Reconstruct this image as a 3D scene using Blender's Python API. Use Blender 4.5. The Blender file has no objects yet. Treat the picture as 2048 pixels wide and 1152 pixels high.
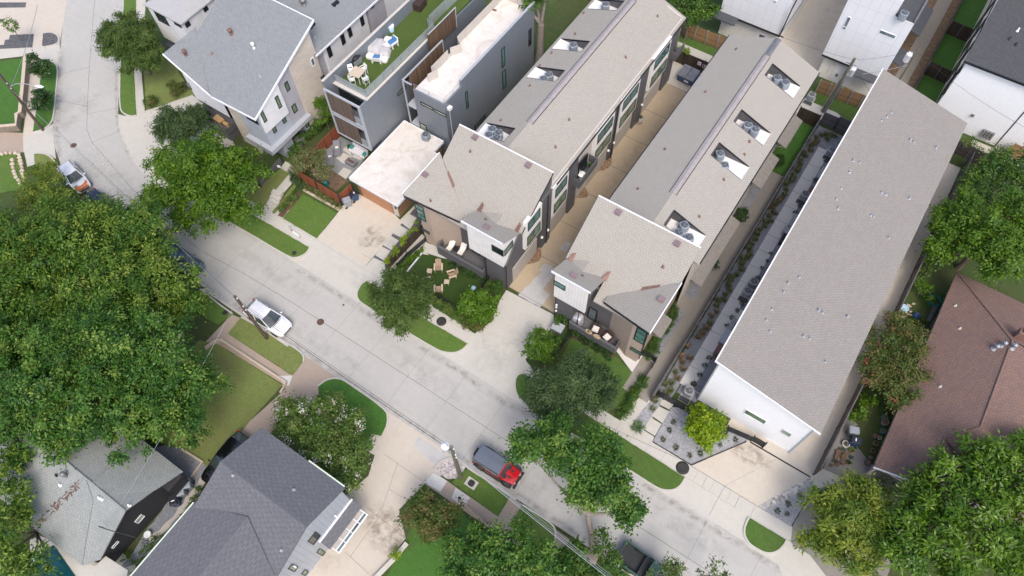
import bpy, math, random
import numpy as np
from mathutils import Vector, Matrix
random.seed(7)
rng = np.random.default_rng(11)
SC = bpy.context.scene
COL = SC.collection
# ---------------------------------------------------------------- camera (solved from the street grid)
CH, CF = 60.0, 1434.22
TI, RO, AZ = map(math.radians, (28.958, -1.879, -35.309))
_f = np.array([0, math.sin(TI), -math.cos(TI)]); _r = np.array([1., 0, 0]); _u = np.cross(_r, _f)
_c, _s = math.cos(RO), math.sin(RO)
_M = np.array([_c*_r+_s*_u, -_s*_r+_c*_u, _f])
_c, _s = math.cos(-AZ), math.sin(-AZ)
CAM = _M @ np.array([[_c, -_s, 0], [_s, _c, 0], [0, 0, 1]]).T      # rows: right, up, forward in street frame

def ray(px, py): return np.array([(px-1024)/CF, -(py-576)/CF, 1.0]) @ CAM
def G(px, py, z=0.0):
    d = ray(px, py); k = (z-CH)/d[2]
    return Vector((k*d[0], k*d[1], z))
def onax(px, py, ax, v):
    d = ray(px, py); k = v/d[ax]
    return Vector((k*d[0], k*d[1], CH+k*d[2]))
def onplane(px, py, p0, n):
    d = Vector(ray(px, py)); o = Vector((0, 0, CH)); k = (Vector(p0)-o).dot(n)/d.dot(n)
    return o+d*k
class Zm:
    """a measured detail window of the survey photo: window pixels to ground points"""
    def __init__(s, ox, oy, sc): s.ox, s.oy, s.sc = ox, oy, sc
    def p(s, x, y): return (s.ox+x/s.sc, s.oy+y/s.sc)
    def __call__(s, x, y, z=0.0): return G(s.ox+x/s.sc, s.oy+y/s.sc, z)
    def L(s, pts, z=0.0): return [s(x, y, z) for x, y in pts]
def PP(pts, z=0.0): return [G(x, y, z) for x, y in pts]
R11, R12, R13, R14 = (Zm(o, 0, 2.954) for o in (0, 500, 1000, 1500))
R21, R22, R23, R24 = (Zm(o, 380, 2.954) for o in (0, 500, 1000, 1500))
R31, R32, R33, R34 = (Zm(o, 762, 2.954) for o in (0, 500, 1000, 1500))

# ---------------------------------------------------------------- materials
MATS = {}
def nt(name):
    m = bpy.data.materials.new(name); m.use_nodes = True
    t = m.node_tree; b = t.nodes['Principled BSDF']
    MATS[name] = m
    return m, t, b
def N(t, typ, **kw):
    n = t.nodes.new(typ)
    for k, v in kw.items():
        if k in n.inputs.keys() if isinstance(k, str) else False: n.inputs[k].default_value = v
        else: setattr(n, k, v)
    return n
def rgb(c): return (c[0], c[1], c[2], 1.0)
def ramp(t, fac, stops):
    r = t.nodes.new('ShaderNodeValToRGB'); e = r.color_ramp.elements
    while len(e) < len(stops): e.new(0.5)
    for i, (p, c) in enumerate(stops): e[i].position = p; e[i].color = rgb(c)
    t.links.new(fac, r.inputs['Fac']); return r.outputs['Color']
def mix(t, fac, a, b, mode='MIX'):
    n = t.nodes.new('ShaderNodeMix'); n.data_type = 'RGBA'; n.blend_type = mode
    for s, v in ((0, fac), (6, a), (7, b)):
        if hasattr(v, 'is_linked') or isinstance(v, bpy.types.NodeSocket): t.links.new(v, n.inputs[s])
        elif s == 0: n.inputs[0].default_value = v
        else: n.inputs[s].default_value = rgb(v)
    return n.outputs[2]
def mth(t, op, a, b=None):
    n = t.nodes.new('ShaderNodeMath'); n.operation = op
    for i, v in enumerate((a, b)):
        if v is None: continue
        if isinstance(v, bpy.types.NodeSocket): t.links.new(v, n.inputs[i])
        else: n.inputs[i].default_value = v
    return n.outputs[0]
def noise(t, vec, scale, detail=4, rough=.55, dist=0.0):
    n = t.nodes.new('ShaderNodeTexNoise'); n.inputs['Scale'].default_value = scale
    n.inputs['Detail'].default_value = detail; n.inputs['Roughness'].default_value = rough
    n.inputs['Distortion'].default_value = dist
    t.links.new(vec, n.inputs['Vector']); return n.outputs['Fac']
def pos(t): return t.nodes.new('ShaderNodeNewGeometry').outputs['Position']
def uvn(t):
    n = t.nodes.new('ShaderNodeUVMap'); n.uv_map = 'UVMap'; return n.outputs['UV']
def scaled(t, vec, s, rot=0.0):
    n = t.nodes.new('ShaderNodeMapping'); n.inputs['Scale'].default_value = s
    n.inputs['Rotation'].default_value = (0, 0, rot)
    t.links.new(vec, n.inputs['Vector']); return n.outputs['Vector']
def bump(t, b, h, strength=.3, dist=.02):
    n = t.nodes.new('ShaderNodeBump'); n.inputs['Strength'].default_value = strength
    n.inputs['Distance'].default_value = dist
    t.links.new(h, n.inputs['Height']); t.links.new(n.outputs['Normal'], b.inputs['Normal'])
def setc(t, b, col): t.links.new(col, b.inputs['Base Color'])

def plain(name, c, rough=.6, metal=0.0, var=.12, sc=3.0, spec=None, coat=0.0):
    m, t, b = nt(name)
    f = noise(t, pos(t), sc, 5, .6)
    setc(t, b, ramp(t, f, [(.3, [x*(1-var) for x in c]), (.7, [min(1, x*(1+var)) for x in c])]))
    b.inputs['Roughness'].default_value = rough; b.inputs['Metallic'].default_value = metal
    if spec is not None: b.inputs['Specular IOR Level'].default_value = spec
    if coat: b.inputs['Coat Weight'].default_value = coat; b.inputs['Coat Roughness'].default_value = .05
    return m
def concrete(name, c, stain=(.5, .4, .3), amt=.25, streak=0.0, rough=.85):
    """poured concrete: large blotches, fine grain, stains; streaks run along the street"""
    m, t, b = nt(name); P = pos(t)
    f1 = noise(t, P, .22, 6, .62, .6); f2 = noise(t, P, 1.7, 6, .65); f3 = noise(t, P, 14, 4, .7)
    col = ramp(t, f1, [(.25, [x*.84 for x in c]), (.75, [x*1.1 for x in c])])
    col = mix(t, .55, col, ramp(t, f2, [(.3, [x*.86 for x in c]), (.7, [x*1.08 for x in c])]))
    col = mix(t, .3, col, ramp(t, f3, [(.3, [x*.8 for x in c]), (.7, [x*1.14 for x in c])]))
    st = noise(t, P, .45, 7, .7, 1.2)
    col = mix(t, ramp(t, st, [(.5, (0, 0, 0)), (.78, (amt, amt, amt))]), col, [x*y*1.3 for x, y in zip(c, stain)])
    if streak:
        s = noise(t, scaled(t, P, (.06, 2.3, 1)), 1.0, 5, .6)
        col = mix(t, ramp(t, s, [(.48, (0, 0, 0)), (.75, (streak,)*3)]), col, [x*.62 for x in c])
    cr = noise(t, P, .9, 10, .75, .4)
    k = mth(t, 'ABSOLUTE', mth(t, 'SUBTRACT', cr, .5))
    col = mix(t, ramp(t, k, [(0.0, (.28,)*3), (.006, (0, 0, 0))]), col, [x*.55 for x in c])
    setc(t, b, col); b.inputs['Roughness'].default_value = rough
    bump(t, b, f3, .25, .01)
    return m
def grass(name, a, bb, dry=(.16, .15, .05), dr=.3, sc=1.0):
    m, t, b = nt(name); P = pos(t)
    f1 = noise(t, P, .35*sc, 6, .6, .5); f2 = noise(t, P, 6*sc, 5, .7); f3 = noise(t, P, 26, 3, .8)
    col = ramp(t, f2, [(.32, [x*.8 for x in a]), (.68, bb)])
    col = mix(t, ramp(t, f3, [(.35, (0, 0, 0)), (.7, (.6,)*3)]), col, [x*.55 for x in a])
    col = mix(t, ramp(t, f1, [(.45, (0, 0, 0)), (.72, (dr,)*3)]), col, dry)
    cl = noise(t, P, 1.3, 5, .7)
    col = mix(t, ramp(t, cl, [(.3, (.35,)*3), (.6, (0, 0, 0))]), col, [x*.55 for x in a])
    setc(t, b, col); b.inputs['Roughness'].default_value = .9
    bump(t, b, f3, .9, .05)
    return m
def gravel(name, c, sc=22., var=.5):
    m, t, b = nt(name); P = pos(t)
    v = t.nodes.new('ShaderNodeTexVoronoi'); v.inputs['Scale'].default_value = sc; t.links.new(P, v.inputs['Vector'])
    f = t.nodes.new('ShaderNodeSeparateColor'); t.links.new(v.outputs['Color'], f.inputs[0])
    col = ramp(t, f.outputs[0], [(0, [x*(1-var) for x in c]), (1, [min(1, x*(1+var)) for x in c])])
    col = mix(t, ramp(t, noise(t, P, .8, 5, .6), [(.4, (0, 0, 0)), (.7, (.3,)*3)]), col, [x*.6 for x in c])
    setc(t, b, col); b.inputs['Roughness'].default_value = .9
    bump(t, b, v.outputs['Distance'], .6, .03)
    return m
def brickm(name, c1, c2, mortar, w, h, msize=.02, off=.5, bias=0.0, rough=.85, bmp=.4, blotch=.2, bsc=.5, grain=.15, smooth=.1):
    """coursed material on metric UVs: shingles, brick, block, deck boards"""
    m, t, b = nt(name); U = uvn(t)
    n = t.nodes.new('ShaderNodeTexBrick'); n.offset = off
    n.inputs['Color1'].default_value = rgb(c1); n.inputs['Color2'].default_value = rgb(c2)
    n.inputs['Mortar'].default_value = rgb(mortar); n.inputs['Scale'].default_value = 1.0
    n.inputs['Mortar Size'].default_value = msize; n.inputs['Brick Width'].default_value = w
    n.inputs['Row Height'].default_value = h; n.inputs['Bias'].default_value = bias
    n.inputs['Mortar Smooth'].default_value = smooth
    t.links.new(U, n.inputs['Vector'])
    col = n.outputs['Color']; P = pos(t)
    col = mix(t, ramp(t, noise(t, P, bsc, 5, .6, .4), [(.35, (0, 0, 0)), (.7, (blotch,)*3)]), col, [x*.55 for x in c1])
    col = mix(t, grain, col, ramp(t, noise(t, P, 18, 3, .7), [(.3, [x*.5 for x in c1]), (.7, [min(1, x*1.4) for x in c2])]))
    setc(t, b, col); b.inputs['Roughness'].default_value = rough
    bump(t, b, mth(t, 'SUBTRACT', 1.0, n.outputs['Fac']), bmp, .015)
    return m
def shingle(name, c1, c2, dark, w=.29, h=.165, blotch=.15, k=.3):
    """laminated asphalt shingles: staggered darker tabs, jittered, over a mottled granule base"""
    m, t, b = nt(name); U = uvn(t); P = pos(t)
    jit = noise(t, U, 2.1, 3, .6)
    sx = t.nodes.new('ShaderNodeSeparateXYZ'); t.links.new(U, sx.inputs[0])
    v = mth(t, 'DIVIDE', mth(t, 'ADD', sx.outputs[1], mth(t, 'MULTIPLY', jit, .05)), h); row = mth(t, 'FLOOR', v)
    wn = t.nodes.new('ShaderNodeTexWhiteNoise'); wn.noise_dimensions = '1D'; t.links.new(row, wn.inputs['W'])
    u = mth(t, 'ADD', mth(t, 'DIVIDE', sx.outputs[0], w), mth(t, 'ADD', mth(t, 'MULTIPLY', row, .5), mth(t, 'MULTIPLY', mth(t, 'ADD', jit, mth(t, 'MULTIPLY', wn.outputs['Value'], .3)), .9)))
    cell = t.nodes.new('ShaderNodeTexWhiteNoise'); cell.noise_dimensions = '2D'; cc = t.nodes.new('ShaderNodeCombineXYZ'); t.links.new(mth(t, 'FLOOR', u), cc.inputs[0]); t.links.new(row, cc.inputs[1]); t.links.new(cc.outputs[0], cell.inputs['Vector'])
    tab = mth(t, 'MULTIPLY', mth(t, 'LESS_THAN', mth(t, 'FRACT', u), mth(t, 'ADD', .34, mth(t, 'MULTIPLY', cell.outputs['Value'], .3))), mth(t, 'LESS_THAN', mth(t, 'FRACT', v), .62))
    col = ramp(t, cell.outputs['Value'], [(0, c2), (1, c1)])
    col = mix(t, mth(t, 'MULTIPLY', tab, .62), col, dark)
    col = mix(t, ramp(t, noise(t, P, .35, 6, .6, .5), [(.4, (0, 0, 0)), (.75, (blotch,)*3)]), col, [x*.6 for x in c1])
    col = mix(t, .22, col, ramp(t, noise(t, P, 13, 4, .75), [(.3, dark), (.7, [min(1, x*1.25) for x in c1])]))
    setc(t, b, col); b.inputs['Roughness'].default_value = .92
    bump(t, b, mth(t, 'SUBTRACT', mth(t, 'SUBTRACT', 1.0, mth(t, 'FRACT', v)), mth(t, 'MULTIPLY', tab, .5)), k, .02)
    return m
def siding(name, c, pitch=.2, axis=1, groove=.1, depth=.5, var=.08, rough=.65, seam=None):
    m, t, b = nt(name); U = uvn(t); P = pos(t)
    sx = t.nodes.new('ShaderNodeSeparateXYZ'); t.links.new(U, sx.inputs[0])
    fr = mth(t, 'FRACT', mth(t, 'DIVIDE', sx.outputs[axis], pitch))
    g = mth(t, 'LESS_THAN', fr, groove)
    col = ramp(t, noise(t, P, 1.2, 5, .6), [(.3, [x*(1-var) for x in c]), (.7, [min(1, x*(1+var)) for x in c])])
    gm = mth(t, 'MULTIPLY', g, .55)
    if seam:
        g2 = mth(t, 'LESS_THAN', mth(t, 'FRACT', mth(t, 'DIVIDE', sx.outputs[1-axis], seam)), .012)
        gm = mth(t, 'MAXIMUM', gm, mth(t, 'MULTIPLY', g2, .6))
    col = mix(t, gm, col, [x*.45 for x in c])
    setc(t, b, col); b.inputs['Roughness'].default_value = rough
    bump(t, b, mth(t, 'SUBTRACT', fr, mth(t, 'MULTIPLY', g, 1.0)), depth, .02)
    return m
def planks(name, c, pitch=.14, axis=0, var=.35, rough=.8, streak=True):
    m, t, b = nt(name); U = uvn(t)
    sx = t.nodes.new('ShaderNodeSeparateXYZ'); t.links.new(U, sx.inputs[0])
    q = mth(t, 'DIVIDE', sx.outputs[axis], pitch)
    w = t.nodes.new('ShaderNodeTexWhiteNoise'); w.noise_dimensions = '1D'; t.links.new(mth(t, 'FLOOR', q), w.inputs['W'])
    col = ramp(t, w.outputs['Value'], [(0, [x*(1-var) for x in c]), (1, [x*(1+var) for x in c])])
    s = (1, 14, 1) if axis == 1 else (14, 1, 1)
    col = mix(t, .4, col, ramp(t, noise(t, scaled(t, U, s), 1.4, 5, .6), [(.3, [x*.6 for x in c]), (.7, [x*1.3 for x in c])]))
    g = mth(t, 'LESS_THAN', mth(t, 'FRACT', q), .1)
    col = mix(t, mth(t, 'MULTIPLY', g, .75), col, [x*.25 for x in c])
    setc(t, b, col); b.inputs['Roughness'].default_value = rough
    bump(t, b, mth(t, 'SUBTRACT', 1.0, g), .5, .02)
    return m
def glass(name, c, rough=.06):
    m, t, b = nt(name)
    f = noise(t, pos(t), .9, 3, .6)
    setc(t, b, ramp(t, f, [(.35, [x*.55 for x in c]), (.65, [x*1.2 for x in c])]))
    b.inputs['Roughness'].default_value = rough; b.inputs['Specular IOR Level'].default_value = .6
    b.inputs['Coat Weight'].default_value = .5; b.inputs['Coat Roughness'].default_value = .03
    return m
def paint(name, c, rough=.25, metal=0.0, coat=1.0):
    m, t, b = nt(name)
    f = noise(t, pos(t), 2.2, 5, .6)
    setc(t, b, ramp(t, f, [(.3, [x*.93 for x in c]), (.7, [min(1, x*1.05) for x in c])]))
    r = ramp(t, noise(t, pos(t), 5, 5, .7), [(.3, (rough*.8,)*3), (.75, (rough*1.6,)*3)])
    t.links.new(r, b.inputs['Roughness']); b.inputs['Metallic'].default_value = metal
    b.inputs['Coat Weight'].default_value = coat; b.inputs['Coat Roughness'].default_value = .06
    return m
def leafmat(name, rough=.5, trans=.3):
    """leaf colour comes from a per-leaf colour attribute (each leaf's own pigment)"""
    m, t, b = nt(name)
    a = t.nodes.new('ShaderNodeAttribute'); a.attribute_name = 'tint'
    setc(t, b, a.outputs['Color']); b.inputs['Roughness'].default_value = rough
    b.inputs['Specular IOR Level'].default_value = .35
    tr = t.nodes.new('ShaderNodeBsdfTranslucent')
    hs = t.nodes.new('ShaderNodeHueSaturation'); hs.inputs['Value'].default_value = 1.25; hs.inputs['Saturation'].default_value = 1.1
    t.links.new(a.outputs['Color'], hs.inputs['Color']); t.links.new(hs.outputs['Color'], tr.inputs['Color'])
    ms = t.nodes.new('ShaderNodeMixShader'); ms.inputs[0].default_value = trans
    t.links.new(b.outputs[0], ms.inputs[1]); t.links.new(tr.outputs[0], ms.inputs[2])
    t.links.new(ms.outputs[0], t.nodes['Material Output'].inputs['Surface'])
    return m

# ---------------------------------------------------------------- mesh building
class MB:
    def __init__(s): s.v = []; s.f = []; s.m = []; s.uo = {}; s.cur = 0; s.sm = set()
    def mat(s, i): s.cur = i; return s
    def add(s, vs, fs, smooth=False):
        o = len(s.v); s.v += [Vector(p) for p in vs]
        for f in fs:
            if smooth: s.sm.add(len(s.f))
            s.f.append([i+o for i in f]); s.m.append(s.cur)
        return s
    def poly(s, pts): return s.add(pts, [list(range(len(pts)))])
    def prism(s, pts, z0, z1):
        n = len(pts); a = sum(pts[i][0]*pts[(i+1) % n][1]-pts[(i+1) % n][0]*pts[i][1] for i in range(n))
        if a < 0: pts = list(reversed(pts))
        lo = [(p[0], p[1], z0) for p in pts]; hi = [(p[0], p[1], z1) for p in pts]
        return s.add(lo+hi, [list(range(n, 2*n)), list(range(n-1, -1, -1))]+[[i, (i+1) % n, (i+1) % n+n, i+n] for i in range(n)])
    def box(s, x0, x1, y0, y1, z0, z1):
        return s.prism([(x0, y0), (x1, y0), (x1, y1), (x0, y1)], z0, z1)
    def obox(s, o, a, b, c):
        """parallelepiped: corner o and three edge vectors"""
        o, a, b, c = map(Vector, (o, a, b, c))
        if a.cross(b).dot(c) < 0: a, b = b, a
        vs = [o, o+a, o+a+b, o+b, o+c, o+a+c, o+a+b+c, o+b+c]
        return s.add(vs, [[3, 2, 1, 0], [4, 5, 6, 7], [0, 1, 5, 4], [1, 2, 6, 5], [2, 3, 7, 6], [3, 0, 4, 7]])
    def slab(s, pts, th):
        """plate: 3D polygon thickened downwards by th"""
        n = len(pts); pts = [Vector(p) for p in pts]
        nz = sum((pts[i].cross(pts[(i+1) % n]) for i in range(n)), Vector()).z
        if nz < 0: pts = pts[::-1]
        lo = [p-Vector((0, 0, th)) for p in pts]
        return s.add(pts+lo, [list(range(n)), list(range(2*n-1, n-1, -1))]+[[i+n, (i+1) % n+n, (i+1) % n, i] for i in range(n)])
    def tube(s, path, r, n=8, cap=True):
        path = [Vector(p) for p in path]; rs = r if isinstance(r, (list, tuple)) else [r]*len(path)
        rings = []; ref = None
        for i, p in enumerate(path):
            d = (path[min(i+1, len(path)-1)]-path[max(i-1, 0)]).normalized()
            if ref is None: ref = d.orthogonal().normalized()
            a = (ref-d*ref.dot(d)); a = a.normalized() if a.length > 1e-6 else d.orthogonal().normalized()
            ref = a; b = d.cross(a)
            rings.append([p+(a*math.cos(6.28319*k/n)+b*math.sin(6.28319*k/n))*rs[i] for k in range(n)])
        vs = [q for g in rings for q in g]
        fs = [[i*n+k, i*n+(k+1) % n, (i+1)*n+(k+1) % n, (i+1)*n+k] for i in range(len(path)-1) for k in range(n)]
        s.add(vs, fs, True)
        if cap: s.add(rings[0][::-1], [list(range(n))]); s.add(rings[-1], [list(range(n))])
        return s
    def cyl(s, c, r, h, n=16): 
        c = Vector(c); return s.tube([c, c+Vector((0, 0, h))], r, n)
    def lathe(s, c, prof, n=20, sq=None):
        """profile of (radius, z) about a vertical axis"""
        c = Vector(c); vs = []
        for r, z in prof:
            for k in range(n):
                a = 6.28319*(k+.5)/n; cx, cy = math.cos(a), math.sin(a)
                if sq:
                    q = (abs(cx)**sq+abs(cy)**sq)**(-1/sq); cx *= q; cy *= q
                vs.append(c+Vector((r*cx, r*cy, z)))
        fs = [[i*n+k, i*n+(k+1) % n, (i+1)*n+(k+1) % n, (i+1)*n+k] for i in range(len(prof)-1) for k in range(n)]
        s.add(vs, fs, sq is None)
        s.add(vs[:n][::-1], [list(range(n))]); s.add(vs[-n:], [list(range(n))])
        return s
    def xf(s, M):
        s.v = [M @ p for p in s.v]; return s
    def build(s, name, mats, parent=None, local=False, bevel=0.0, smooth=False):
        if not isinstance(mats, (list, tuple)): mats = [mats]
        off = Vector((0, 0, 0))
        if parent is not None and not local:
            p = parent
            while p is not None: off += p.location; p = p.parent
        vs = [p-off for p in s.v]
        me = bpy.data.meshes.new(name); me.from_pydata([tuple(p) for p in vs], [], s.f)
        for m in mats: me.materials.append(MATS[m] if isinstance(m, str) else m)
        me.polygons.foreach_set('material_index', s.m)
        if smooth: me.polygons.foreach_set('use_smooth', [True]*len(s.f))
        elif s.sm: me.polygons.foreach_set('use_smooth', [i in s.sm for i in range(len(s.f))])
        uv = me.uv_layers.new(name='UVMap'); me.update()
        for pl in me.polygons:
            n = pl.normal
            if abs(n.z) > .9995: u = Vector((1, 0, 0)); w = Vector((0, 1, 0))
            else:
                u = Vector((-n.y, n.x, 0)).normalized(); w = n.cross(u)
            for li in pl.loop_indices:
                q = s.v[me.loops[li].vertex_index]; uv.data[li].uv = (q.dot(u), q.dot(w))
        o = bpy.data.objects.new(name, me); COL.objects.link(o)
        if parent is not None: o.parent = parent
        if bevel:
            b = o.modifiers.new('Bevel', 'BEVEL'); b.width = bevel; b.segments = 2; b.limit_method = 'ANGLE'
        return o
def parts(b, name, mats, parent):
    """every loose piece of the builder becomes a part of its own"""
    n = len(b.v); par = list(range(n))
    def find(i):
        while par[i] != i: par[i] = par[par[i]]; i = par[i]
        return i
    for f in b.f:
        for i in f[1:]: par[find(i)] = find(f[0])
    groups = {}
    for k, f in enumerate(b.f): groups.setdefault(find(f[0]), []).append(k)
    for ks in groups.values():
        q = MB(); mp = {}
        for k in ks:
            for i in b.f[k]:
                if i not in mp: mp[i] = len(q.v); q.v.append(b.v[i])
            if k in b.sm: q.sm.add(len(q.f))
            q.f.append([mp[i] for i in b.f[k]]); q.m.append(b.m[k])
        q.build(name, mats, parent)
def tag(o, label=None, cat=None, group=None, kind=None):
    for k, v in (('label', label), ('category', cat), ('group', group), ('kind', kind)):
        if v: o[k] = v
    return o
def thing(name, label, cat, loc=(0, 0, 0), rz=0.0, group=None):
    o = bpy.data.objects.new(name, None); COL.objects.link(o); o.location = loc; o.rotation_euler = (0, 0, rz)
    o.empty_display_size = .2
    return tag(o, label, cat, group)
KIDS = {}
def dup(root, loc, rz=0.0, label=None, group=None, scale=1.0):
    """a copy of a thing with copies of its parts and sub-parts"""
    def cp(o, par):
        c = o.copy(); COL.objects.link(c)
        if par is not None: c.parent = par
        for ch in o.children: cp(ch, c)
        return c
    r = cp(root, None); r.location = loc; r.rotation_euler = (0, 0, rz); r.scale = (scale,)*3
    if label: r['label'] = label
    if group: r['group'] = group
    return r
def struct(name, mb, m):
    o = mb.build(name, m); o['kind'] = 'structure'; return o
# ================================================================= materials used
plain('soil', (.16, .11, .07), .95, var=.35, sc=2.5)
gravel('leaf_litter', (.27, .17, .10), 9, .6)
plain('mulch', (.13, .075, .05), .95, var=.5, sc=9)
concrete('road', (.465, .455, .42), (.85, .78, .68), .22, .14)
concrete('walk', (.54, .52, .46), (.75, .66, .55), .3)
concrete('walk_white', (.64, .63, .59), (.8, .75, .7), .2)
concrete('walk_brown', (.40, .325, .26), (.7, .6, .5), .5)
concrete('drive_tan', (.56, .505, .425), (.8, .7, .58), .25)
concrete('drive_beige', (.57, .515, .43), (.8, .7, .58), .28)
concrete('alley', (.46, .37, .25), (.7, .6, .5), .45, .0)
concrete('alley_back', (.57, .525, .45), (.75, .68, .6), .35, .0)
concrete('patch_grey', (.50, .49, .47), (.5, .5, .5), .8)
concrete('court_grey', (.25, .255, .26), (.7, .7, .7), .3)
concrete('apron', (.54, .52, .46), (.8, .76, .7), .3)
concrete('old_slab', (.25, .235, .21), (.6, .55, .5), .6)
concrete('side_path', (.29, .265, .225), (.6, .55, .5), .6)
concrete('kerb', (.53, .51, .465), (.75, .68, .6), .3)
gravel('gravel_grey', (.25, .26, .28), 18, .3)
gravel('gravel_dark', (.115, .115, .12), 14)
gravel('gravel_light', (.33, .335, .35), 17, .3)
gravel('cobble', (.42, .40, .37), 4.5, .55)
gravel('pebble_pink', (.50, .45, .43), 7, .4)
grass('lawn', (.095, .195, .025), (.15, .25, .04), (.15, .17, .05), .45)
grass('lawn_dry', (.19, .255, .06), (.26, .31, .09), (.21, .18, .07), .6, .8)
grass('lawn_deep', (.055, .17, .018), (.095, .235, .03), (.07, .12, .03), .2)
grass('lawn_right', (.075, .165, .02), (.12, .215, .034), (.10, .12, .04), .4)
grass('turf', (.032, .075, .006), (.05, .10, .010), (.04, .07, .01), .1, 2)
grass('turf_roof', (.075, .13, .018), (.11, .17, .028), (.08, .11, .03), .1, 2)
grass('yard', (.055, .10, .018), (.09, .14, .03), (.10, .08, .04), .6, .7)
grass('bed', (.028, .07, .012), (.06, .12, .02), (.09, .07, .035), .5, 1.5)
plain('joint', (.13, .12, .11), .95, var=.4, sc=6)
plain('joint_soft', (.30, .285, .265), .95, var=.3, sc=6)
plain('tar', (.02, .02, .022), .8)
plain('cast_iron', (.045, .042, .04), .7, .3, var=.5, sc=14)
plain('rust_iron', (.12, .075, .055), .8, .2, var=.5, sc=14)
def stainmat(name, c, sc=1.2, amt=.7, lo=.42, hi=.66):
    m, t, b = nt(name); P = pos(t)
    b.inputs['Base Color'].default_value = rgb(c); b.inputs['Roughness'].default_value = .95
    U = uvn(t); sx = t.nodes.new('ShaderNodeSeparateXYZ')
    a = t.nodes.new('ShaderNodeAttribute'); a.attribute_name = 'edge'
    f = noise(t, P, sc, 8, .7, .6)
    k = mth(t, 'MULTIPLY', ramp(t, f, [(lo, (0, 0, 0)), (hi, (amt,)*3)]), a.outputs['Fac'])
    tr = t.nodes.new('ShaderNodeBsdfTransparent'); ms = t.nodes.new('ShaderNodeMixShader')
    t.links.new(k, ms.inputs[0]); t.links.new(tr.outputs[0], ms.inputs[1]); t.links.new(b.outputs[0], ms.inputs[2])
    t.links.new(ms.outputs[0], t.nodes['Material Output'].inputs['Surface'])
m, t, b = nt('pool'); b.inputs['Base Color'].default_value = (.008, .06, .075, 1); b.inputs['Roughness'].default_value = .05
stainmat('stain_dirt', (.17, .125, .085), 1.6, .4)
stainmat('stain_oil', (.25, .24, .23), .8, .24, .42, .78)
stainmat('stain_pale', (.66, .64, .60), .9, .4)
stainmat('stain_rust', (.36, .22, .11), 1.5, .7, .35, .6)
stainmat('stain_brown', (.24, .18, .12), 1.2, .2, .42, .75)

# ================================================================= ground helpers
def wob(pts, step=.5, amp=.05):
    out = []; n = len(pts)
    for i in range(n):
        a, b = Vector(pts[i]), Vector(pts[(i+1) % n]); L = (b-a).length; k = max(1, int(L/step))
        d = (b-a).normalized(); nn = Vector((-d.y, d.x, 0))
        for j in range(k):
            p = a.lerp(b, j/k)
            if j: p = p+nn*random.uniform(-amp, amp)
            out.append(p)
    return out
def smoothc(pts, it=2, closed=True):
    pts = [Vector(p) for p in pts]
    for _ in range(it):
        o = []; n = len(pts)
        for i in range(n if closed else n-1):
            a, b = pts[i], pts[(i+1) % n]; o += [a.lerp(b, .25), a.lerp(b, .75)]
        if not closed: o = [pts[0]]+o+[pts[-1]]
        pts = o
    return pts
_pn = 0
def patch(name, pts, mat, layer, rough_edge=0.0, depth=None):
    """ground sheet lying on the ones below it"""
    pts = [Vector((p[0], p[1], 0)) for p in pts]
    if rough_edge: pts = wob(pts, .35, rough_edge)
    global _pn; _pn += 1
    b = MB(); z = layer*.004+(_pn % 7)*.0005
    ar = sum(pts[i].x*pts[(i+1) % len(pts)].y-pts[(i+1) % len(pts)].x*pts[i].y for i in range(len(pts)))
    if ar < 0: pts = pts[::-1]
    b.poly([(p.x, p.y, z) for p in pts])
    return struct(name, b, mat)
def W(*pts): return [Vector((x, y, 0)) for x, y in pts]
def rect(x0, x1, y0, y1): return W((x0, y0), (x1, y0), (x1, y1), (x0, y1))
def ribbon(b, path, w, z0, z1, off=0.0):
    """strip of width w to the left of a ground path, from z0 up to z1"""
    path = [Vector((p[0], p[1], 0)) for p in path]; n = len(path); L = []; R = []
    for i in range(n):
        d = (path[min(i+1, n-1)]-path[max(i-1, 0)]).normalized(); nn = Vector((-d.y, d.x, 0))
        L.append(path[i]+nn*(off+w)); R.append(path[i]+nn*off)
    vs = [(p.x, p.y, z1) for p in R]+[(p.x, p.y, z1) for p in L]
    fs = [[i, i+1, n+i+1, n+i] for i in range(n-1)]
    if z1-z0 > .01:
        vs += [(p.x, p.y, z0) for p in R]+[(p.x, p.y, z0) for p in L]
        fs += [[2*n+i, 2*n+i+1, i+1, i] for i in range(n-1)]+[[n+i, n+i+1, 3*n+i+1, 3*n+i] for i in range(n-1)]
        fs += [[2*n, 0, n, 3*n], [n-1, 3*n-1, 4*n-1, 2*n-1]]
    b.add(vs, fs); return b
def stain(name, pts, mat, layer):
    """irregular soak mark, faded to its rim"""
    pts = smoothc([Vector((p[0], p[1], 0)) for p in pts], 2); n = len(pts)
    global _pn; _pn += 1
    c = sum(pts, Vector())/n; z = layer*.004+(_pn % 7)*.0005
    b = MB(); vs = []
    for k in (1.0, .6): vs += [(c.x+(p.x-c.x)*k, c.y+(p.y-c.y)*k, z) for p in pts]
    vs.append((c.x, c.y, z))
    b.add(vs, [[i, (i+1) % n, n+(i+1) % n, n+i] for i in range(n)]+[[n+i, n+(i+1) % n, 2*n] for i in range(n)])
    o = b.build(name, mat); o['kind'] = 'structure'
    a = o.data.attributes.new('edge', 'FLOAT', 'POINT'); a.data.foreach_set('value', [0.0]*n+[1.0]*(n+1))
    return o
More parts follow.
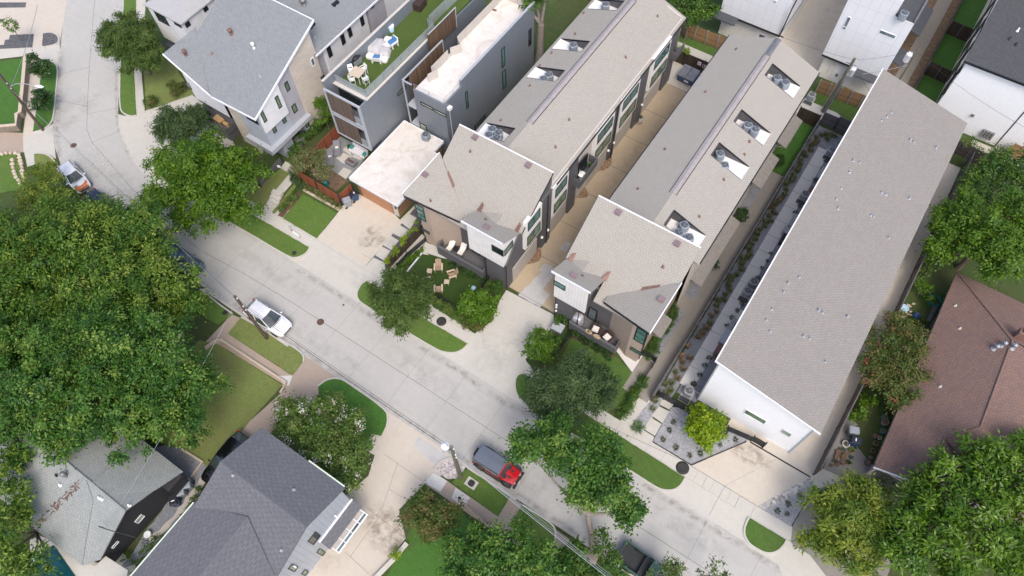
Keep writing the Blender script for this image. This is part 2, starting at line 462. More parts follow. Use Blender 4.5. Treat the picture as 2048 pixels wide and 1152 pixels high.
def stain_strip(name, path, w, mat, layer):
    path = smoothc([Vector((p[0], p[1], 0)) for p in path], 2, False); n = len(path); vs = []; z = layer*.004
    for k in (-.5, 0, .5):
        for i in range(n):
            d = (path[min(i+1, n-1)]-path[max(i-1, 0)]).normalized(); nn = Vector((-d.y, d.x, 0))
            p = path[i]+nn*k*w; vs.append((p.x, p.y, z))
    b = MB(); b.add(vs, [[r*n+i, r*n+i+1, (r+1)*n+i+1, (r+1)*n+i] for r in (0, 1) for i in range(n-1)])
    o = b.build(name, mat); o['kind'] = 'structure'
    ed = [0.0]*n+[0.0 if i in (0, n-1) else 1.0 for i in range(n)]+[0.0]*n
    a = o.data.attributes.new('edge', 'FLOAT', 'POINT'); a.data.foreach_set('value', ed)
    return o

# ================================================================= sheets
b = MB(); b.poly([(-400, -400, -.03), (400, -400, -.03), (400, 400, -.03), (-400, 400, -.03)]); struct('ground', b, 'yard')
# street: straight length then the bend to the north-west
road_s = PP([(440, 601), (300, 487), (200, 408), (150, 362), (122, 330), (110, 296), (106, 262), (107, 235), (111, 190), (117, 139), (120, 100), (126, 50), (134, 0), (142, -60)])
road_n = PP([(250, -60), (249, 0), (246, 60), (241, 145), (237, 200), (236, 232), (240, 265), (252, 300), (272, 330), (300, 355), (345, 385), (420, 425), (500, 470)])
patch('road', [Vector((70, 10.8, 0))]+[Vector((-38, 10.8, 0))]+road_s+road_n+W((-38, 17.9), (70, 17.9)), 'road', 1)
# paved margin north of the street: driveway mouths, pavement, walks
patch('pavement', W((-47, 17.85), (60, 17.85), (60, 21.1), (14, 21.1), (10.3, 21.1), (-12, 21.4), (-17, 22), (-24, 22.15), (-24, 24.5), (-32.6, 27), (-33.8, 27), (-36, 22.2), (-48, 22.3), (-50, 20.5)), 'walk', 2)
patch('pavement', PP([(330, 378), (283, 343), (262, 318), (244, 290), (237, 250), (236, 228), (250, 232), (290, 225), (315, 300), (345, 330), (420, 385), (505, 430), (560, 480), (500, 471), (420, 426)]), 'walk', 2)
patch('footpath', PP([(268, 145), (283, 146), (290, 225), (273, 228), (270, 190)]), 'walk', 3)
patch('footpath', PP([(268, 40), (273, -40), (293, -40), (290, 40), (283, 146), (268, 145)]), 'walk', 3)
patch('driveway', PP([(290, 222), (385, 190), (440, 235), (470, 290), (345, 330), (300, 290)]), 'walk', 3)
patch('lawn', wob(PP([(288, 140), (300, 70), (335, 95), (360, 150), (392, 188), (345, 215), (293, 226)]), .5, .06), 'lawn_dry', 2)
# west side of the bend
patch('pavement', PP([(-60, -60), (142, -60), (134, 0), (126, 50), (120, 86), (85, 94), (60, 97), (-60, 100)]), 'drive_tan', 2)
patch('pavement', PP([(-60, 98), (63, 97), (86, 93), (119, 82), (121, 115), (116, 138), (95, 125), (60, 105), (50, 112), (-60, 125)]), 'walk', 3)
patch('footpath', PP([(58, 108), (80, 122), (82, 155), (66, 264), (66, 275), (46, 270), (52, 225), (58, 170)]), 'drive_tan', 4)
patch('driveway', PP([(-60, 262), (46, 266), (66, 275), (82, 262), (108, 246), (106, 262), (110, 296), (112, 318), (70, 306), (45, 305), (-60, 308)]), 'walk_brown', 2)
patch('driveway', PP([(46, 272), (66, 265), (84, 262), (107, 247), (106, 262), (110, 300), (112, 316), (103, 311), (90, 307), (71, 307), (47, 304)]), 'walk', 3)
patch('footpath', PP([(48, 303), (71, 307), (72, 328), (55, 334)]), 'walk', 3)
patch('gravel_bed', PP([(-20, 5), (53, 5), (51, 15), (-20, 16)]), 'gravel_dark', 5)
patch('gravel_bed', PP([(20, 70), (68, 68), (65, 95), (-20, 99), (-20, 90), (8, 90), (10, 80), (18, 79)]), 'gravel_dark', 5)
patch('lawn', wob(PP([(-60, 130), (49, 117), (43, 222), (35, 253), (-60, 262)]), .5, .06), 'lawn_deep', 3)
patch('lawn', wob(PP([(-60, 310), (30, 308), (40, 330), (50, 360), (45, 378), (-60, 400)]), .5, .06), 'lawn', 3)
# container-house front: lawn, walk, beds
patch('lawn', wob(PP([(440, 380), (465, 372), (540, 345), (579, 347), (565, 368), (527, 412), (470, 392)]), .4, .05), 'lawn_dry', 4)
Zf = Zm(440, 320, 4.8)
patch('lawn', wob(Zf.L([(270, 360), (410, 260), (580, 80), (668, 132), (500, 320), (425, 450), (300, 390)]), .4, .05), 'lawn_dry', 5)
patch('lawn', wob(Zf.L([(500, 500), (600, 380), (720, 215), (735, 250), (640, 380), (520, 520)]), .4, .04), 'lawn_dry', 5)
patch('footpath', Zf.L([(580, 80), (630, 12), (720, 70), (715, 200), (585, 350), (510, 320), (668, 132)]), 'walk', 6)
patch('footpath', Zf.L([(420, 455), (470, 400), (545, 440), (495, 500)]), 'walk', 6)
patch('mulch_bed', wob(Zf.L([(555, 535), (735, 300), (790, 325), (600, 555)]), .3, .05), 'mulch', 6)
patch('lawn', wob(Zf.L([(600, 560), (795, 325), (1125, 510), (930, 755)]), .4, .03), 'lawn', 7)
patch('planting_bed', wob(Zf.L([(720, 250), (800, 260), (1180, 440), (1140, 490), (800, 295)]), .3, .05), 'bed', 6)
patch('driveway', Zf.L([(1340, 330), (1640, 500), (1600, 640), (1390, 1025), (930, 760), (1130, 510), (1180, 440), (1240, 390)]), 'drive_beige', 6)
Zc = Zm(560, 230, 5.009)
patch('pavement', PP([(757, 395), (800, 440), (842, 398), (862, 440), (800, 470), (745, 522)]), 'drive_beige', 5)
patch('courtyard', Zc.L([(600, 215), (900, 370), (700, 640), (570, 590), (420, 480), (440, 300)]), 'court_grey', 5)
patch('soil_bed', Zc.L([(420, 480), (575, 590), (690, 660), (560, 770), (380, 660), (300, 560)]), 'soil', 6)
for q in ([(630, 350), (670, 310), (720, 410), (780, 400), (740, 430)], [(560, 430), (640, 380), (720, 420), (650, 490), (620, 480)], [(580, 590), (640, 525), (720, 560), (660, 645)], [(745, 395), (830, 425), (810, 455), (735, 425)]):
    patch('paving_slab', Zc.L(q), 'walk', 7)
# stepping slabs along the garage
patch('gravel_bed', PP([(829, 417), (845, 440), (835, 475), (771, 543), (732, 531)]), 'gravel_dark', 6)
for q in ([(935, 140), (985, 165), (945, 235), (890, 190)], [(880, 205), (940, 240), (905, 290), (840, 255)], [(830, 270), (880, 300), (835, 355), (785, 325)], [(780, 335), (830, 360), (795, 420), (740, 385)], [(730, 400), (795, 430), (800, 480), (760, 500), (685, 450)]):
    patch('paving_slab', R22.L(q), 'walk', 8)
patch('side_path', R22.L([(1010, 250), (1050, 300), (1020, 330), (880, 460), (830, 500), (800, 470), (820, 460)]), 'walk', 6)
# front gardens of the two rows
patch('turf', R22.L([(1015, 378), (1140, 402), (1200, 440), (1390, 560), (1300, 700), (1240, 715), (1070, 610), (930, 490)]), 'turf', 6)
patch('planting_bed', wob(R22.L([(1015, 378), (930, 490), (840, 540), (860, 470), (1000, 350)]), .3, .05), 'bed', 5)
patch('planting_bed', wob(R22.L([(1140, 400), (1410, 520), (1390, 560), (1200, 445)]), .3, .05), 'bed', 7)
patch('planting_bed', wob(R22.L([(1060, 610), (1240, 715), (1320, 760), (1430, 640), (1500, 600), (1480, 640), (1440, 700), (1400, 770), (1330, 850), (1260, 800), (1080, 690)]), .3, .05), 'bed', 7)
patch('footpath', R22.L([(1040, 310), (1130, 345), (1180, 410), (1130, 402), (1005, 360)]), 'walk', 8)
patch('lawn', wob(R23.L([(430, 860), (520, 900), (650, 985), (690, 990), (830, 1130), (760, 1250), (700, 1300), (300, 1120)]), .4, .04), 'lawn_right', 6)
patch('mulch_bed', wob(R23.L([(430, 830), (660, 960), (690, 990), (640, 985), (520, 920), (410, 870)]), .3, .04), 'mulch', 7)
patch('planting_bed', wob(R23.L([(330, 800), (420, 830), (330, 980), (200, 1080), (150, 1000)]), .3, .05), 'bed', 7)
patch('footpath', R23.L([(675, 935), (700, 920), (850, 980), (910, 1010), (850, 1120), (810, 1118)]), 'walk_white', 8)
patch('hedge_bed', R23.L([(830, 1120), (760, 1250), (720, 1350), (700, 1330), (790, 1120)]), 'bed', 7)
# shared alley between the rows
patch('alley', W((-19.9, 27.0), (-13.9, 27.0), (-13.9, 62.8), (-19.9, 62.8)), 'alley', 5)
patch('alley', W((-19.9, 58.6), (-13.9, 58.6), (-13.9, 63.0), (-21.5, 63.0), (-21.5, 58.6)), 'alley_back', 6)
Za = Zm(960, 480, 7.678)
patch('driveway', PP([(1013, 580), (1112, 632), (1105, 655), (1060, 700), (1046, 742), (1033, 750), (935, 688), (953, 668), (985, 640), (1000, 600)]), 'apron', 4)
patch('concrete_patch', wob(Za.L([(585, 850), (960, 480), (900, 470), (1000, 360), (1110, 400), (1130, 560), (960, 750), (1070, 850), (920, 1040)]), .3, .06), 'patch_grey', 8)
patch('concrete_patch', wob(Za.L([(1230, 130), (1320, 25), (1400, 60), (1300, 200)]), .3, .04), 'patch_grey', 8)
for yy in (27.0, 31.6, 36.2, 40.6, 45.0, 49.4, 53.9, 58.6):
    b = MB(); ribbon(b, W((-19.8, yy), (-13.9, yy+.05)), .035, 0, .036); struct('joint', b, 'joint')
# planting pockets at the foot of the alley wall
for (y0, y1) in ((29.9, 32.6), (39.4, 41.2), (43.3, 46.6), (51.2, 52.6)):
    ym = (y0+y1)/2; pts = [(-19.62, y0)]+[(-19.6+.95*math.sin(math.pi*k/8), y0+(y1-y0)*(k/8)) for k in range(1, 8)]+[(-19.62, y1)]
    patch('mulch_bed', W(*pts), 'leaf_litter', 9)
# strip between the second row and the low building
patch('side_path', W((-4.6, 24.2), (-2.9, 24.2), (-2.9, 53.5), (-4.6, 53.5)), 'side_path', 6)
patch('gravel_bed', W((-5.3, 28.0), (-4.2, 28.0), (-4.2, 53.3), (-5.3, 53.3)), 'gravel_grey', 7)
for (y0, y1) in ((33.8, 35.4), (39.4, 41.0), (45.2, 46.8)):
    patch('paving_slab', rect(-5.3, -4.15, y0, y1), 'side_path', 8)
patch('footpath', W((-5.4, 24.0), (-2.9, 24.0), (-2.9, 27.7), (-5.4, 27.7)), 'side_path', 8)
patch('lawn', wob(W((-5.0, 53.6), (-2.85, 53.6), (-2.85, 61.4), (-5.0, 61.4)), .4, .03), 'lawn_deep', 7)
patch('planting_bed', wob(W((-2.55, 25.2), (-1.35, 25.2), (-1.3, 61.6), (-2.55, 61.6)), .35, .06), 'gravel_grey', 6)
patch('footpath', W((-1.4, 27.2), (.55, 27.2), (.55, 59.2), (-1.4, 59.2)), 'walk_white', 7)
for (y0, y1) in ((27.3, 35.4), (36.9, 47.6), (49.0, 58.4)):
    patch('gravel_bed', W((-.15, y0), (.6, y0), (.6, y1), (-.15, y1)), 'gravel_grey', 8)
patch('gravel_bed', W((-1.4, 59.2), (.55, 59.2), (.55, 62), (-2.5, 62), (-2.5, 61)), 'gravel_grey', 8)
patch('gravel_bed', rect(-1.2, .6, 26.3, 27.35), 'gravel_grey', 7)
for k in range(15):
    b = MB(); ribbon(b, W((-1.4, 29.2+2.1*k), (-.15, 29.25+2.1*k)), .03, 0, .034); struct('joint', b, 'joint')
# front yard of the low building
patch('gravel_bed', wob(R33.L([(930, 150), (1000, 140), (1110, 170), (1330, 280), (1480, 340), (1450, 360), (1130, 497), (900, 360), (1020, 145)]), .5, .02), 'gravel_light', 6)
patch('gravel_bed', R33.L([(900, 110), (960, 95), (930, 180), (830, 315), (765, 280), (840, 170)]), 'gravel_light', 6)
for q in ([(960, 95), (1025, 140), (1000, 170), (945, 140)], [(940, 150), (1000, 180), (960, 250), (895, 205)], [(890, 215), (955, 255), (915, 325), (850, 285)], [(845, 290), (912, 330), (900, 358), (830, 318)]):
    patch('paving_slab', R33.L(q), 'walk', 8)
patch('footpath', R33.L([(915, 0), (960, 25), (830, 180), (735, 150), (835, 0)]), 'side_path', 6)
patch('footpath', W((-4.0, 21.0), (-2.75, 21.0), (-2.75, 24.3), (-4.5, 24.3)), 'walk', 6)
patch('driveway', R33.L([(1130, 500), (1450, 362), (1480, 345), (1700, 430), (2000, 560), (1990, 600), (1640, 720), (1530, 745)]), 'drive_beige', 5)
patch('driveway', W((3.8, 25.0), (11.9, 25.0), (12.0, 64.5), (9.0, 64.5), (9.0, 27.0), (3.8, 27.0)), 'drive_beige', 5)
patch('cobble_strip', wob(R34.L([(45, 737), (355, 572), (375, 590), (240, 690), (75, 760)]), .3, .05), 'cobble', 7)
patch('gravel_bed', R34.L([(75, 755), (240, 690), (375, 590), (370, 640), (240, 862)]), 'gravel_light', 6)
patch('driveway', wob(R34.L([(560, 200), (640, 260), (560, 300), (760, 540), (980, 660), (760, 1300), (420, 1160), (240, 950), (250, 860), (370, 650), (440, 500)]), .5, .05), 'old_slab', 4)
patch('driveway', R34.L([(205, 945), (350, 1025), (470, 1180), (200, 1180), (150, 1040)]), 'walk', 5)
patch('footpath', R34.L([(-30, 700), (40, 737), (250, 862), (210, 940), (0, 815), (-100, 760)]), 'walk', 4)
# back lane and yards north of the rows
patch('lane', W((-22.5, 63.0), (-16.6, 63.0), (-16.6, 65.3), (-22.5, 65.3)), 'walk', 5)
patch('lane', W((-16.6, 63.0), (.4, 62.7), (.4, 64.1), (-1.6, 64.8), (-16.6, 64.9)), 'walk', 5)
patch('verge', wob(W((-22.5, 65.2), (-1.0, 64.8), (.4, 63.6), (.4, 66.6), (-22.5, 66.5)), .4, .1), 'lawn_right', 4)
patch('driveway', W((-11.2, 66.6), (-5.6, 66.6), (-5.6, 110), (-11.2, 110)), 'alley_back', 5)
patch('driveway', W((-12.5, 60.2), (-4.9, 60.2), (-4.9, 63.2), (-12.5, 63.2)), 'alley_back', 4)
patch('footpath', W((1.9, 64), (3.4, 64), (3.4, 110), (1.9, 110)), 'side_path', 6)
patch('soil_strip', wob(W((3.4, 64), (4.4, 64), (4.4, 110), (3.4, 110)), .4, .05), 'soil', 5)
patch('soil_strip', wob(W((.8, 64), (1.9, 64), (1.9, 110), (.8, 110)), .4, .05), 'soil', 5)
patch('lawn', W((4.5, 64), (7.1, 64), (7.1, 110), (4.5, 110)), 'lawn_deep', 5)
patch('drive_slab', W((11.9, 66.5), (20, 66.5), (20, 76), (14.2, 76), (14.2, 69), (11.9, 69)), 'alley_back', 5)
# back garden by the grey house
patch('garden_paving', W((-33.0, 47.0), (-26, 47), (-26, 64), (-33, 64)), 'lawn_deep', 4)
for i in range(3):
    for j in range(3): patch('paving_slab', rect(-32.6+1.75*i, -31.1+1.75*i, 52.6+1.75*j, 54.1+1.75*j), 'walk', 6)
# south side
a_, c_ = G(606, 722), G(655, 764); patch('driveway', W((a_.x, 7.5), (a_.x-.3, 10.85), (c_.x+.3, 10.85), (c_.x, 7.5)), 'walk_brown', 2.4)
a_, c_ = G(774, 838), G(868, 942); patch('driveway', W((a_.x-.2, 7.0), (a_.x-.4, 10.85), (c_.x+1.6, 10.85), (c_.x+.3, 8.0)), 'drive_tan', 2.4)
patch('footpath', PP([(405, 690), (464, 629), (483, 637), (457, 668), (585, 752), (607, 722), (640, 780), (570, 771), (440, 690)]), 'walk_brown', 3)
patch('paving_slab', PP([(552, 752), (585, 751), (578, 772), (567, 768)]), 'walk_white', 5)
patch('driveway', PP([(607, 714), (652, 762), (637, 774), (640, 800), (560, 850), (500, 900), (440, 990), (405, 960), (500, 842), (575, 775), (585, 752)]), 'walk_brown', 4)
patch('lawn', wob(PP([(440, 690), (565, 770), (500, 842), (412, 938), (360, 900), (300, 880), (330, 740), (400, 680)]), .5, .05), 'lawn_dry', 4)
patch('gravel_bed', wob(PP([(300, 900), (330, 890), (365, 900), (404, 925), (418, 938), (412, 960), (390, 1010), (330, 1080), (290, 1120), (240, 1140), (330, 1010), (345, 960)]), .5, .1), 'gravel_grey', 5)
patch('dirt_track', wob(PP([(415, 952), (405, 975), (370, 1022), (330, 1062), (296, 1090), (300, 1075), (345, 1035), (385, 980), (400, 955)]), .4, .1), 'drive_tan', 6)
patch('driveway', R32.L([(700, 560), (770, 330), (810, 270), (830, 210), (930, 300), (1170, 455), (1090, 530), (1030, 610), (880, 760), (920, 930), (680, 1240), (420, 1330), (60, 1330), (400, 960), (560, 680)]), 'drive_tan', 3)
patch('concrete_patch', R32.L([(960, 375), (1000, 330), (1190, 462), (1105, 510)]), 'patch_grey', 4)
patch('footpath', R32.L([(1085, 535), (1165, 590), (1200, 615), (1465, 800), (1550, 860), (1700, 1000), (1660, 1040), (1500, 930), (1400, 860), (1030, 605)]), 'walk_brown', 5)
patch('paving_slab', R32.L([(1085, 540), (1165, 592), (1125, 655), (1032, 600)]), 'walk_white', 6)
patch('paving_slab', R32.L([(1215, 632), (1300, 690), (1262, 752), (1190, 690)]), 'walk_white', 6)
patch('footpath', PP([(1020, 993), (1044, 1010), (1022, 1050), (996, 1034)]), 'walk_brown', 5)
patch('footpath', PP([(1110, 1058), (1150, 1085), (1200, 1110), (1190, 1130), (1110, 1092)]), 'walk_brown', 4)
patch('lawn', wob(R32.L([(1180, 720), (1380, 880), (1400, 1000), (1300, 1250), (760, 1250), (920, 940), (1000, 760)]), .5, .06), 'lawn_deep', 4)
patch('pool_deck', PP([(60, 1080), (150, 1040), (250, 1110), (330, 1190), (60, 1190)]), 'walk', 4)
b = MB(); b.poly([(p.x, p.y, .05) for p in PP([(70, 1115), (108, 1090), (185, 1200), (60, 1230)])][::-1]); struct('pool_water', b, 'pool')
patch('lawn', wob(PP([(0, 985), (75, 1040), (60, 1090), (-60, 1100), (-60, 960)]), .5, .06), 'yard', 4)
patch('yard', wob(W((11.95, 22.5), (45, 20), (45, 75), (11.95, 75)), .8, .1), 'yard', 1)

# ================================================================= verges (kerb + grass)
kb = MB()
def verge(px, mat, kerb_from, kerb_to, label='verge', smooth=0, z=.10):
    pts = PP(px) if not isinstance(px[0], Vector) else px
    ar = sum(pts[i].x*pts[(i+1) % len(pts)].y-pts[(i+1) % len(pts)].x*pts[i].y for i in range(len(pts)))
    pts2 = pts[::-1] if ar < 0 else pts
    n = len(pts); cen = sum(pts, Vector())/n
    b = MB(); q = wob(pts2, .3, .025)
    b.prism([(p.x, p.y) for p in q], .0, z)
    struct(label, b, mat)
    k = []
    i = kerb_from
    while True:
        k.append(pts[i % n])
        if i % n == kerb_to % n: break
        i += 1
    if ar > 0: k = k[::-1]       # ring lies outside
    ribbon(kb, smoothc(k, 2, False), .14, 0, .13)
verge([(313, 309), (330, 325), (410, 385), (507, 431), (618, 495), (617, 501), (609, 509), (594, 516), (580, 515), (500, 467), (400, 411), (322, 352), (304, 330)], 'lawn', 4, 12)
verge(R22.L([(720, 570), (690, 540), (665, 556), (648, 580), (634, 615), (642, 650), (680, 680), (900, 820), (1100, 940), (1150, 958), (1210, 962), (1255, 943), (1285, 910), (1060, 780), (900, 690)]), 'lawn', 1, 12)
verge([(1045, 748), (1034, 752), (1030, 772), (1037, 796), (1061, 814), (1277, 951), (1311, 973), (1325, 979), (1345, 980), (1359, 972), (1369, 955), (1193, 843), (1061, 757)], 'lawn_right', 0, 10)
verge([(1499, 1036), (1491, 1052), (1489, 1068), (1497, 1085), (1512, 1096), (1533, 1106), (1552, 1103), (1565, 1091), (1571, 1080)], 'lawn_right', 0, 8)
verge([(249, -60), (249, 0), (246, 60), (242, 145), (241, 217), (249, 228), (264, 233), (273, 231), (271, 200), (268, 145), (272, 30), (273, -60)], 'lawn', 0, 7)
verge([(67, 265), (88, 259), (101, 248), (107, 235), (111, 190), (116, 139), (109, 126), (92, 121), (84, 140), (82, 157), (78, 190)], 'lawn_deep', 0, 7)
verge([(70, 328), (69, 309), (80, 308), (95, 311), (106, 320), (118, 338), (100, 350)], 'lawn_dry', 1, 5)
verge([(405, 632), (437, 651), (464, 629), (440, 612), (418, 594), (400, 580), (380, 590)], 'lawn', 2, 5)
verge([(482, 636), (457, 668), (585, 751), (606, 724), (607, 714), (597, 702), (540, 668)], 'lawn_dry', 3, 7)
verge([(637, 774), (640, 800), (700, 860), (762, 872), (772, 852), (775, 838), (771, 820), (695, 767), (683, 760), (668, 758), (652, 762)], 'lawn_deep', 4, 11)
verge([(904, 965), (996, 1033), (1021, 993), (935, 938), (928, 942)], 'lawn', 2, 3)
verge([(1022, 1050), (1044, 1012), (1101, 1047), (1110, 1062), (1108, 1084), (1096, 1096), (1080, 1096)], 'lawn', 1, 5)
verge(PP([(90, 94), (85, 91), (87, 68), (103, 66), (113, 71), (118, 79), (115, 89)]), 'gravel_dark', 2, 7, 'gravel_island')
o = patch('gravel_island', smoothc(PP([(868, 941), (884, 925), (905, 918), (923, 924), (934, 937), (904, 964)]), 1), 'pebble_pink', 8)
ribbon(kb, smoothc(PP([(867, 942), (883, 924), (905, 917), (925, 924), (936, 936)]), 2, False), .16, 0, .13)
# long kerb runs along the carriageway
ribbon(kb, W((-44, 10.62), (-33.5, 10.64), (-33, 10.64)), .17, 0, .12)
ribbon(kb, W((-13.4, 10.62), (-7.9, 10.64)), .17, 0, .12)
ribbon(kb, road_s[:5][::-1], .17, 0, .12)
struct('kerb', kb, 'kerb')
# gutter lip where driveways meet the street
b = MB()
for x0, x1 in ((-36.6, -31.4), (-18.5, -12.6), (2.6, 9.2)): ribbon(b, W((x0, 17.9), (x1, 17.9)), .45, 0, .016)
struct('gutter_lip', b, 'kerb')

# ================================================================= joints, stains, ironwork
jb = MB()
for x in (-43.8, -39.5, -34.9, -30.4, -26.3, -22.0, -17.7, -13.4, -8.2, -3.4, 1.3, 5.9, 10.6, 15.2, 19.8, 24.4): ribbon(jb, W((x+random.uniform(-.1, .1), 10.85), (x, 14.4), (x+.02, 17.85)), .03, 0, .0085)
struct('road_joint', jb, 'joint_soft')
jb = MB(); ribbon(jb, wob(W((-47, 13.75), (-42, 14.12), (-36, 14.32), (-20, 14.4), (0, 14.4), (40, 14.45)), .6, .012)[:-90], .035, 0, .009)
mid = PP([(400, 500), (330, 440), (262, 375), (215, 320), (184, 285), (174, 258), (175, 215), (178, 150), (183, 80), (190, 0), (196, -60)])
ribbon(jb, mid, .035, 0, .009)
for a, c in (((119, 148), (178, 135)), ((174, 228), (237, 216)), ((110, 200), (175, 213)), ((184, 285), (240, 262))): ribbon(jb, PP([a, c]), .03, 0, .009)
struct('road_joint', jb, 'joint')
jb = MB()
for x in np.arange(-46, 13, 1.5):
    yy = 20.95 if x < -16 else 20.05
    if -36.5 < x < -19 or -18 < x < -12: pass
    ribbon(jb, W((x, yy), (x, yy+1.15)), .022, 0, .0135)
ribbon(jb, W((-44, 20.95), (-20, 20.95)), .022, 0, .0135); ribbon(jb, W((-10, 20.02), (14, 20.02)), .022, 0, .0135)
struct('pavement_joint', jb, 'joint_soft')
jb = MB(); ribbon(jb, W((1.9, 21.1), (10.5, 21.1)), .05, 0, .03); ribbon(jb, W((-33.8, 22.2), (-24, 22.15)), .04, 0, .03)
for p in (((1193, 843), (1362, 920)), ((1113, 632), (1013, 580))): ribbon(jb, PP(p), .04, 0, .034)
for p in ([(1135, 502), (1480, 345)], [(790, 432), (1030, 600)], [(690, 750), (920, 928)], [(875, 475), (780, 750)], [(820, 640), (945, 715)], [(750, 820), (590, 1040)], [(560, 1010), (700, 1140)]):
    zz = R32 if p[0][0] != 1135 else R33
    ribbon(jb, zz.L(p), .03, 0, .03)
z7 = Zm(1230, 920, 5.484)
for p in ([(1010, 180), (950, 300)], [(1200, 290), (1030, 610)], [(1365, 400), (1305, 520)], [(1540, 497), (1475, 632)], [(1200, 287), (1760, -5)]): ribbon(jb, z7.L(p), .025, 0, .03)
struct('driveway_joint', jb, 'joint_soft')
stain_strip('dirt_stain', W((-46, 17.6), (-41, 17.65), (-38.6, 17.6)), .5, 'stain_brown', 4)
stain_strip('dirt_stain', W((-38, 17.3), (-34, 17.45), (-30, 17.3), (-26, 17.5)), .7, 'stain_dirt', 4)
stain_strip('dirt_stain', W((-23, 17.3), (-19, 17.45), (-14, 17.0), (-11, 17.5), (-6, 17.5)), .8, 'stain_dirt', 4)
stain_strip('dirt_stain', W((0, 17.6), (5, 17.55), (12, 17.65), (20, 17.3)), .8, 'stain_dirt', 4)
stain_strip('dirt_stain', W((-45, 11.1), (-34, 11.15), (-25, 11.1), (-12, 11.2), (2, 11.2)), .7, 'stain_dirt', 4)
stain_strip('dirt_stain', PP([(233, 130), (232, 200), (235, 260), (262, 320)]), .5, 'stain_dirt', 4)
stain_strip('dirt_stain', PP([(122, 100), (117, 190), (112, 260), (118, 320)]), 1.0, 'stain_dirt', 4)
for i, (cx, cy, rx, ry, mt) in enumerate([(-20, 15.5, 7, 1.3, 'stain_oil'), (-30, 12.6, 6, .9, 'stain_oil'), (-6, 12.6, 5, 1.0, 'stain_oil'), (4, 16.2, 6, 1.0, 'stain_oil'), (8, 13, 6, 1.0, 'stain_oil'), (-40, 15.9, 6, 1.1, 'stain_oil'), (-60, 15, 6, 1.8, 'stain_oil'), (-73, 19, 2, 5, 'stain_oil'), (-16.8, 20.5, 2.5, 3.2, 'stain_oil'), (-16.3, 24.0, 1.6, 2.2, 'stain_pale'), (-12, 13, 4, 1, 'stain_pale'), (-66, 15.5, 4, 2, 'stain_pale'), (-30.5, 19.8, 4, 1.2, 'stain_pale'), (-31, 25, 2.6, 1.6, 'stain_brown'), (-30, 23.5, 2, 1.2, 'stain_dirt'), (-34.2, 24.4, 1.6, 1.6, 'stain_dirt'), (-17.2, 31, 1.2, 3, 'stain_oil'), (-17, 38, 1.2, 5, 'stain_brown'), (-17, 47, 1.2, 5, 'stain_brown'), (-16.6, 54, 1.2, 4, 'stain_brown'), (-7.5, 80, 1.6, 12, 'stain_oil'), (6.5, 24.6, 2.2, 1.0, 'stain_dirt'), (10.3, 33, .9, 5, 'stain_oil'), (10.6, 47, .9, 7, 'stain_oil'), (-15, 3, 3, 2, 'stain_dirt'), (-18, -1, 2, 2, 'stain_oil'), (-27, 7, 2.5, 1.5, 'stain_oil')]):
    pts = [(cx+rx*math.cos(a)*random.uniform(.7, 1.25), cy+ry*math.sin(a)*random.uniform(.7, 1.25)) for a in np.linspace(0, 6.28, 12, endpoint=False)]
    stain('surface_stain', pts, mt, 10 if (cy > 18 or cy < 9) and cx > -46 else 5)
# manholes, meter lids: real iron covers lying flush
def lid(px, py, r, m, label, z=.03, name='manhole_cover', ring=None):
    c = G(px, py); b = MB()
    if ring: b.lathe((c.x, c.y, 0), [(r*1.25, 0), (r*1.25, z*.9), (r*1.0, z*.9)], 24)
    b.lathe((c.x, c.y, 0), [(r, 0), (r, z), (r*.86, z+.006), (r*.82, z), (r*.3, z+.004), (.01, z+.004)], 24)
    o = b.build(name, m); o['label'] = label; o['category'] = 'manhole cover'; return o
lid(641, 644, .34, 'rust_iron', 'rusty round manhole cover in the street beside the white crossover')
lid(147, 291, .34, 'rust_iron', 'rusty round manhole cover in the bend of the street near the white and orange car')
lid(687, 610, .1, 'rust_iron', 'small round valve lid in the carriageway, up the street from the rusty manhole cover', name='valve_cover')
lid(883, 643, .38, 'cast_iron', 'dark round manhole cover in the pavement beside the narrow-leaved street tree', ring=1, z=.04)
lid(1365, 936, .45, 'cast_iron', 'large dark ringed manhole cover in the pavement before the gravel garden', ring=1, z=.04)
lid(589, 507, .25, 'cast_iron', 'dark meter lid in the rounded end of the grass verge near the scooter', z=.12, name='meter_cover')
lid(451, 626, .27, 'cast_iron', 'dark meter lid in the grass under the rim of the largest tree', z=.12, name='meter_cover')
lid(919, 996, .13, 'cast_iron', 'small round lid in the pale pavement slab beside the reddish bush', z=.03, name='meter_cover')
b = MB(); c = G(943, 967)
b.obox((c.x-.5, c.y-.38, .08), (1.0, 0, 0), (0, .76, 0), (0, 0, .05)); b.mat(1).lathe((c.x, c.y, .08), [(.28, 0), (.28, .06), (.2, .065), (.01, .066)], 12, sq=4)
tag(b.build('utility_box_cover', ['kerb', 'cast_iron']), 'pale square utility cover set in the grass behind the red off-roader', 'utility cover')
# ================================================================= building materials
shingle('shingle_tan', (.40, .375, .328), (.34, .318, .275), (.24, .222, .192), blotch=.12, k=.3)
shingle('shingle_taupe', (.31, .288, .26), (.25, .232, .21), (.168, .155, .14), .29, .165, .12, k=.3)
shingle('shingle_grey', (.275, .293, .298), (.21, .225, .23), (.14, .15, .155), .3, .17, .12, k=.3)
shingle('shingle_slate', (.15, .154, .166), (.122, .125, .136), (.085, .087, .096), .62, .21, .15, k=.3)
shingle('shingle_pale', (.34, .36, .345), (.26, .28, .27), (.18, .195, .185), .29, .17, .3, k=.3)
shingle('shingle_black', (.085, .088, .095), (.06, .062, .068), (.038, .039, .043), .28, .17, .1, k=.3)
shingle('shingle_brown', (.255, .155, .115), (.165, .115, .105), (.105, .075, .07), .36, .2, .2, k=.3)
plain('membrane', (.64, .62, .57), .6, var=.05, sc=.8)
plain('membrane_white', (.78, .77, .75), .55, var=.04, sc=1.2)
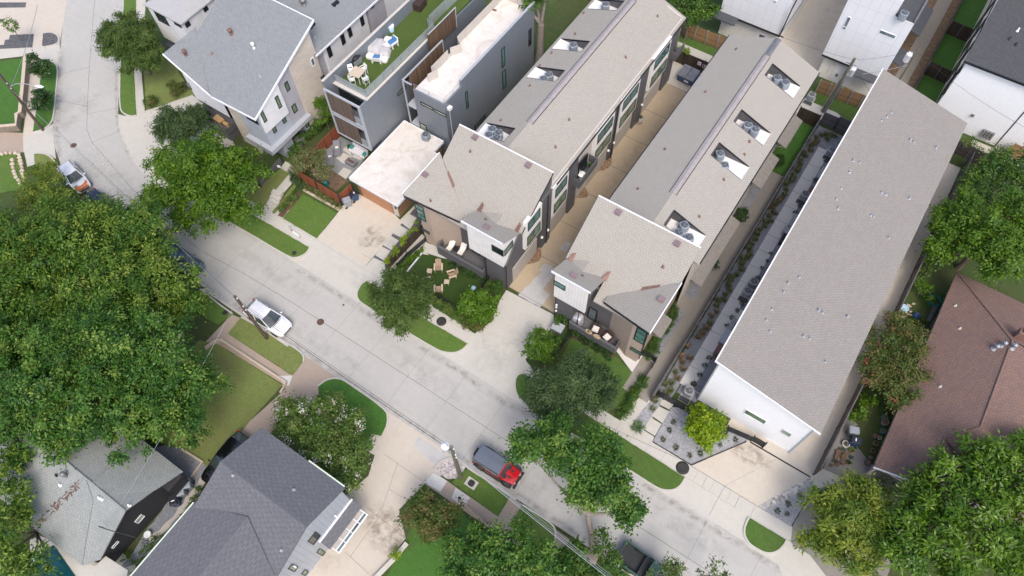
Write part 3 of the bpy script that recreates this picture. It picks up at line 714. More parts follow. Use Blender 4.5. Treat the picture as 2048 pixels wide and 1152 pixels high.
m, t, b = nt('membrane_stained'); P = pos(t)
setc(t, b, mix(t, ramp(t, noise(t, P, .55, 7, .7, .8), [(.5, (0, 0, 0)), (.78, (.7,)*3)]), ramp(t, noise(t, P, 2, 4, .6), [(.3, (.66, .62, .56)), (.7, (.74, .71, .66))]), (.46, .36, .25)))
b.inputs['Roughness'].default_value = .6
siding('siding_dark', (.115, .113, .118), .18, 1, .1, .4)
siding('siding_greymetal', (.205, .23, .26), .22, 1, .18, .6, .06, .45, 3.1)
siding('siding_white_h', (.80, .80, .81), .2, 1, .1, .35)
siding('siding_white_v', (.80, .775, .735), .3, 0, .07, .35)
siding('siding_pale_blue', (.42, .46, .51), .2, 1, .1, .3)
siding('siding_lavender', (.43, .42, .45), .2, 1, .1, .3)
siding('siding_metal_v', (.40, .43, .47), .42, 0, .07, .5, .05, .4)
siding('siding_black', (.035, .035, .04), .16, 1, .12, .5)
siding('standing_seam', (.42, .42, .42), .32, 0, .1, .5, .05, .45)
siding('seam_dark', (.07, .075, .085), .3, 0, .1, .5, .1, .5)
brickm('board_white', (.74, .755, .775), (.76, .775, .795), (.64, .66, .68), .95, 1.5, .03, 0, rough=.7, bmp=.3, blotch=.06, grain=.03)
siding('garage_taupe', (.47, .43, .385), .55, 1, .05, .3, .05)
siding('door_orange', (.47, .235, .125), .6, 1, .04, .3, .1)
plain('stucco_brown', (.40, .32, .255), .9, var=.06)
plain('awning_brown', (.23, .21, .19), .85)
plain('ridge_mauve', (.33, .30, .295), .8)
plain('stucco_taupe', (.52, .475, .42), .9, var=.06)
plain('stucco_white', (.86, .87, .88), .85, var=.03)
plain('stucco_offwhite', (.76, .74, .69), .9, var=.06)
plain('trim_white', (.82, .83, .86), .5, var=.03)
plain('trim_grey', (.40, .42, .45), .5, var=.06)
plain('trim_tan', (.56, .52, .46), .6, var=.08)
plain('trim_green', (.62, .70, .56), .5, var=.05)
plain('dark_metal', (.04, .042, .047), .45, .4, var=.2)
plain('black_frame', (.022, .024, .027), .4, .2)
plain('flash_rust', (.22, .13, .10), .6, .3, var=.3, sc=8)
plain('vent_mauve', (.23, .165, .175), .6, var=.15)
plain('vent_brown', (.20, .095, .075), .5, var=.2)
plain('galv', (.36, .38, .40), .45, .4, var=.15, sc=8)
plain('lead_grey', (.24, .24, .245), .5, .5, var=.2)
plain('white_plastic', (.82, .82, .80), .45, var=.03)
brickm('stone_pale', (.66, .59, .50), (.58, .51, .43), (.50, .44, .37), .55, .24, .012, blotch=.15, bmp=.3)
brickm('block_wall', (.30, .25, .20), (.22, .185, .15), (.15, .13, .11), .4, .2, .02)
brickm('brick_red', (.25, .10, .065), (.19, .08, .05), (.30, .27, .24), .22, .075, .012)
brickm('deck_grey', (.17, .167, .17), (.13, .128, .132), (.04, .04, .04), 2.2, .15, .012, bmp=.3)
planks('wood_screen', (.125, .09, .07), .07, 0, .45)
planks('wood_clad', (.26, .155, .085), .17, 1, .3)
planks('fence_brown', (.30, .15, .06), .16, 0, .3)
planks('fence_dark', (.055, .038, .028), .14, 0, .45)
planks('fence_slat', (.085, .07, .062), .16, 1, .35)
planks('fence_slat_tan', (.30, .18, .09), .18, 1, .3)
planks('fence_rust', (.26, .075, .035), 1.1, 0, .12)
planks('bamboo', (.14, .085, .05), .06, 0, .6)
planks('timber_grey', (.125, .125, .132), .2, 1, .3)
glass('glass_teal', (.11, .245, .21)); glass('glass_dark', (.02, .03, .03)); glass('glass_green', (.16, .25, .15))
glass('glass_pale', (.38, .42, .34)); glass('glass_grey', (.15, .19, .20)); glass('glass_blue', (.10, .15, .19))
m, t, b = nt('glass_clear'); b.inputs['Base Color'].default_value = (.55, .575, .58, 1); b.inputs['Roughness'].default_value = .12
tr = t.nodes.new('ShaderNodeBsdfTransparent'); tr.inputs[0].default_value = (.9, .95, .95, 1); ms = t.nodes.new('ShaderNodeMixShader'); ms.inputs[0].default_value = .4
t.links.new(tr.outputs[0], ms.inputs[1]); t.links.new(b.outputs[0], ms.inputs[2]); t.links.new(ms.outputs[0], t.nodes['Material Output'].inputs['Surface'])

# ================================================================= building helpers
def extr(b, pts, v):
    """polygon plate extruded along v"""
    v = Vector(v); pts = [Vector(p) for p in pts]; n = len(pts)
    nz = sum((pts[i].cross(pts[(i+1) % n]) for i in range(n)), Vector())
    if nz.dot(v) > 0: pts = pts[::-1]
    q = [p+v for p in pts]
    return b.add(pts+q, [list(range(n)), list(range(2*n-1, n-1, -1))]+[[i, i+n, (i+1) % n+n, (i+1) % n] for i in range(n)])
def window(par, p, u, w, h, n, fr='black_frame', gl='glass_teal', nx=1, ny=1, fw=.07, lab=None, ratio=None):
    """frame standing 6 cm proud of the wall with a set-in pane and glazing bars"""
    p, u, n = Vector(p), Vector(u).normalized(), Vector(n).normalized(); up = Vector((0, 0, 1))
    b = MB()
    def bar(u0, u1, z0, z1, pr=.06): b.obox(p+u*u0+up*z0-n*.02, u*(u1-u0), up*(z1-z0), n*(pr+.02))
    bar(0, fw, 0, h); bar(w-fw, w, 0, h); bar(fw, w-fw, 0, fw, .062); bar(fw, w-fw, h-fw, h, .062)
    for i in range(1, nx): bar(w*i/nx-.025, w*i/nx+.025, fw, h-fw, .045)
    rs = ratio or [i/ny for i in range(1, ny)]
    for r in rs: bar(fw, w-fw, h*r-.025, h*r+.025, .048)
    o = b.build('window', fr, par)
    if lab: o['label'] = lab
    g = MB(); g.obox(p+u*fw+up*fw, u*(w-2*fw), up*(h-2*fw), n*.018); g.build('pane', gl, o)
    return o
def winpx(par, ax, v, sg, px, **k):
    q = [onax(x, y, ax, v) for x, y in px]; c = 1-ax
    a0, a1 = min(p[c] for p in q), max(p[c] for p in q); zz = sorted(p.z for p in q)
    z0, z1 = sum(zz[:len(zz)//2])/(len(zz)//2), sum(zz[len(zz)//2:])/(len(zz)-len(zz)//2)
    if len(px) == 4:
        aa = sorted(p[c] for p in q); a0, a1 = (aa[0]+aa[1])/2, (aa[2]+aa[3])/2
    p = [0, 0, z0]; p[ax] = v; p[c] = a0; n = [0, 0, 0]; n[ax] = sg; u = [0, 0, 0]; u[c] = 1
    return window(par, p, u, a1-a0, z1-z0, n, **k)
def hit(px, py, fn):
    z = 8.0
    for _ in range(60):
        q = G(px, py, z); z = .5*z+.5*fn(q.x, q.y)
    return G(px, py, z)
def boxvent(roof, p, m='vent_mauve', s=.42):
    b = MB(); b.obox((p.x-s/2, p.y-s/2, p.z-.05), (s, 0, 0), (0, s, 0), (0, 0, .2)); b.obox((p.x-s*.62, p.y-s*.62, p.z+.15), (s*1.24, 0, 0), (0, s*1.24, 0), (0, 0, .07))
    b.build('vent', m, roof)
def pipevent(roof, p, m='flash_rust', h=.3, r=.06):
    b = MB(); b.lathe((p.x, p.y, p.z-.06), [(.15, 0), (.14, .08), (r*1.4, .1), (r, .14), (r, h), (r*.6, h+.005)], 10); b.build('vent', m, roof)
def turbine(roof, p, m='vent_brown', s=1.0):
    b = MB(); b.lathe((p.x, p.y, p.z-.15), [(.3*s, 0), (.29*s, .2), (.2*s, .26), (.19*s, .45), (.3*s, .5), (.36*s, .62), (.33*s, .78), (.18*s, .86), (.02, .88)], 18); b.build('vent', m, roof)

# ================================================================= the two mirrored town-house rows
def town_row(name, label, xa, s, b0, b1, do, m0, zb, sm, oc, pd0, pd1, db, lo, wells, bx, og):
    X = lambda d: xa+s*d
    T = thing(name, label, 'house', (X(4.6), 43.5, 0))
    Mz = lambda y: 10.3-.64*(33.9-y)
    Bz = lambda y: 8.7-.63*(y-26.4)
    dm_ = do-lo; d2 = do+lo*.6; rw = pd0-.1; dl = do-4.8; Lz = lambda d: 6.5+.44*(d-dl); yL = lambda d: (Lz(d)-10.3)/.64+33.9
    RE = -.28; rid = (4.85 if s < 0 else 4.45); ed = 9.35
    Rz = lambda d: 9.8-1.8/4.75*abs(d-rid)
    # ---- walls
    w = MB()
    def wl(pts, vec, mi): w.mat(mi); extr(w, [(X(d), y, z) for d, y, z in pts], vec)
    sx = Vector((s, 0, 0)); iy = Vector((0, .2, 0))
    wl([(0, 26.75, 0), (0, 34.2, 0), (0, 34.2, 10.1), (0, 29, 6.95), (0, 26.75, zb)], sx*.2, 1)         # alley flank, dark board
    wl([(.2, 26.75, 0), (rw, 26.75, 0), (rw, 26.75, zb), (.2, 26.75, zb)], iy, 1)
    wl([(rw, 26.95, 0), (rw, 28.1, 0), (rw, 28.1, zb), (rw, 26.95, zb)], -sx*.15, 1)
    wl([(rw-.15, 28.1, 0), (db, 28.1, 0), (db, 28.1, 6.5), (rw-.15, 28.1, 6.5)], iy, 1)
    yb = 26.85
    wl([(db, 28.1, 0), (sm, yb, 0), (sm, yb, Lz(sm)-.2), (db, 28.1, Lz(db)-.2)], iy, 0)
    wl([(sm, yb, 0), (oc, yb, 0), (oc, yb, Lz(oc)-.12), (sm, yb, Lz(sm)-.12)], iy, 0)
    wl([(oc, yb+.2, 0), (oc, 34.2, 0), (oc, 34.2, 10.0), (oc, yL(oc), Lz(oc)-.15), (oc, yb+.2, Lz(oc)-.15)], -sx*.2, 0)
    wl([(.2, 34.0, 0), (oc-.2, 34.0, 0), (oc-.2, 34.0, 10.1), (.2, 34.0, 10.1)], iy, 2)
    wl([(0, 34.2, 0), (0, 60, 0), (0, 60, 8.02), (0, 34.2, 8.02)], sx*.2, 2)
    wl([(9.0, 34.2, 0), (9.0, 60, 0), (9.0, 60, 8.02), (9.0, 34.2, 8.02)], -sx*.2, 2)
    wl([(.2, 60, 0), (8.8, 60, 0), (8.8, 60, 8.1), (rid, 60, 9.7), (.2, 60, 8.1)], -iy, 2)
    w.build('wall', ['stucco_brown', 'siding_dark', 'stucco_taupe'], T)
    # ---- white upper box
    w = MB(); d0, d1 = b0+.25, b1-.35
    def wl2(pts, vec, mi=0): w.mat(mi); extr(w, [(X(d), y, z) for d, y, z in pts], vec)
    wl2([(d0, 26.5, zb), (d1, 26.5, zb), (d1, 26.5, Bz(26.5)-.32), (d0, 26.5, Bz(26.5)-.32)], iy)
    wl2([(d1, 26.7, zb), (d1, 28.9, zb), (d1, 28.9, 6.9), (d1, 26.7, Bz(26.7)-.2)], -sx*.2, 1)
    wl2([(d0, 26.7, zb), (d0, 28.3, zb), (d0, 28.3, zb+.8), (d0, 30, zb+.8), (d0, 32.4, zb+2.4), (d0, 33.9, zb+2.4), (d0, 33.9, 10.1), (d0, 29.0, 7.0), (d0, 26.7, Bz(26.7)-.1)], sx*.15)
    wl2([(d0+.15, 26.7, zb), (d1-.2, 26.7, zb), (d1-.2, 28.2, zb), (d0+.15, 28.2, zb)], (0, 0, .15))
    w.build('upper_storey', ['siding_white_v', 'siding_dark'], T)
    # ---- front roofs
    rf = MB()
    def rp(pts): rf.slab([(X(d), y, z) for d, y, z in pts], .16)
    rp([(m0, 28.92, Mz(28.92)), (b1, 28.92, Mz(28.92)), (b1, 33.9, Mz(33.9)), (m0, 33.9, Mz(33.9))])
    rp([(b1, 27.15, Mz(27.15)), (dl, 27.15, Mz(27.15)), (dl, 33.9, 10.3), (b1, 33.9, 10.3)])
    rp([(dl, yL(dl), Mz(yL(dl))), (dm_, yL(dm_), Mz(yL(dm_))), (dm_, 33.9, 10.3), (dl, 33.9, 10.3)])
    rp([(dl, 27.15, Mz(27.15)), (dl+2.5, 27.15, Mz(27.15)), (dl+1.2, yL(dl), Mz(yL(dl))), (dl, yL(dl), Mz(yL(dl)))])
    rp([(dl, 27.3, 6.5+.02), (d2, 25.75, Lz(d2)+.02), (d2, yL(d2)-.05, Lz(d2)+.02), (dl, yL(dl), 6.5+.02)])
    rp([(b0, 26.3, Bz(26.3)), (b1, 26.3, Bz(26.3)), (b1, 28.92, Bz(28.92)), (b0, 28.92, Bz(28.92))])
    dm = (b0+b1)/2
    rf.slab([(X(b1-.3), 28.92, 7.13), (X(dm), 29.55, Mz(29.55)+.01), (X(dm), 28.3, Bz(28.3)+.01)], .02)
    rf.slab([(X(b0+.3), 28.92, 7.13), (X(dm), 28.3, Bz(28.3)+.012), (X(dm), 29.55, Mz(29.55)+.012)], .02)
    R = rf.build('roof', 'shingle_tan', T)
    # flashing, fascias
    fl = MB()
    for dd in (b1-.05, b0+.3): fl.slab([(X(dd-.2), 28.6, 7.2), (X(dd+.25), 28.75, 7.16), (X(dd+.2), 29.6, 7.56), (X(dd-.1), 29.4, 7.5)], .02)
    a, c2 = dl+2.2, dl+3.4
    fl.slab([(X(a), yL(a)-.12, Lz(a)+.05), (X(c2), yL(c2)-.12, Lz(c2)+.05), (X(c2), yL(c2)+.14, Lz(c2)+.11), (X(a), yL(a)+.22, Lz(a)+.16)], .02)
    parts(fl, 'flashing', 'flash_rust', R)
    fa = MB()
    fa.obox((X(m0), 33.9, 10.12), (s*(dm_-m0), 0, 0), (0, .12, 0), (0, 0, .22))
    fa.obox((X(b0), 26.22, Bz(26.3)-.2), (s*(b1-b0), 0, 0), (0, .08, 0), (0, 0, .22))
    q0, q1 = Vector((X(d2), 25.75, Lz(d2)-.18)), Vector((X(d2), yL(d2)-.05, Lz(d2)-.18))
    fa.obox(q0, q1-q0, (s*.08, 0, 0), (0, 0, .22))
    fa.build('fascia', 'trim_white', R)
    fd = MB()
    q0, q1 = Vector((X(dl), 27.22, 6.3)), Vector((X(do), 25.67, Lz(do)-.2)); fd.obox(q0, q1-q0, (0, .07, 0), (0, 0, .2))
    q0, q1 = Vector((X(m0)-s*.05, 28.95, Mz(28.95)-.2)), Vector((X(m0)-s*.05, 33.9, 10.1)); fd.obox(q0, q1-q0, (s*.05, 0, 0), (0, 0, .2))
    parts(fd, 'gutter', 'black_frame', R)
    # ---- rear gable with sunk equipment decks on the outer slope
    rb = MB()
    def rs(d0, d1, y0, y1): rb.slab([(X(d0), y0, Rz(d0)), (X(d1), y0, Rz(d1)), (X(d1), y1, Rz(d1)), (X(d0), y1, Rz(d0))], .14)
    rs(RE, rid, 33.95, 60.3)
    du, dd = rid+.85, rid+4.15
    cuts = [33.95]+[v for wl_ in wells for v in wl_]+[60.3]
    for i in range(0, len(cuts), 2): rs(rid, ed, cuts[i], cuts[i+1])
    for y0, y1 in wells: rs(rid, du, y0, y1); rs(dd, ed, y0, y1)
    RR = rb.build('roof', 'shingle_tan', T)
    rc = MB()
    for sg in (-1, 1):
        for (ya, yb_, zz) in ((38.0, 57.6, .03), (57.6, 60.32, .05)):
            rc.mat(0 if zz < .04 else 1)
            rc.slab([(X(rid), ya, 9.8+zz), (X(rid+.3*sg), ya, 9.8-.1+zz), (X(rid+.3*sg), yb_, 9.8-.1+zz), (X(rid), yb_, 9.8+zz)], .03)
    rc.build('ridge_vent', ['ridge_mauve', 'lead_grey'], RR)
    rl = MB()
    for sg in (-1, 1): rl.obox((X(rid+.31*sg), 38.0, Rz(rid+.31)+.01), (s*.05*sg, 0, -.02), (0, 19.6, 0), (0, 0, .04))
    parts(rl, 'ridge_edge', 'dark_metal', RR)
    for y0, y1 in wells:
        zd = Rz(dd)-.03; kb_ = MB()
        kb_.mat(0).slab([(X(du), y0, zd), (X(dd), y0, zd), (X(dd), y1, zd), (X(du), y1, zd)], .1)
        kb_.mat(0).obox((X(dd)-s*.06, y0, zd), (s*.06, 0, 0), (0, y1-y0, 0), (0, 0, .06))
        kb_.mat(1)
        extr(kb_, [(X(du), y0, zd), (X(du), y1, zd), (X(du), y1, Rz(du)+.02), (X(du), y0, Rz(du)+.02)], (-s*.06, 0, 0))
        for yy, v in ((y0, -.06), (y1, .06)): extr(kb_, [(X(du), yy, zd), (X(dd), yy, zd), (X(dd), yy, zd+.05), (X(du), yy, Rz(du)+.02)], (0, v, 0))
        kb_.build('equipment_deck', ['membrane_white', 'siding_dark'], RR)
    eg = MB()
    eg.obox((X(RE)-s*.1, 34.6, 7.86), (s*.1, 0, 0), (0, 25.7, 0), (0, 0, .13)); eg.obox((X(ed), 34.2, 7.80), (s*.1, 0, 0), (0, 26.1, 0), (0, 0, .13))
    parts(eg, 'gutter', 'black_frame', RR)
    # ---- vents
    fnf = lambda x, y: max(Mz(y), Lz((x-xa)*s) if (x-xa)*s > dl else 0, Bz(y) if (x-xa)*s < b1 and y < 29 else 0)
    for p in bx: boxvent(R, hit(*p, fnf))
    for p in og:
        q = hit(*p, fnf); q = q if q.y < 33.9 else hit(*p, lambda x, y: Rz((x-xa)*s))
        pipevent(RR if q.y > 33.9 else R, q)
    # ---- porch
    pb = MB(); pb.mat(0).box(min(X(pd0), X(pd1)), max(X(pd0), X(pd1)), 26.45, 28.2, 0, .55)
    dk = pb.build('porch_deck', 'deck_grey', T)
    pw = MB(); xa0, xa1 = sorted((X(pd0), X(pd1)))
    pw.box(xa0-.1, xa1+.1, 26.33, 26.45, 0, 1.5); pw.box(xa0-.1, xa0, 26.45, 27.9, 0, 1.5); pw.box(xa1, xa1+.1, 26.45, 27.9, 0, 1.5)
    pw.obox((xa0-.14, 26.29, 1.5), (xa1-xa0+.28, 0, 0), (0, .2, 0), (0, 0, .05))
    pw.build('porch_wall', 'timber_grey', T)
    return T, X, R, RR
b_ = Zm(790, 240, 4.609); d_ = Zm(1080, 380, 4.431); e_ = Zm(1300, 260, 3.84)
ROW1, X1, RF1, RR1 = town_row('town_house_row', 'long row of town houses with tan shingles left of the shared alley, fire-pit courtyard side', -19.5, -1, -.1, 4.25, 10.1, -.25, 4.3, 8.6, 9.8, 2.6, 7.8, 6.15, .3,
    [(35.1, 36.9), (43.9, 45.6), (48.6, 50.3), (55.6, 57.3)],
    [b_.p(*q) for q in ((738, 168), (1230, 425), (278, 512), (845, 995))],
    [b_.p(*q) for q in ((695, 290), (325, 745), (835, 920))]+[R13.p(*q) for q in ((930, 97), (742, 340), (408, 708), (327, 870), (495, 80), (445, 203), (305, 315), (235, 390), (178, 508), (5, 713))])
ROW1['label'] = 'long row of tan-shingled town houses whose windowed flank overlooks the shared tan alley'
ROW2, X2, RF2, RR2 = town_row('town_house_row', 'long row of tan-shingled town houses between the shared alley and the gravel side path', -14.1, 1, -.45, 3.3, 9.0, -.6, 4.3, 7.3, 8.5, 1.8, 6.4, 4.9, 0,
    [(34.9, 36.7), (43.8, 45.5), (48.5, 50.2), (55.4, 57.2)],
    [d_.p(*q) for q in ((693, 205), (1215, 482), (297, 763), (1072, 975))],
    [d_.p(*q) for q in ((1090, 682), (375, 763), (1410, 238))]+[R13.p(*q) for q in ((1395, 292), (1213, 545), (975, 883), (815, 1117), (1472, 838))]+[e_.p(*q) for q in ((725, 190), (565, 382), (763, 93))])
# windows of the left row
c_ = Zm(800, 380, 5.235)
GLT = dict(gl='glass_teal')
winpx(ROW1, 1, 26.5, -1, [c_.p(*q) for q in ((960, 565), (1085, 640), (1085, 700), (965, 625))], nx=1, gl='glass_dark')
winpx(ROW1, 0, -19.65, 1, [c_.p(*q) for q in ((1092, 640), (1178, 515), (1178, 580), (1092, 695))], gl='glass_green')
winpx(ROW1, 1, 26.85, -1, [c_.p(*q) for q in ((150, 130), (245, 185), (278, 335), (185, 285))], ny=3, gl='glass_teal')
winpx(ROW1, 1, 26.85, -1, [c_.p(*q) for q in ((215, 385), (310, 440), (315, 465), (222, 410))], gl='glass_teal')
window(ROW1, (-24.5, 28.1, .6), (1, 0, 0), .95, 2.2, (0, -1, 0), gl='glass_grey', fw=.13)['label'] = 'glazed porch door in a dark frame'
window(ROW1, (-23.7, 28.1, 5.2), (1, 0, 0), .6, .7, (0, -1, 0), gl='glass_teal')
bays = [(29.7, 31.9, 4.0, 7.9), (34.3, 36.5, 3.7, 7.8), (41.9, 45.0, 3.7, 7.8), (46.8, 50.1, 3.8, 7.8), (53.3, 56.7, 3.9, 7.9)]
for y0, y1, z0, z1 in bays:
    w = MB(); w.box(-19.5, -19.18, y0-.25, y1+.25, z0-.35, z1+.1)
    o = w.build('bay', 'stucco_offwhite', ROW1)
    window(o, (-19.18, y0, z0), (0, 1, 0), y1-y0, 1.45, (1, 0, 0), gl='glass_green', nx=2)
    window(o, (-19.18, y0+.1, z0+2.35), (0, 1, 0), y1-y0-.2, 1.3, (1, 0, 0), gl='glass_teal', nx=2)
w = MB()
for y0, y1 in ((32.4, 33.9), (37.3, 38.6), (45.4, 46.4), (50.6, 52.4), (57.2, 59.2)): w.box(-19.5, -19.25, y0, y1, 0, 7.85)
parts(w, 'pilaster', 'siding_dark', ROW1)
for y0, y1 in ((27.7, 31.8), (34.4, 37.1), (41.4, 45.1), (46.7, 50.3), (53.0, 56.9)):
    w = MB(); w.box(-19.5, -19.42, y0, y1, .02, 2.5); w.build('garage_door', 'garage_taupe', ROW1)
w = MB()
w.tube([(-19.18, 33.2, .05), (-19.18, 33.2, 7.8)], .05, 8)
w.tube([(-19.18, 45.9, .05), (-19.18, 45.9, 7.8)], .05, 8); w.tube([(-21.8, 26.66, .05), (-21.8, 26.66, 4.3)], .05, 8); w.tube([(-19.45, 26.66, .05), (-19.45, 26.66, 4.3)], .05, 8)
parts(w, 'downpipe', 'black_frame', ROW1)
w = MB(); w.mat(0).box(-19.5, -18.55, 37.9, 41.3, 4.0, 4.15); w.mat(1).box(-18.6, -18.52, 37.9, 41.3, 4.15, 5.15)
w.mat(1).box(-19.5, -18.6, 37.9, 37.98, 4.15, 5.15); w.mat(1).box(-19.5, -18.6, 41.22, 41.3, 4.15, 5.15)
w.build('balcony', ['deck_grey', 'timber_grey'], ROW1)
window(ROW1, (-19.25, 38.8, 4.3), (0, 1, 0), 1.6, 2.1, (1, 0, 0), gl='glass_dark', nx=2)
w = MB(); w.mat(0).box(-19.5, -18.7, 58.0, 60.0, 4.0, 4.15); w.mat(1).box(-18.76, -18.68, 58.0, 60, 4.15, 5.2); w.mat(1).box(-19.5, -18.7, 57.95, 58.03, 4.15, 5.2)
w.build('balcony', ['deck_grey', 'timber_grey'], ROW1)
for q in ((275, 232), (240, 275)):
    p = onax(*R23.p(*q), 0, -19.3); w = MB(); w.lathe((-19.15, p.y, p.z-.15), [(.03, 0), (.12, .05), (.15, .15), (.1, .26), (.02, .3)], 12); w.build('wall_lamp', 'white_plastic', ROW1)
for q in ((830, 615), (663, 838), (630, 885)):
    p = onax(*R13.p(*q), 0, -19.3); w = MB(); w.lathe((-19.1, p.y, p.z-.15), [(.03, 0), (.12, .05), (.15, .15), (.1, .26), (.02, .3)], 12); w.build('wall_lamp', 'white_plastic', ROW1)
w = MB(); w.lathe((-23.0, 28.1, 2.3), [(.03, 0), (.08, .02), (.09, .3), (.03, .33)], 10); w.build('wall_lamp', 'white_plastic', ROW1)
# windows of the right row
winpx(ROW2, 1, 26.5, -1, [R23.p(*q) for q in ((318, 528), (388, 570), (385, 597), (318, 555))], gl='glass_teal')
f_z = Zm(1180, 640, 9.6)
winpx(ROW2, 1, 26.85, -1, [f_z.p(*q) for q in ((910, 125), (1110, 240), (1040, 475), (835, 365))], ny=3, gl='glass_teal', fw=.1)
winpx(ROW2, 1, 26.85, -1, [f_z.p(*q) for q in ((785, 505), (1010, 635), (985, 680), (770, 555))], gl='glass_teal')
window(ROW2, (-11.5, 28.1, .6), (1, 0, 0), .95, 2.2, (0, -1, 0), gl='glass_grey', fw=.13)['label'] = 'glazed porch door in a dark frame'
window(ROW2, (-10.4, 28.1, 5.2), (1, 0, 0), .7, .7, (0, -1, 0), gl='glass_teal')
for y0 in (29.6, 32.2, 38.0, 42.5, 47.5, 52.0, 56.5): window(ROW2, (-5.1 if y0 > 34 else -5.6, y0, 4.4), (0, 1, 0), 1.5, 1.9, (1, 0, 0), gl='glass_blue')
for (px_, L_) in (((R23.p(985, 745), R23.p(920, 855)), 1.0), ((R23.p(1380, 165), R23.p(1135, 540)), 1.1), ((e_.p(940, 190), e_.p(800, 420)), 1.1), ((R14.p(270, 690), R14.p(170, 850)), 1.1)):
    p, q = G(*px_[0], 3.0), G(*px_[1], 3.0); y0, y1 = q.y, p.y
    x0 = -5.1 if y0 > 33 else -5.6
    w = MB(); w.slab([(x0, y0, 3.25), (x0+L_, y0, 2.85), (x0+L_, y1, 2.85), (x0, y1, 3.25)], .1)
    w.obox((x0, y0, 2.5), (L_*.9, 0, .35), (0, .06, 0), (0, 0, .06)); w.build('awning', 'awning_brown', ROW2)
for z in (1.6, 2.3, 2.75):
    w = MB(); w.lathe((-14.0, 26.6, z-.1), [(.03, 0), (.1, .05), (.11, .14), (.03, .2)], 10); w.build('wall_lamp', 'white_plastic', ROW2)
w = MB(); w.lathe((-9.0, 28.1, 2.3), [(.03, 0), (.08, .02), (.09, .3), (.03, .33)], 10); w.build('wall_lamp', 'white_plastic', ROW2)
w = MB()
for x, y in ((-14.15, 26.66), (-11.75, 26.66), (-5.5, 27.2)): w.tube([(x, y, .05), (x, y, 4.2 if x < -6 else 7.6)], .05, 8)
parts(w, 'downpipe', 'black_frame', ROW2)
# ================================================================= long low white building
T = thing('row_building', 'long white building with a plain taupe shingle shed roof and gable end facing the street', 'house', (4.8, 45, 0))
def zl(x): return 8.85-(x-.4)*(2.1/9.1)
w = MB()
w.mat(0); extr(w, [(.6, 26.7, 0), (9.15, 26.7, 0), (9.15, 26.7, zl(9.15)-.15), (.6, 26.7, zl(.6)-.15)], (0, .2, 0))
w.mat(0); extr(w, [(.6, 62.8, 0), (9.15, 62.8, 0), (9.15, 62.8, zl(9.15)-.15), (.6, 62.8, zl(.6)-.15)], (0, -.2, 0))
w.mat(1); extr(w, [(.6, 26.9, 0), (.6, 62.6, 0), (.6, 62.6, zl(.6)-.15), (.6, 26.9, zl(.6)-.15)], (.2, 0, 0))
w.mat(1); extr(w, [(9.15, 26.9, 0), (9.15, 62.6, 0), (9.15, 62.6, zl(9.15)-.15), (9.15, 26.9, zl(9.15)-.15)], (-.2, 0, 0))
w.build('wall', ['stucco_white', 'trim_grey'], T)
w = MB(); w.slab([(.35, 26.35, zl(.35)), (9.55, 26.35, zl(9.55)), (9.55, 63.0, zl(9.55)), (.35, 63.0, zl(.35))], .16)
LR = w.build('roof', 'shingle_taupe', T)
w = MB(); w.obox((.35, 26.27, zl(.35)-.16), (9.2, 0, -9.2*2.1/9.1), (0, .08, 0), (0, 0, .19)); w.obox((.25, 26.27, zl(.35)-.16), (.1, 0, 0), (0, 36.75, 0), (0, 0, .2))
parts(w, 'fascia', 'trim_white', LR)
w = MB(); w.obox((.55, 26.62, 0), (.12, 0, 0), (0, .3, 0), (0, 0, 8.5)); w.box(9.1, 9.2, 26.6, 27.6, 0, 6.5); parts(w, 'corner_trim', 'trim_grey', T)
winpx(T, 1, 26.7, -1, [R33.p(*q) for q in ((1458, 162), (1555, 225), (1590, 260), (1430, 195))], gl='glass_green', fr='trim_white', fw=.05)
g4 = Zm(1560, 820, 11.517)
winpx(T, 1, 26.7, -1, [g4.p(*q) for q in ((75, 440), (275, 560), (215, 615), (20, 500))], gl='glass_green', fr='trim_grey', fw=.05)
fn = lambda x, y: zl(x)
k4 = Zm(1260, 540, 3.2)
for q in [k4.p(908, 252), k4.p(872, 322), k4.p(897, 393)]+[R24.p(*v) for v in ((315, 865), (352, 878), (446, 1015), (430, 725), (404, 712), (575, 750), (716, 150), (728, 160), (820, 283), (942, 50), (520, 110), (510, 55), (290, 517), (225, 553), (198, 605), (803, 28), (778, 16))]+[R14.p(*v) for v in ((810, 690), (838, 665), (778, 712), (945, 830), (968, 840), (1100, 873), (648, 962), (610, 950), (588, 1018), (540, 1112))]:
    p = hit(*q, fn); pipevent(LR, p, 'galv', random.choice((.22, .3, .36)), random.choice((.05, .07, .09)))
for y0, y1 in ((31, 32.6), (38.5, 40), (46.5, 48), (54, 55.4)): window(T, (.6, y0, 3.2), (0, 1, 0), y1-y0, 1.2, (-1, 0, 0), gl='glass_blue')

# ================================================================= wood-clad garage with white roof
T = thing('garage', 'low wood-clad garage with a stained white flat roof and orange door', 'garage', (-35.8, 32, 0))
w = MB(); w.prism([(-38.5, 27.75), (-33.25, 27.75), (-33.25, 34.6), (-33.9, 34.6), (-33.9, 36.0), (-38.5, 36.0)], 0, 2.62)
w.build('wall', 'wood_clad', T)
rp_ = [(-38.85, 27.35), (-32.75, 27.35), (-32.75, 34.6), (-33.75, 34.6), (-33.75, 36.3), (-38.85, 36.3)]
w = MB(); w.prism(rp_, 2.64, 2.82); GR = w.build('roof', 'membrane_stained', T)
w = MB()
for i in range(6):
    a, c = Vector((*rp_[i], 2.6)), Vector((*rp_[(i+1) % 6], 2.6)); d = (c-a).normalized(); n_ = Vector((d.y, -d.x, 0))
    w.obox(a-d*.0, c-a, n_*.05, (0, 0, .3))
parts(w, 'fascia', 'trim_white', GR)
w = MB(); w.box(-38.0, -34.0, 27.66, 27.75, .03, 2.2); w.build('garage_door', 'door_orange', T)
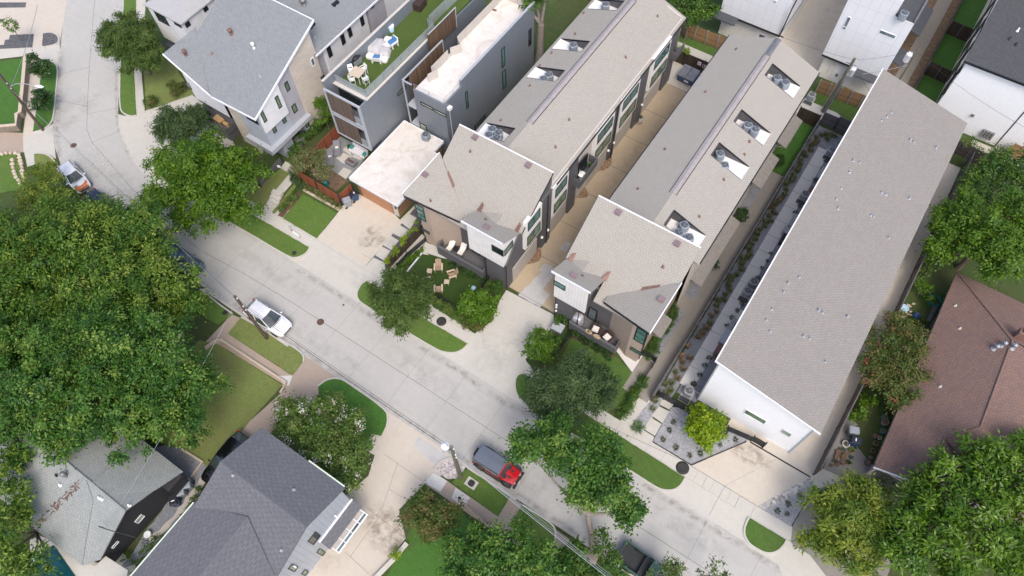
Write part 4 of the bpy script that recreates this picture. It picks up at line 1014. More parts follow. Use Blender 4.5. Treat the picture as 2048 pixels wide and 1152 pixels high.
w = MB(); w.box(-38.4, -33.3, 27.67, 27.75, 2.24, 2.55); w.box(-33.9, -33.3, 27.67, 27.75, .03, 2.2); parts(w, 'lintel', 'trim_tan', T)
for q in ((860, 100), (880, 95)):
    w = MB(); p = onax(*R22.p(*q), 1, 27.7); w.obox((p.x, 27.55, p.z-.15), (.12, 0, 0), (0, .12, 0), (0, 0, .3)); w.build('wall_lamp', 'black_frame', T)

# ================================================================= grey metal house with roof lawn
T = thing('metal_clad_house', 'grey metal-clad house with an artificial lawn roof terrace and wood slat screens', 'house', (-41.4, 40, 0))
x0, x1 = -43.6, -39.2
w = MB(); w.box(x0, x1, 33.0, 52, 0, 3.0); w.box(x0, x0+.15, 31.4, 52, 3, 10.1); w.box(x1-.15, x1, 31.4, 44.2, 3, 9.05); w.box(x1-.15, x1, 44.2, 52, 3, 8.4)
w.box(x0+.15, x1-.15, 32.7, 32.85, 3, 8.6); w.box(x0+.15, x1-.15, 31.4, 32.7, 3.0, 3.15); w.box(x0+.15, x1-.15, 31.4, 32.7, 5.95, 6.1)
w.box(x0+.15, x1-.15, 51.8, 52, 3, 10.1); w.box(x0+.15, x1-.15, 32.5, 32.85, 8.6, 8.95)
w.build('wall', 'siding_greymetal', T)
w = MB(); w.box(x0+.15, x1-.15, 32.85, 51.8, 8.5, 8.62); w.build('roof', 'turf_roof', T)
w = MB(); w.obox((x0-.05, 31.3, 10.1), (.26, 0, 0), (0, 20.7, 0), (0, 0, .07)); w.obox((x1-.2, 32.4, 9.05), (.26, 0, 0), (0, 11.8, 0), (0, 0, .06)); w.obox((x0+.1, 32.4, 8.96), (4.2, 0, 0), (0, .5, 0), (0, 0, .05))
parts(w, 'coping', 'trim_tan', T)
w = MB(); w.box(x0-.04, x0+.18, 31.2, 31.4, 2.9, 9.2); w.box(x1-.18, x1+.04, 31.2, 31.4, 2.9, 9.2); w.box(x0+.18, x1-.18, 31.22, 31.4, 9.0, 9.2); w.box(x0+.18, x1-.18, 31.22, 31.4, 2.9, 3.12); w.box(x0+.18, x1-.18, 31.22, 31.4, 5.75, 5.9); w.box(x0+.18, x1-.18, 31.22, 31.4, 6.15, 6.3)
w.build('frame', 'trim_grey', T)
w = MB(); w.box(x0+.2, x1-1.15, 31.26, 31.34, 3.14, 5.73); w.box(x0+.2, x1-1.15, 31.26, 31.34, 6.32, 8.85)
parts(w, 'slat_screen', 'wood_screen', T)
for z0 in (3.2, 6.2): window(T, (x0+.4, 32.7, z0), (1, 0, 0), 3.6, 2.2, (0, -1, 0), gl='glass_dark', nx=3)
w = MB(); w.box(x1-1.1, x1-.2, 31.3, 31.34, 6.35, 7.3); w.box(x1-1.1, x1-.2, 31.3, 31.34, 3.15, 4.1); parts(w, 'balcony_rail', 'glass_clear', T)
gp = MB(); fr = MB()
def grail(a, b_, z, h):
    a, b_ = Vector((*a, z)), Vector((*b_, z)); L = (b_-a).length; n_ = max(1, round(L/1.35)); d = (b_-a)/n_
    nn = Vector((-d.y, d.x, 0)).normalized()*.02
    for i in range(n_):
        gp.obox(a+d*i+d*.02, d*.96, nn, (0, 0, h)); fr.obox(a+d*i-nn, d*.02, nn*3, (0, 0, h+.02))
    fr.obox(b_-d*.02-nn, d*.02, nn*3, (0, 0, h+.02))
grail((x0+.3, 32.75), (x1-.25, 32.75), 9.0, 1.0); grail((x1-.25, 32.75), (x1-.25, 43.6), 9.1, .95); grail((x1-.25, 43.6), (x1-1.3, 43.9), 8.62, 1.3); grail((x1-1.3, 44.2), (x1-1.3, 49), 8.62, 1.35)
gp.build('glass_rail', 'glass_clear', T); parts(fr, 'rail_post', 'galv', T)
pw = [onax(*R12.p(*q), 0, -38.85) for q in ((1050, 207), (1212, 45), (1222, 160), (1062, 308))]
w = MB(); extr(w, pw, (-.08, 0, 0)); w.build('bamboo_screen', 'bamboo', T)
w = MB(); w.tube([pw[0]+Vector((.03, 0, .05)), pw[1]+Vector((.03, 0, .05))], .06, 8); w.tube([pw[1], pw[2]], .05, 8); w.build('screen_frame', 'trim_grey', T)
winpx(T, 0, x1, 1, [R12.p(*q) for q in ((868, 552), (920, 500), (920, 520), (872, 570))], gl='glass_pale')
window(T, (x1, 37.5, 6.9), (0, 1, 0), 4.0, .3, (1, 0, 0), gl='glass_dark', fw=.05)

# ================================================================= grey metal house with bare white roof
T = thing('metal_clad_house', 'tall grey metal-clad house with a bare white flat roof and narrow windows', 'house', (-35.2, 44.5, 0))
x0, x1 = -37.0, -33.2
w = MB(); w.box(x0, x1, 36.6, 52.6, 0, 7.95); w.box(x1-.16, x1, 39.4, 52.6, 7.95, 9.0); w.box(x0, x1-.16, 52.44, 52.6, 7.95, 8.6); w.box(x0, x1, 36.6, 36.75, 7.95, 8.2); w.box(x1-.16, x1, 36.75, 39.4, 7.95, 8.2)
w.box(x1-.1, x1+.03, 36.8, 39.6, 8.2, 8.25)
w.build('wall', 'siding_greymetal', T)
w = MB(); w.box(x0+.05, x1-.16, 36.75, 52.44, 7.96, 8.06); w.build('roof', 'membrane_stained', T)
w = MB(); w.box(x1-.2, x1+.05, 39.4, 52.65, 9.0, 9.07); parts(w, 'coping', 'trim_grey', T)
w = MB()
def panels(pts, z, h, th=.04):
    for i in range(len(pts)-1):
        a, b2 = Vector((*pts[i], z)), Vector((*pts[i+1], z)); L = (b2-a).length; n_ = max(1, round(L/1.5)); d = (b2-a)/n_; nn = Vector((-d.y, d.x, 0)).normalized()*th
        for k in range(n_): w.obox(a+d*k+d*.015, d*.97, nn, (0, 0, h))
panels([(-36.6, 39.2), (-36.6, 42.0)], 8.06, 1.1); panels([(-36.6, 42.3), (-36.0, 43.3), (-36.9, 44.0), (-36.9, 52.4)], 8.06, 1.1); panels([(-36.9, 52.35), (-33.4, 52.35)], 8.06, .9); panels([(-36.3, 38.2), (-35.9, 39.3)], 8.06, 1.1)
parts(w, 'parapet_panel', 'stucco_taupe', T)
w = MB()
for z in (8.55, 8.85): w.tube([(x0+.1, 36.7, z), (x1-.08, 36.7, z), (x1-.08, 39.3, z)], .018, 6)
for p in ((x0+.1, 36.7), (-35.1, 36.7), (x1-.08, 36.7), (x1-.08, 38.2), (x1-.08, 39.3)): w.tube([(*p, 8.2), (*p, 8.87)], .02, 6)
parts(w, 'roof_rail', 'galv', T)
w = MB()
for p in ((-38.1, 36.5), (-38.1, 43.0)): w.box(p[0]-.06, p[0]+.06, p[1]-.06, p[1]+.06, 0, 8.9)
w.box(-38.16, x0, 36.44, 36.56, 8.8, 8.92); w.box(-38.16, -38.04, 36.56, 42.9, 8.8, 8.92); w.box(-38.1, x0, 36.5, 43, 5.4, 5.55); w.box(-38.1, x0, 36.5, 43, 2.7, 2.85)
w.build('balcony_frame', 'trim_grey', T)
w = MB(); w.box(-38.1, -38.03, 37.4, 42.9, 5.6, 8.75); parts(w, 'slat_screen', 'bamboo', T)
for q in ([(1270, 545), (1282, 537), (1292, 635), (1278, 643)], [(1484, 285), (1503, 280), (1507, 385), (1487, 402)], [(1490, 425), (1510, 408), (1513, 510), (1492, 528)]):
    winpx(T, 0, x1, 1, [R12.p(*v) for v in q], ratio=[.3], ny=2)
winpx(T, 0, x1, 1, [R13.p(*v) for v in ((168, 178), (184, 167), (183, 262), (168, 275))], gl='glass_dark')
winpx(T, 0, x1, 1, [R12.p(*v) for v in ((1325, 742), (1390, 678), (1390, 700), (1327, 765))], gl='glass_grey')
for q in ([(1005, 595), (1083, 640), (1083, 655), (1010, 612)], [(1088, 638), (1163, 683), (1160, 694), (1088, 655)]):
    winpx(T, 1, 36.6, -1, [R12.p(*v) for v in q], gl='glass_pale')
window(T, (x0+.05, 36.6, .9), (1, 0, 0), .9, 2.6, (0, -1, 0), gl='glass_pale', ny=2)
w = MB(); w.obox((x1, 36.9, 7.2), (.35, 0, 0), (0, .45, 0), (0, 0, .35)); w.mat(1).tube([(x1+.12, 37.1, 7.2), (x1+.12, 37.1, .1)], .07, 8); w.build('downpipe', ['white_plastic', 'trim_grey'], T)
w = MB(); q = G(*R12.p(1445, 62), 8.1); w.obox((q.x-.2, q.y-.1, 8.06), (.4, .1, 0), (-.05, .2, 0), (0, 0, .1)); w.build('roof_debris', 'vent_brown', T)
# ================================================================= gabled grey-roof house at the bend
T = thing('gabled_house', 'large house with grey shed roof, white lavender and stone flank with small dark windows', 'house', (-53, 30, 0))
Mz = lambda y: 7.9+.436*(y-25.5)
Lz = lambda x: 7.5+.41*(-53.5-x)
w = MB()
xr = -48.0
w.mat(0); extr(w, [(xr, 26.0, 3.0), (xr, 29.3, 3.0), (xr, 29.3, Mz(29.3)-.15), (xr, 26.0, Mz(26)-.15)], (-.2, 0, 0))
w.mat(1); extr(w, [(xr, 29.3, 3.0), (xr, 31.3, 3.0), (xr, 31.3, Mz(31.3)-.15), (xr, 29.3, Mz(29.3)-.15)], (-.2, 0, 0))
w.mat(2); extr(w, [(xr+.03, 31.3, 0), (xr+.03, 34.9, 0), (xr+.03, 34.9, Mz(34.9)-.15), (xr+.03, 31.3, Mz(31.3)-.15)], (-.25, 0, 0))
w.mat(0); extr(w, [(-51.0, 26.0, 3.0), (xr-.2, 26.0, 3.0), (xr-.2, 26.0, Mz(26)-.15), (-51.0, 26.0, Mz(26)-.15)], (0, .2, 0))
w.mat(2); extr(w, [(-53.6, 26.4, 0), (-51.0, 26.4, 0), (-51.0, 26.4, Mz(26.4)-.15), (-53.6, 26.4, 7.5)], (0, .2, 0))
w.mat(2); extr(w, [(-51.0, 26.02, 0), (-51.0, 26.4, 0), (-51.0, 26.4, 7.9), (-51.0, 26.02, 7.9)], (.2, 0, 0))
w.mat(3); extr(w, [(-58.9, 26.3, 3.6), (-53.7, 26.3, 3.6), (-53.7, 26.3, 7.35), (-58.9, 26.3, Lz(-58.9)-.15)], (0, .2, 0))
w.mat(3); extr(w, [(-53.7, 26.3, 3.6), (-53.7, 27.5, 3.6), (-53.7, 27.5, 7.5), (-53.7, 26.3, 7.3)], (-.2, 0, 0))
w.mat(3); extr(w, [(-58.9, 26.5, 3.6), (-58.9, 35, 3.6), (-58.9, 35, 11.5), (-58.9, 30, 9.5), (-58.9, 26.5, 9.4)], (.2, 0, 0))
w.mat(0); w.box(-58.6, -51, 28.2, 35, 0, 3.6); w.box(-50.9, xr-.1, 27.2, 28.6, 0, 2.7); w.box(-51, xr-.1, 30.6, 31.2, 0, 2.7); w.box(-51, -49.6, 26.5, 31, 0, 2.7)
w.mat(3); w.box(-58.8, xr-.2, 34.7, 34.9, 0, 11.5)
w.build('wall', ['siding_pale_blue', 'siding_lavender', 'stone_pale', 'siding_white_h'], T)
w = MB(); w.mat(0); extr(w, [(xr+.22, 26.0, 5.2), (xr+.22, 29.3, 5.2), (xr+.22, 29.3, Mz(29.3)-.2), (xr+.22, 26.0, Mz(26)-.2)], (-.22, 0, 0))
w.build('upper_bay', 'siding_white_h', T)
w = MB(); w.box(xr, xr+.55, 25.5, 31.5, 2.62, 3.12); w.box(-51.2, xr, 25.5, 26.0, 2.62, 3.12); w.build('band', 'trim_grey', T)
w = MB()
yL = lambda x: (Lz(x)-7.9)/.436+25.5
w.slab([(-53.5, 25.3, Mz(25.3)), (-47.7, 25.5, 7.9), (-47.7, 35.6, 12.3), (-53.5, 35.6, 12.3)], .18)
w.slab([(-53.5, 25.3, Mz(25.3)), (-53.5, 35.6, 12.3), (-58.9, 35.6, 12.3), (-58.9, yL(-58.9), Mz(yL(-58.9)))], .18)
w.slab([(-53.3, 25.4, 7.45), (-53.5, 25.45, 7.52), (-53.5, 26.5, 7.52), (-53.3, 26.5, 7.45)], .15)
w.slab([(-53.5, 25.4, 7.52), (-59.4, 25.75, Lz(-59.4)+.02), (-59.4, yL(-59.4), Lz(-59.4)+.02), (-53.5, 25.6, 7.52)], .16)
R = w.build('roof', 'shingle_grey', T)
w = MB(); w.obox((-59.0, 35.6, 12.12), (11.4, 0, 0), (0, .1, 0), (0, 0, .22)); w.obox((-47.7, 25.45, 7.7), (.1, 0, 0), (0, 10.2, 4.44), (0, 0, .22)); w.obox((-53.4, 25.22, 7.62), (5.75, .2, .02), (0, .1, 0), (0, 0, .22)); w.obox((-59.4, 25.65, 9.75), (6.0, -.33, -2.45), (0, .1, 0), (0, 0, .22))
parts(w, 'fascia', 'trim_white', R)
fn = lambda x, y: max(Mz(y), Lz(x) if x < -53.5 else 0)
z5 = Zm(300, 0, 6.4)
for q in ((1043, 440), (460, 705)): turbine(R, hit(*z5.p(*q), fn), s=.62)
for q in ((800, 690),): pipevent(R, hit(*z5.p(*q), fn), 'flash_rust')
p = hit(508, 96, fn); turbine(R, p, 'white_plastic', .5)
p = hit(520, 152, fn); pipevent(R, p, 'galv')
c5 = Zm(440, 60, 4.265)
for k, q in enumerate(([(335, 690), (360, 680), (402, 770), (375, 795)], [(462, 575), (490, 558), (530, 650), (503, 672)])): winpx(T, 0, xr+.22, 1, [c5.p(*v) for v in q], gl='glass_green')
for q in ([(543, 455), (572, 436), (600, 500), (572, 528)], [(605, 648), (640, 625), (662, 685), (630, 712)], [(437, 835), (462, 810), (487, 860), (460, 882)], [(520, 755), (545, 727), (570, 775), (543, 800)]): winpx(T, 0, xr, 1, [c5.p(*v) for v in q], gl='glass_green')
winpx(T, 0, xr+.03, 1, [c5.p(*v) for v in ((765, 250), (795, 230), (812, 290), (790, 318))], gl='glass_grey', fr='trim_white')
winpx(T, 0, xr+.03, 1, [c5.p(*v) for v in ((855, 405), (885, 380), (902, 440), (880, 468))], gl='glass_green')
winpx(T, 0, xr-.1, 1, [c5.p(*v) for v in ((718, 800), (745, 775), (758, 815), (737, 838))], gl='glass_green')
window(T, (-50.0, 26.0, 6.1), (1, 0, 0), 1.6, 1.1, (0, -1, 0), gl='glass_dark', nx=2)
winpx(T, 1, 26.3, -1, [(370, 162), (378, 166), (384, 179), (376, 174)], gl='glass_grey')
w = MB(); w.box(-59.2, -54.8, 25.6, 28.2, 0, .9); w.build('deck', 'deck_grey', T)
w = MB()
for a, c in (((-59.2, 25.55), (-54.8, 25.55)), ((-59.2, 25.55), (-59.2, 28.2)), ((-54.8, 25.55), (-54.8, 26.9))):
    for z in np.arange(.95, 1.9, .16): w.obox((a[0], a[1], z), (c[0]-a[0] or .05, c[1]-a[1] or .05, 0), (0, 0, .1), (.05 if a[0] == c[0] else 0, .05 if a[1] == c[1] else 0, 0))
w.build('deck_rail', 'timber_grey', T)

# lower wing behind it
T = thing('rear_wing_house', 'grey-roofed house with tall dark windows in white boarding beside the roof terrace', 'house', (-52, 47, 0))
Rz = lambda x: 8.6+.36*(-47.75-x)
w = MB(); w.mat(0); w.box(-56, -48.3, 35.0, 60, 0, 8.35); w.mat(1).box(-48.3, -48.0, 36.0, 42.7, 3.0, 8.35); w.mat(2).box(-48.3, -47.95, 43.0, 45.6, 2.5, 8.35); w.mat(3).box(-48.3, -48.1, 45.7, 60, 0, 8.4)
w.build('wall', ['siding_lavender', 'siding_white_h', 'siding_lavender', 'siding_white_h'], T)
w = MB(); w.slab([(-47.75, 34.6, 8.6), (-47.75, 62, 8.6), (-60, 62, Rz(-60)), (-60, 35.75, Rz(-60)), (-52, 35.75, Rz(-52)), (-49.2, 35.75, Rz(-49.2)), (-49.2, 34.6, Rz(-49.2))], .18); R = w.build('roof', 'shingle_grey', T)
w = MB(); w.obox((-47.75, 34.6, 8.42), (.1, 0, 0), (0, 27, 0), (0, 0, .2)); parts(w, 'gutter', 'trim_white', R)
fn = lambda x, y: Rz(x)
turbine(R, hit(*R12.p(318, 25), fn), 'lead_grey', 1.0)
for q in ((375, 148), (360, 165), (515, 18), (498, 33)): boxvent(R, hit(*R12.p(*q), fn), 'black_frame', .3)
pipevent(R, hit(*R12.p(382, 220), fn), 'galv')
for q in ([(447, 275), (470, 262), (488, 325), (467, 345)], [(525, 200), (548, 188), (566, 250), (547, 268)], [(568, 160), (590, 148), (606, 207), (588, 225)], [(642, 92), (662, 80), (678, 140), (660, 157)]): winpx(T, 0, -48.0, 1, [R12.p(*v) for v in q], gl='glass_dark', ny=2)
winpx(T, 0, -47.95, 1, [R12.p(*v) for v in ((707, 20), (727, 8), (733, 38), (713, 52))], gl='glass_dark')

# white boarded house with pale metal roof
T = thing('boarded_house', 'white boarded house with a pale standing-seam roof at the top edge', 'house', (-66.5, 35, 0))
w = MB(); w.mat(0); w.box(-69.6, -64.2, 31.3, 44, 2.9, 7.4); w.mat(1); w.box(-69.0, -64.2, 32.4, 44, 0, 2.9); w.mat(1); w.box(-64.2, -60, 37.2, 46, 0, 7.8)
w.build('wall', ['siding_white_h', 'siding_pale_blue'], T)
w = MB(); E = (-69.8, 31.1, 7.45), (-64.0, 31.1, 7.45), (-64.0, 44, 7.45), (-69.8, 44, 7.45); A, B = (-66.9, 34.8, 8.8), (-66.9, 44, 8.8)
w.poly([E[0], E[1], A]); w.poly([E[1], E[2], B, A]); w.poly([E[3], E[0], A, B]); w.obox((-69.8, 31.1, 7.3), (5.8, 0, 0), (0, 12.9, 0), (0, 0, .14)); R = w.build('roof', 'standing_seam', T)
w = MB(); w.slab([(-64.1, 37, 7.9), (-59.9, 37, 7.9), (-59.9, 46, 7.9), (-64.1, 46, 7.9)], .2); w.build('roof', 'standing_seam', T)
for q in ([(45, 125), (185, 195), (255, 335), (110, 255)], [(292, 258), (385, 305), (420, 362), (325, 310)]): winpx(T, 1, 31.3, -1, [z5.p(*v) for v in q], gl='glass_dark', nx=2)
for q in ([(440, 310), (490, 262), (522, 312), (470, 360)], [(672, 108), (722, 65), (750, 115), (700, 162)]): winpx(T, 0, -64.2, 1, [z5.p(*v) for v in q], gl='glass_dark')
winpx(T, 1, 37.2, -1, [z5.p(*v) for v in ((870, 0), (980, -30), (985, 10), (905, 68))], gl='glass_dark')
w = MB(); w.box(-70.9, -69.2, 31.2, 33.0, 0, 1.0)
for z in np.arange(1.0, 1.9, .18): w.box(-70.95, -69.2, 31.15, 31.2, z, z+.1)
w.build('deck', 'timber_grey', T)

# ================================================================= white houses north of the lane
def lane_house(label, x0, x1, yf, ztop, hi=None, mirror=False):
    T = thing('boxy_house', label, 'house', ((x0+x1)/2, yf+8, 0))
    w = MB(); w.box(x0+.3, x1-.15, yf+.7, 100, 0, 3.25); w.build('wall', 'stucco_offwhite', T)
    w = MB(); w.mat(0); w.box(x0, x1, yf, 100, 3.5, ztop)
    if hi: w.box(hi[0], hi[1], yf+.0, 100, ztop, hi[2])
    w.mat(1).box(x0-.02, x1+.02, yf-.02, 100, 3.25, 3.5); w.build('upper_storey', ['board_white', 'black_frame'], T)
    return T
T = lane_house('boxy white house with panel cladding and a dark roof terrace right of the concrete drive', -5.9, .75, 68.2, 10.7, (-5.9, -1.2, 12.5))
w = MB(); w.box(-1.19, .7, 68.25, 100, 10.7, 10.78); R = w.build('roof', 'shingle_black', T)
w = MB(); w.obox((.62, 68.2, 10.7), (.18, 0, 0), (0, 32, 0), (0, 0, .25)); parts(w, 'fascia', 'lead_grey', R)
for q in ([(548, 165), (578, 95), (597, 103), (562, 185)],): winpx(T, 1, 68.2, -1, [R14.p(*v) for v in q], gl='glass_grey', fr='trim_white', ny=2, ratio=[.22], fw=.03)
winpx(T, 1, 68.2, -1, [R14.p(*v) for v in ((768, 175), (862, 207), (855, 230), (764, 198))], gl='glass_grey', fr='trim_white', fw=.03)
winpx(T, 1, 68.9, -1, [R14.p(*v) for v in ((655, 450), (740, 482), (735, 498), (650, 466))], gl='glass_grey', fr='trim_white')
w = MB(); w.box(-4.1, -1.9, 68.86, 68.9, .3, 2.5); w.mat(1).box(-3.0, -2.75, 68.84, 68.86, 1.5, 2.0); w.mat(1).box(-3.7, -3.5, 68.84, 68.86, .9, 1.3); w.mat(0).tube([(-4.6, 68.8, 1.2), (-4.6, 68.8, 2.9), (-1.7, 68.8, 2.9)], .03, 6); w.build('utility_panel', ['trim_white', 'flash_rust'], T)
for (y0, y1) in ((71.8, 74.4), (77.5, 82.5)):
    w = MB(); w.slab([(.75, y0, 3.1), (2.0, y0, 2.75), (2.0, y1, 2.75), (.75, y1, 3.1)], .12); w.build('lean_to_roof', 'seam_dark', T)
w = MB(); w.slab([(-2.6, 68.25, 3.55), (.7, 68.25, 3.55), (.7, 67.4, 3.2), (-2.6, 67.4, 3.2)], .1); w.build('pent_roof', 'seam_dark', T)
T = lane_house('boxy white house with panel cladding left of the concrete drive behind the rows', -18.2, -11.0, 68.4, 12.5)
w = MB(); w.slab([(-19.4, 68.4, 3.55), (-15.9, 68.4, 3.55), (-15.9, 67.5, 3.2), (-19.4, 67.5, 3.2)], .1); w.build('pent_roof', 'seam_dark', T)
h6 = Zm(1380, 0, 4.267)
winpx(T, 1, 69.1, -1, [h6.p(*v) for v in ((270, 155), (378, 195), (370, 225), (262, 185))], gl='glass_grey', fr='trim_white', nx=2)
winpx(T, 1, 68.4, -1, [h6.p(*v) for v in ((712, 0), (748, 0), (742, 40), (706, 22))], gl='glass_grey', fr='trim_white', ny=2)
w = MB(); w.obox((-11.0, 68.35, 3.4), (.5, 0, 0), (0, .1, 0), (0, 0, .1)); w.tube([(-10.95, 68.3, 3.4), (-10.7, 67.9, 7.5)], .08, 6); w.tube([(-10.7, 67.9, 7.5), (-10.9, 72, 9)], .08, 6); w.build('canopy_strut', 'black_frame', T)
w = MB(); w.mat(0).box(-13.6, -12.2, 69.06, 69.1, .3, 2.4); w.mat(1).box(-13.2, -12.6, 69.04, 69.06, 1.6, 2.1); w.build('utility_panel', ['trim_white', 'flash_rust'], T)
# large white house at the right edge
T = thing('tall_white_house', 'tall plain white house with a charcoal shingle roof at the right edge', 'house', (13, 75, 0))
Rz = lambda y: 8.3+.35*(y-69.2)
w = MB(); w.mat(0).box(6.95, 19.5, 69.4, 69.6, 0, 8.2); w.mat(0).box(19.3, 19.5, 69.6, 100, 0, 8.2); w.mat(1); extr(w, [(6.95, 69.6, 0), (6.95, 100, 0), (6.95, 100, 9), (6.95, 77, Rz(77)-.2), (6.95, 69.6, Rz(69.6)-.2)], (.2, 0, 0))
w.mat(0); extr(w, [(6.95, 77.2, 9), (19.5, 77.2, 9), (19.5, 77.2, 12), (13, 77.2, 14), (6.95, 77.2, 11.2)], (0, .2, 0))
w.build('wall', ['stucco_white', 'stucco_offwhite'], T)
w = MB(); w.slab([(6.6, 69.1, Rz(69.1)), (19.8, 69.1, Rz(69.1)), (19.8, 77.2, Rz(77.2)), (6.6, 77.2, Rz(77.2))], .18); R = w.build('roof', 'shingle_black', T)
w = MB(); w.slab([(6.6, 76.9, 11.3), (13, 76.9, 14.1), (13, 100, 14.1), (6.6, 100, 11.3)], .18); w.build('roof', 'shingle_black', T)
w = MB(); w.obox((6.6, 69.0, Rz(69.1)-.2), (13.2, 0, 0), (0, .1, 0), (0, 0, .22)); parts(w, 'gutter', 'black_frame', R)
w = MB(); w.box(6.88, 6.95, 69.45, 92, 3.4, 3.9); w.box(6.88, 6.95, 69.45, 92, 6.3, 6.7); parts(w, 'dark_band', 'black_frame', T)
for y0 in (70.5, 74.5, 78.5, 82.5):
    window(T, (6.95, y0, 1.0), (0, 1, 0), 2.2, 2.2, (-1, 0, 0), gl='glass_grey'); window(T, (6.95, y0, 4.2), (0, 1, 0), 1.4, 1.6, (-1, 0, 0), gl='glass_grey')
fn = lambda x, y: Rz(y)
z4 = Zm(1640, 0, 3.49)
for q, m_ in (((1378, 215), 'white_plastic'), ((1320, 275), 'black_frame'), ((1365, 315), 'black_frame')): pipevent(R, hit(*z4.p(*q), fn), m_, .4, .08)
w = MB(); w.box(14.05, 14.15, 69.36, 69.4, 0, 8.1); w.build('expansion_joint', 'black_frame', T)
w = MB(); q = onax(*z4.p(1067, 803), 1, 69.4); w.obox((q.x-.1, 69.2, q.z-.1), (.25, 0, 0), (0, .2, 0), (0, 0, .25)); w.build('wall_lamp', 'lead_grey', T)
w = MB(); p = onax(*z4.p(1155, 960), 1, 69.3)
for i in range(4): w.box(p.x-.6+.3*i, p.x-.4+.3*i, 69.1, 69.4, .6, 1.5)
w.build('meter_bank', 'lead_grey', T)

# ================================================================= red-brown roofed bungalow
T = thing('bungalow', 'low bungalow under a reddish brown hipped shingle roof at the right edge', 'house', (19, 38, 0))
S = lambda x: 2.7+.455*(x-14.8)
w = MB(); w.box(15.4, 26, 29.4, 49.0, 0, 2.62); w.box(26, 45, 31, 49, 0, 2.62); w.build('wall', 'stucco_taupe', T)
w = MB()
w.slab([(14.8, 28.1, S(14.8)), (18.2, 28.1, S(18.2)), (18.2, 32.6, S(18.2)), (20.0, 34.5, S(20)), (20.0, 43.4, S(20)), (14.8, 49.5, S(14.8))], .14)
w.slab([(18.2, 28.1, S(18.2)), (21.4, 28.1, 2.8), (21.4, 31.6, 2.8), (18.2, 32.6, S(18.2))], .14)
w.slab([(18.2, 32.6, S(18.2)), (21.4, 31.6, 2.8), (26.5, 29.4, 2.75), (20.0, 34.5, S(20))], .14)
w.slab([(20, 34.5, S(20)), (26.5, 29.4, 2.75), (27.5, 43.4, 4.2), (20, 43.4, S(20))], .14)
w.slab([(14.8, 49.5, S(14.8)), (20, 43.4, S(20)), (46, 43.4, S(20)), (46, 49.5, S(14.8))], .14)
w.slab([(20, 43.4, S(20)), (27.5, 43.4, 4.2), (46, 38, 3.4), (46, 43.4, S(20))], .14)
w.slab([(26.5, 29.4, 2.75), (46, 29.4, 2.75), (46, 38, 5.2), (27.5, 43.4, 4.2)], .14)
R = w.build('roof', 'shingle_brown', T)
w = MB(); w.obox((14.8, 28.02, 2.55), (3.4, 0, 1.55), (0, .08, 0), (0, 0, .16)); parts(w, 'fascia', 'trim_white', R)
w = MB(); w.tube([(18.2, 28.1, S(18.2)+.02), (18.2, 32.6, S(18.2)+.02), (20, 34.5, S(20)+.02), (20, 43.4, S(20)+.02), (14.8, 49.5, 2.73)], .09, 6); w.build('ridge_tile', 'shingle_brown', R)
w = MB(); w.mat(0).box(20.1, 20.9, 43.9, 44.6, 4.4, 5.75); w.mat(1).box(20.06, 20.94, 43.86, 44.64, 5.75, 5.8); w.mat(2).box(20.3, 20.7, 44.05, 44.45, 5.85, 6.1); w.mat(0)
w.build('chimney', ['brick_red', 'brick_red', 'dark_metal'], R)
fn = lambda x, y: S(min(x, 20.0))
y3 = Zm(1720, 500, 2.305)
for q in ((620, 455), (655, 440), (700, 450)): p = hit(*y3.p(*q), fn); w = MB(); w.lathe((p.x, p.y, p.z-.1), [(.3, 0), (.28, .12), (.12, .16), (.12, .55), (.2, .58), (.2, .7), (.05, .78)], 14); parts(w, 'vent', 'galv', R)
for q in ((440, 257), (460, 362), (370, 630)): pipevent(R, hit(*y3.p(*q), fn), 'trim_tan', .25, .07)
w = MB()
for x in (15.2, 18.0, 21.0): w.box(x-.08, x+.08, 28.4, 28.56, 0, 2.6)
w.obox((15.0, 28.35, 2.3), (6.4, 0, 0), (0, .12, 0), (0, 0, .2)); parts(w, 'porch_post', 'trim_tan', T)
w = MB(); w.box(15.2, 21.4, 28.3, 29.4, 0, .3); w.build('porch_floor', 'old_slab', T)

# ================================================================= houses south of the street
T = thing('gabled_house', 'charcoal slate-shingled house with a pale metal-clad gable facing the tan driveway', 'house', (-22.2, -2, 0))
XW, ZE, ZR = -18.3, 6.5, 8.0
w = MB(); w.mat(0); extr(w, [(XW, 3.0, 0), (XW, -4.1, 0), (XW, -4.1, ZE-.1), (XW, -.4, ZR-.15), (XW, 3.0, ZE-.05)], (-.2, 0, 0))
w.mat(1); w.box(-26.2, XW-.2, -16, 3.0, 0, ZE-.1); extr(w, [(-26.2, 2.9, ZE-.1), (-26.2, -3.7, ZE-.1), (-26.2, -.4, ZR-.2)], (.2, 0, 0)); w.box(XW-.2, XW-.02, -16, -4.1, 0, ZE-.1)
w.build('wall', ['siding_metal_v', 'stucco_offwhite'], T)
w = MB()
w.slab([(-26.5, 3.3, ZE), (XW+.2, 3.3, ZE), (XW+.2, -.4, ZR), (-26.5, -.4, ZR)], .16)
w.slab([(XW+.2, -4.1, ZE), (XW+.2, -.4, ZR), (-26.5, -.4, ZR), (-26.5, -4.1, ZE)], .16)
w.slab([(-26.7, -3.8, ZE), (-22.3, -2.2, 7.4), (-22.3, -18, 7.4), (-26.7, -18, ZE)], .16)
w.slab([(XW+.2, -4.2, ZE), (XW+.2, -18, ZE), (-22.3, -18, 7.4), (-22.3, -2.2, 7.4)], .16)
R = w.build('roof', 'shingle_slate', T)
w = MB(); w.obox((-26.8, -18, ZE-.14), (.1, 0, 0), (0, 14.3, 0), (0, 0, .16)); w.obox((-21.7, 3.3, ZE-.14), (3.5, 0, 0), (0, .1, 0), (0, 0, .16)); parts(w, 'gutter', 'trim_green', T)
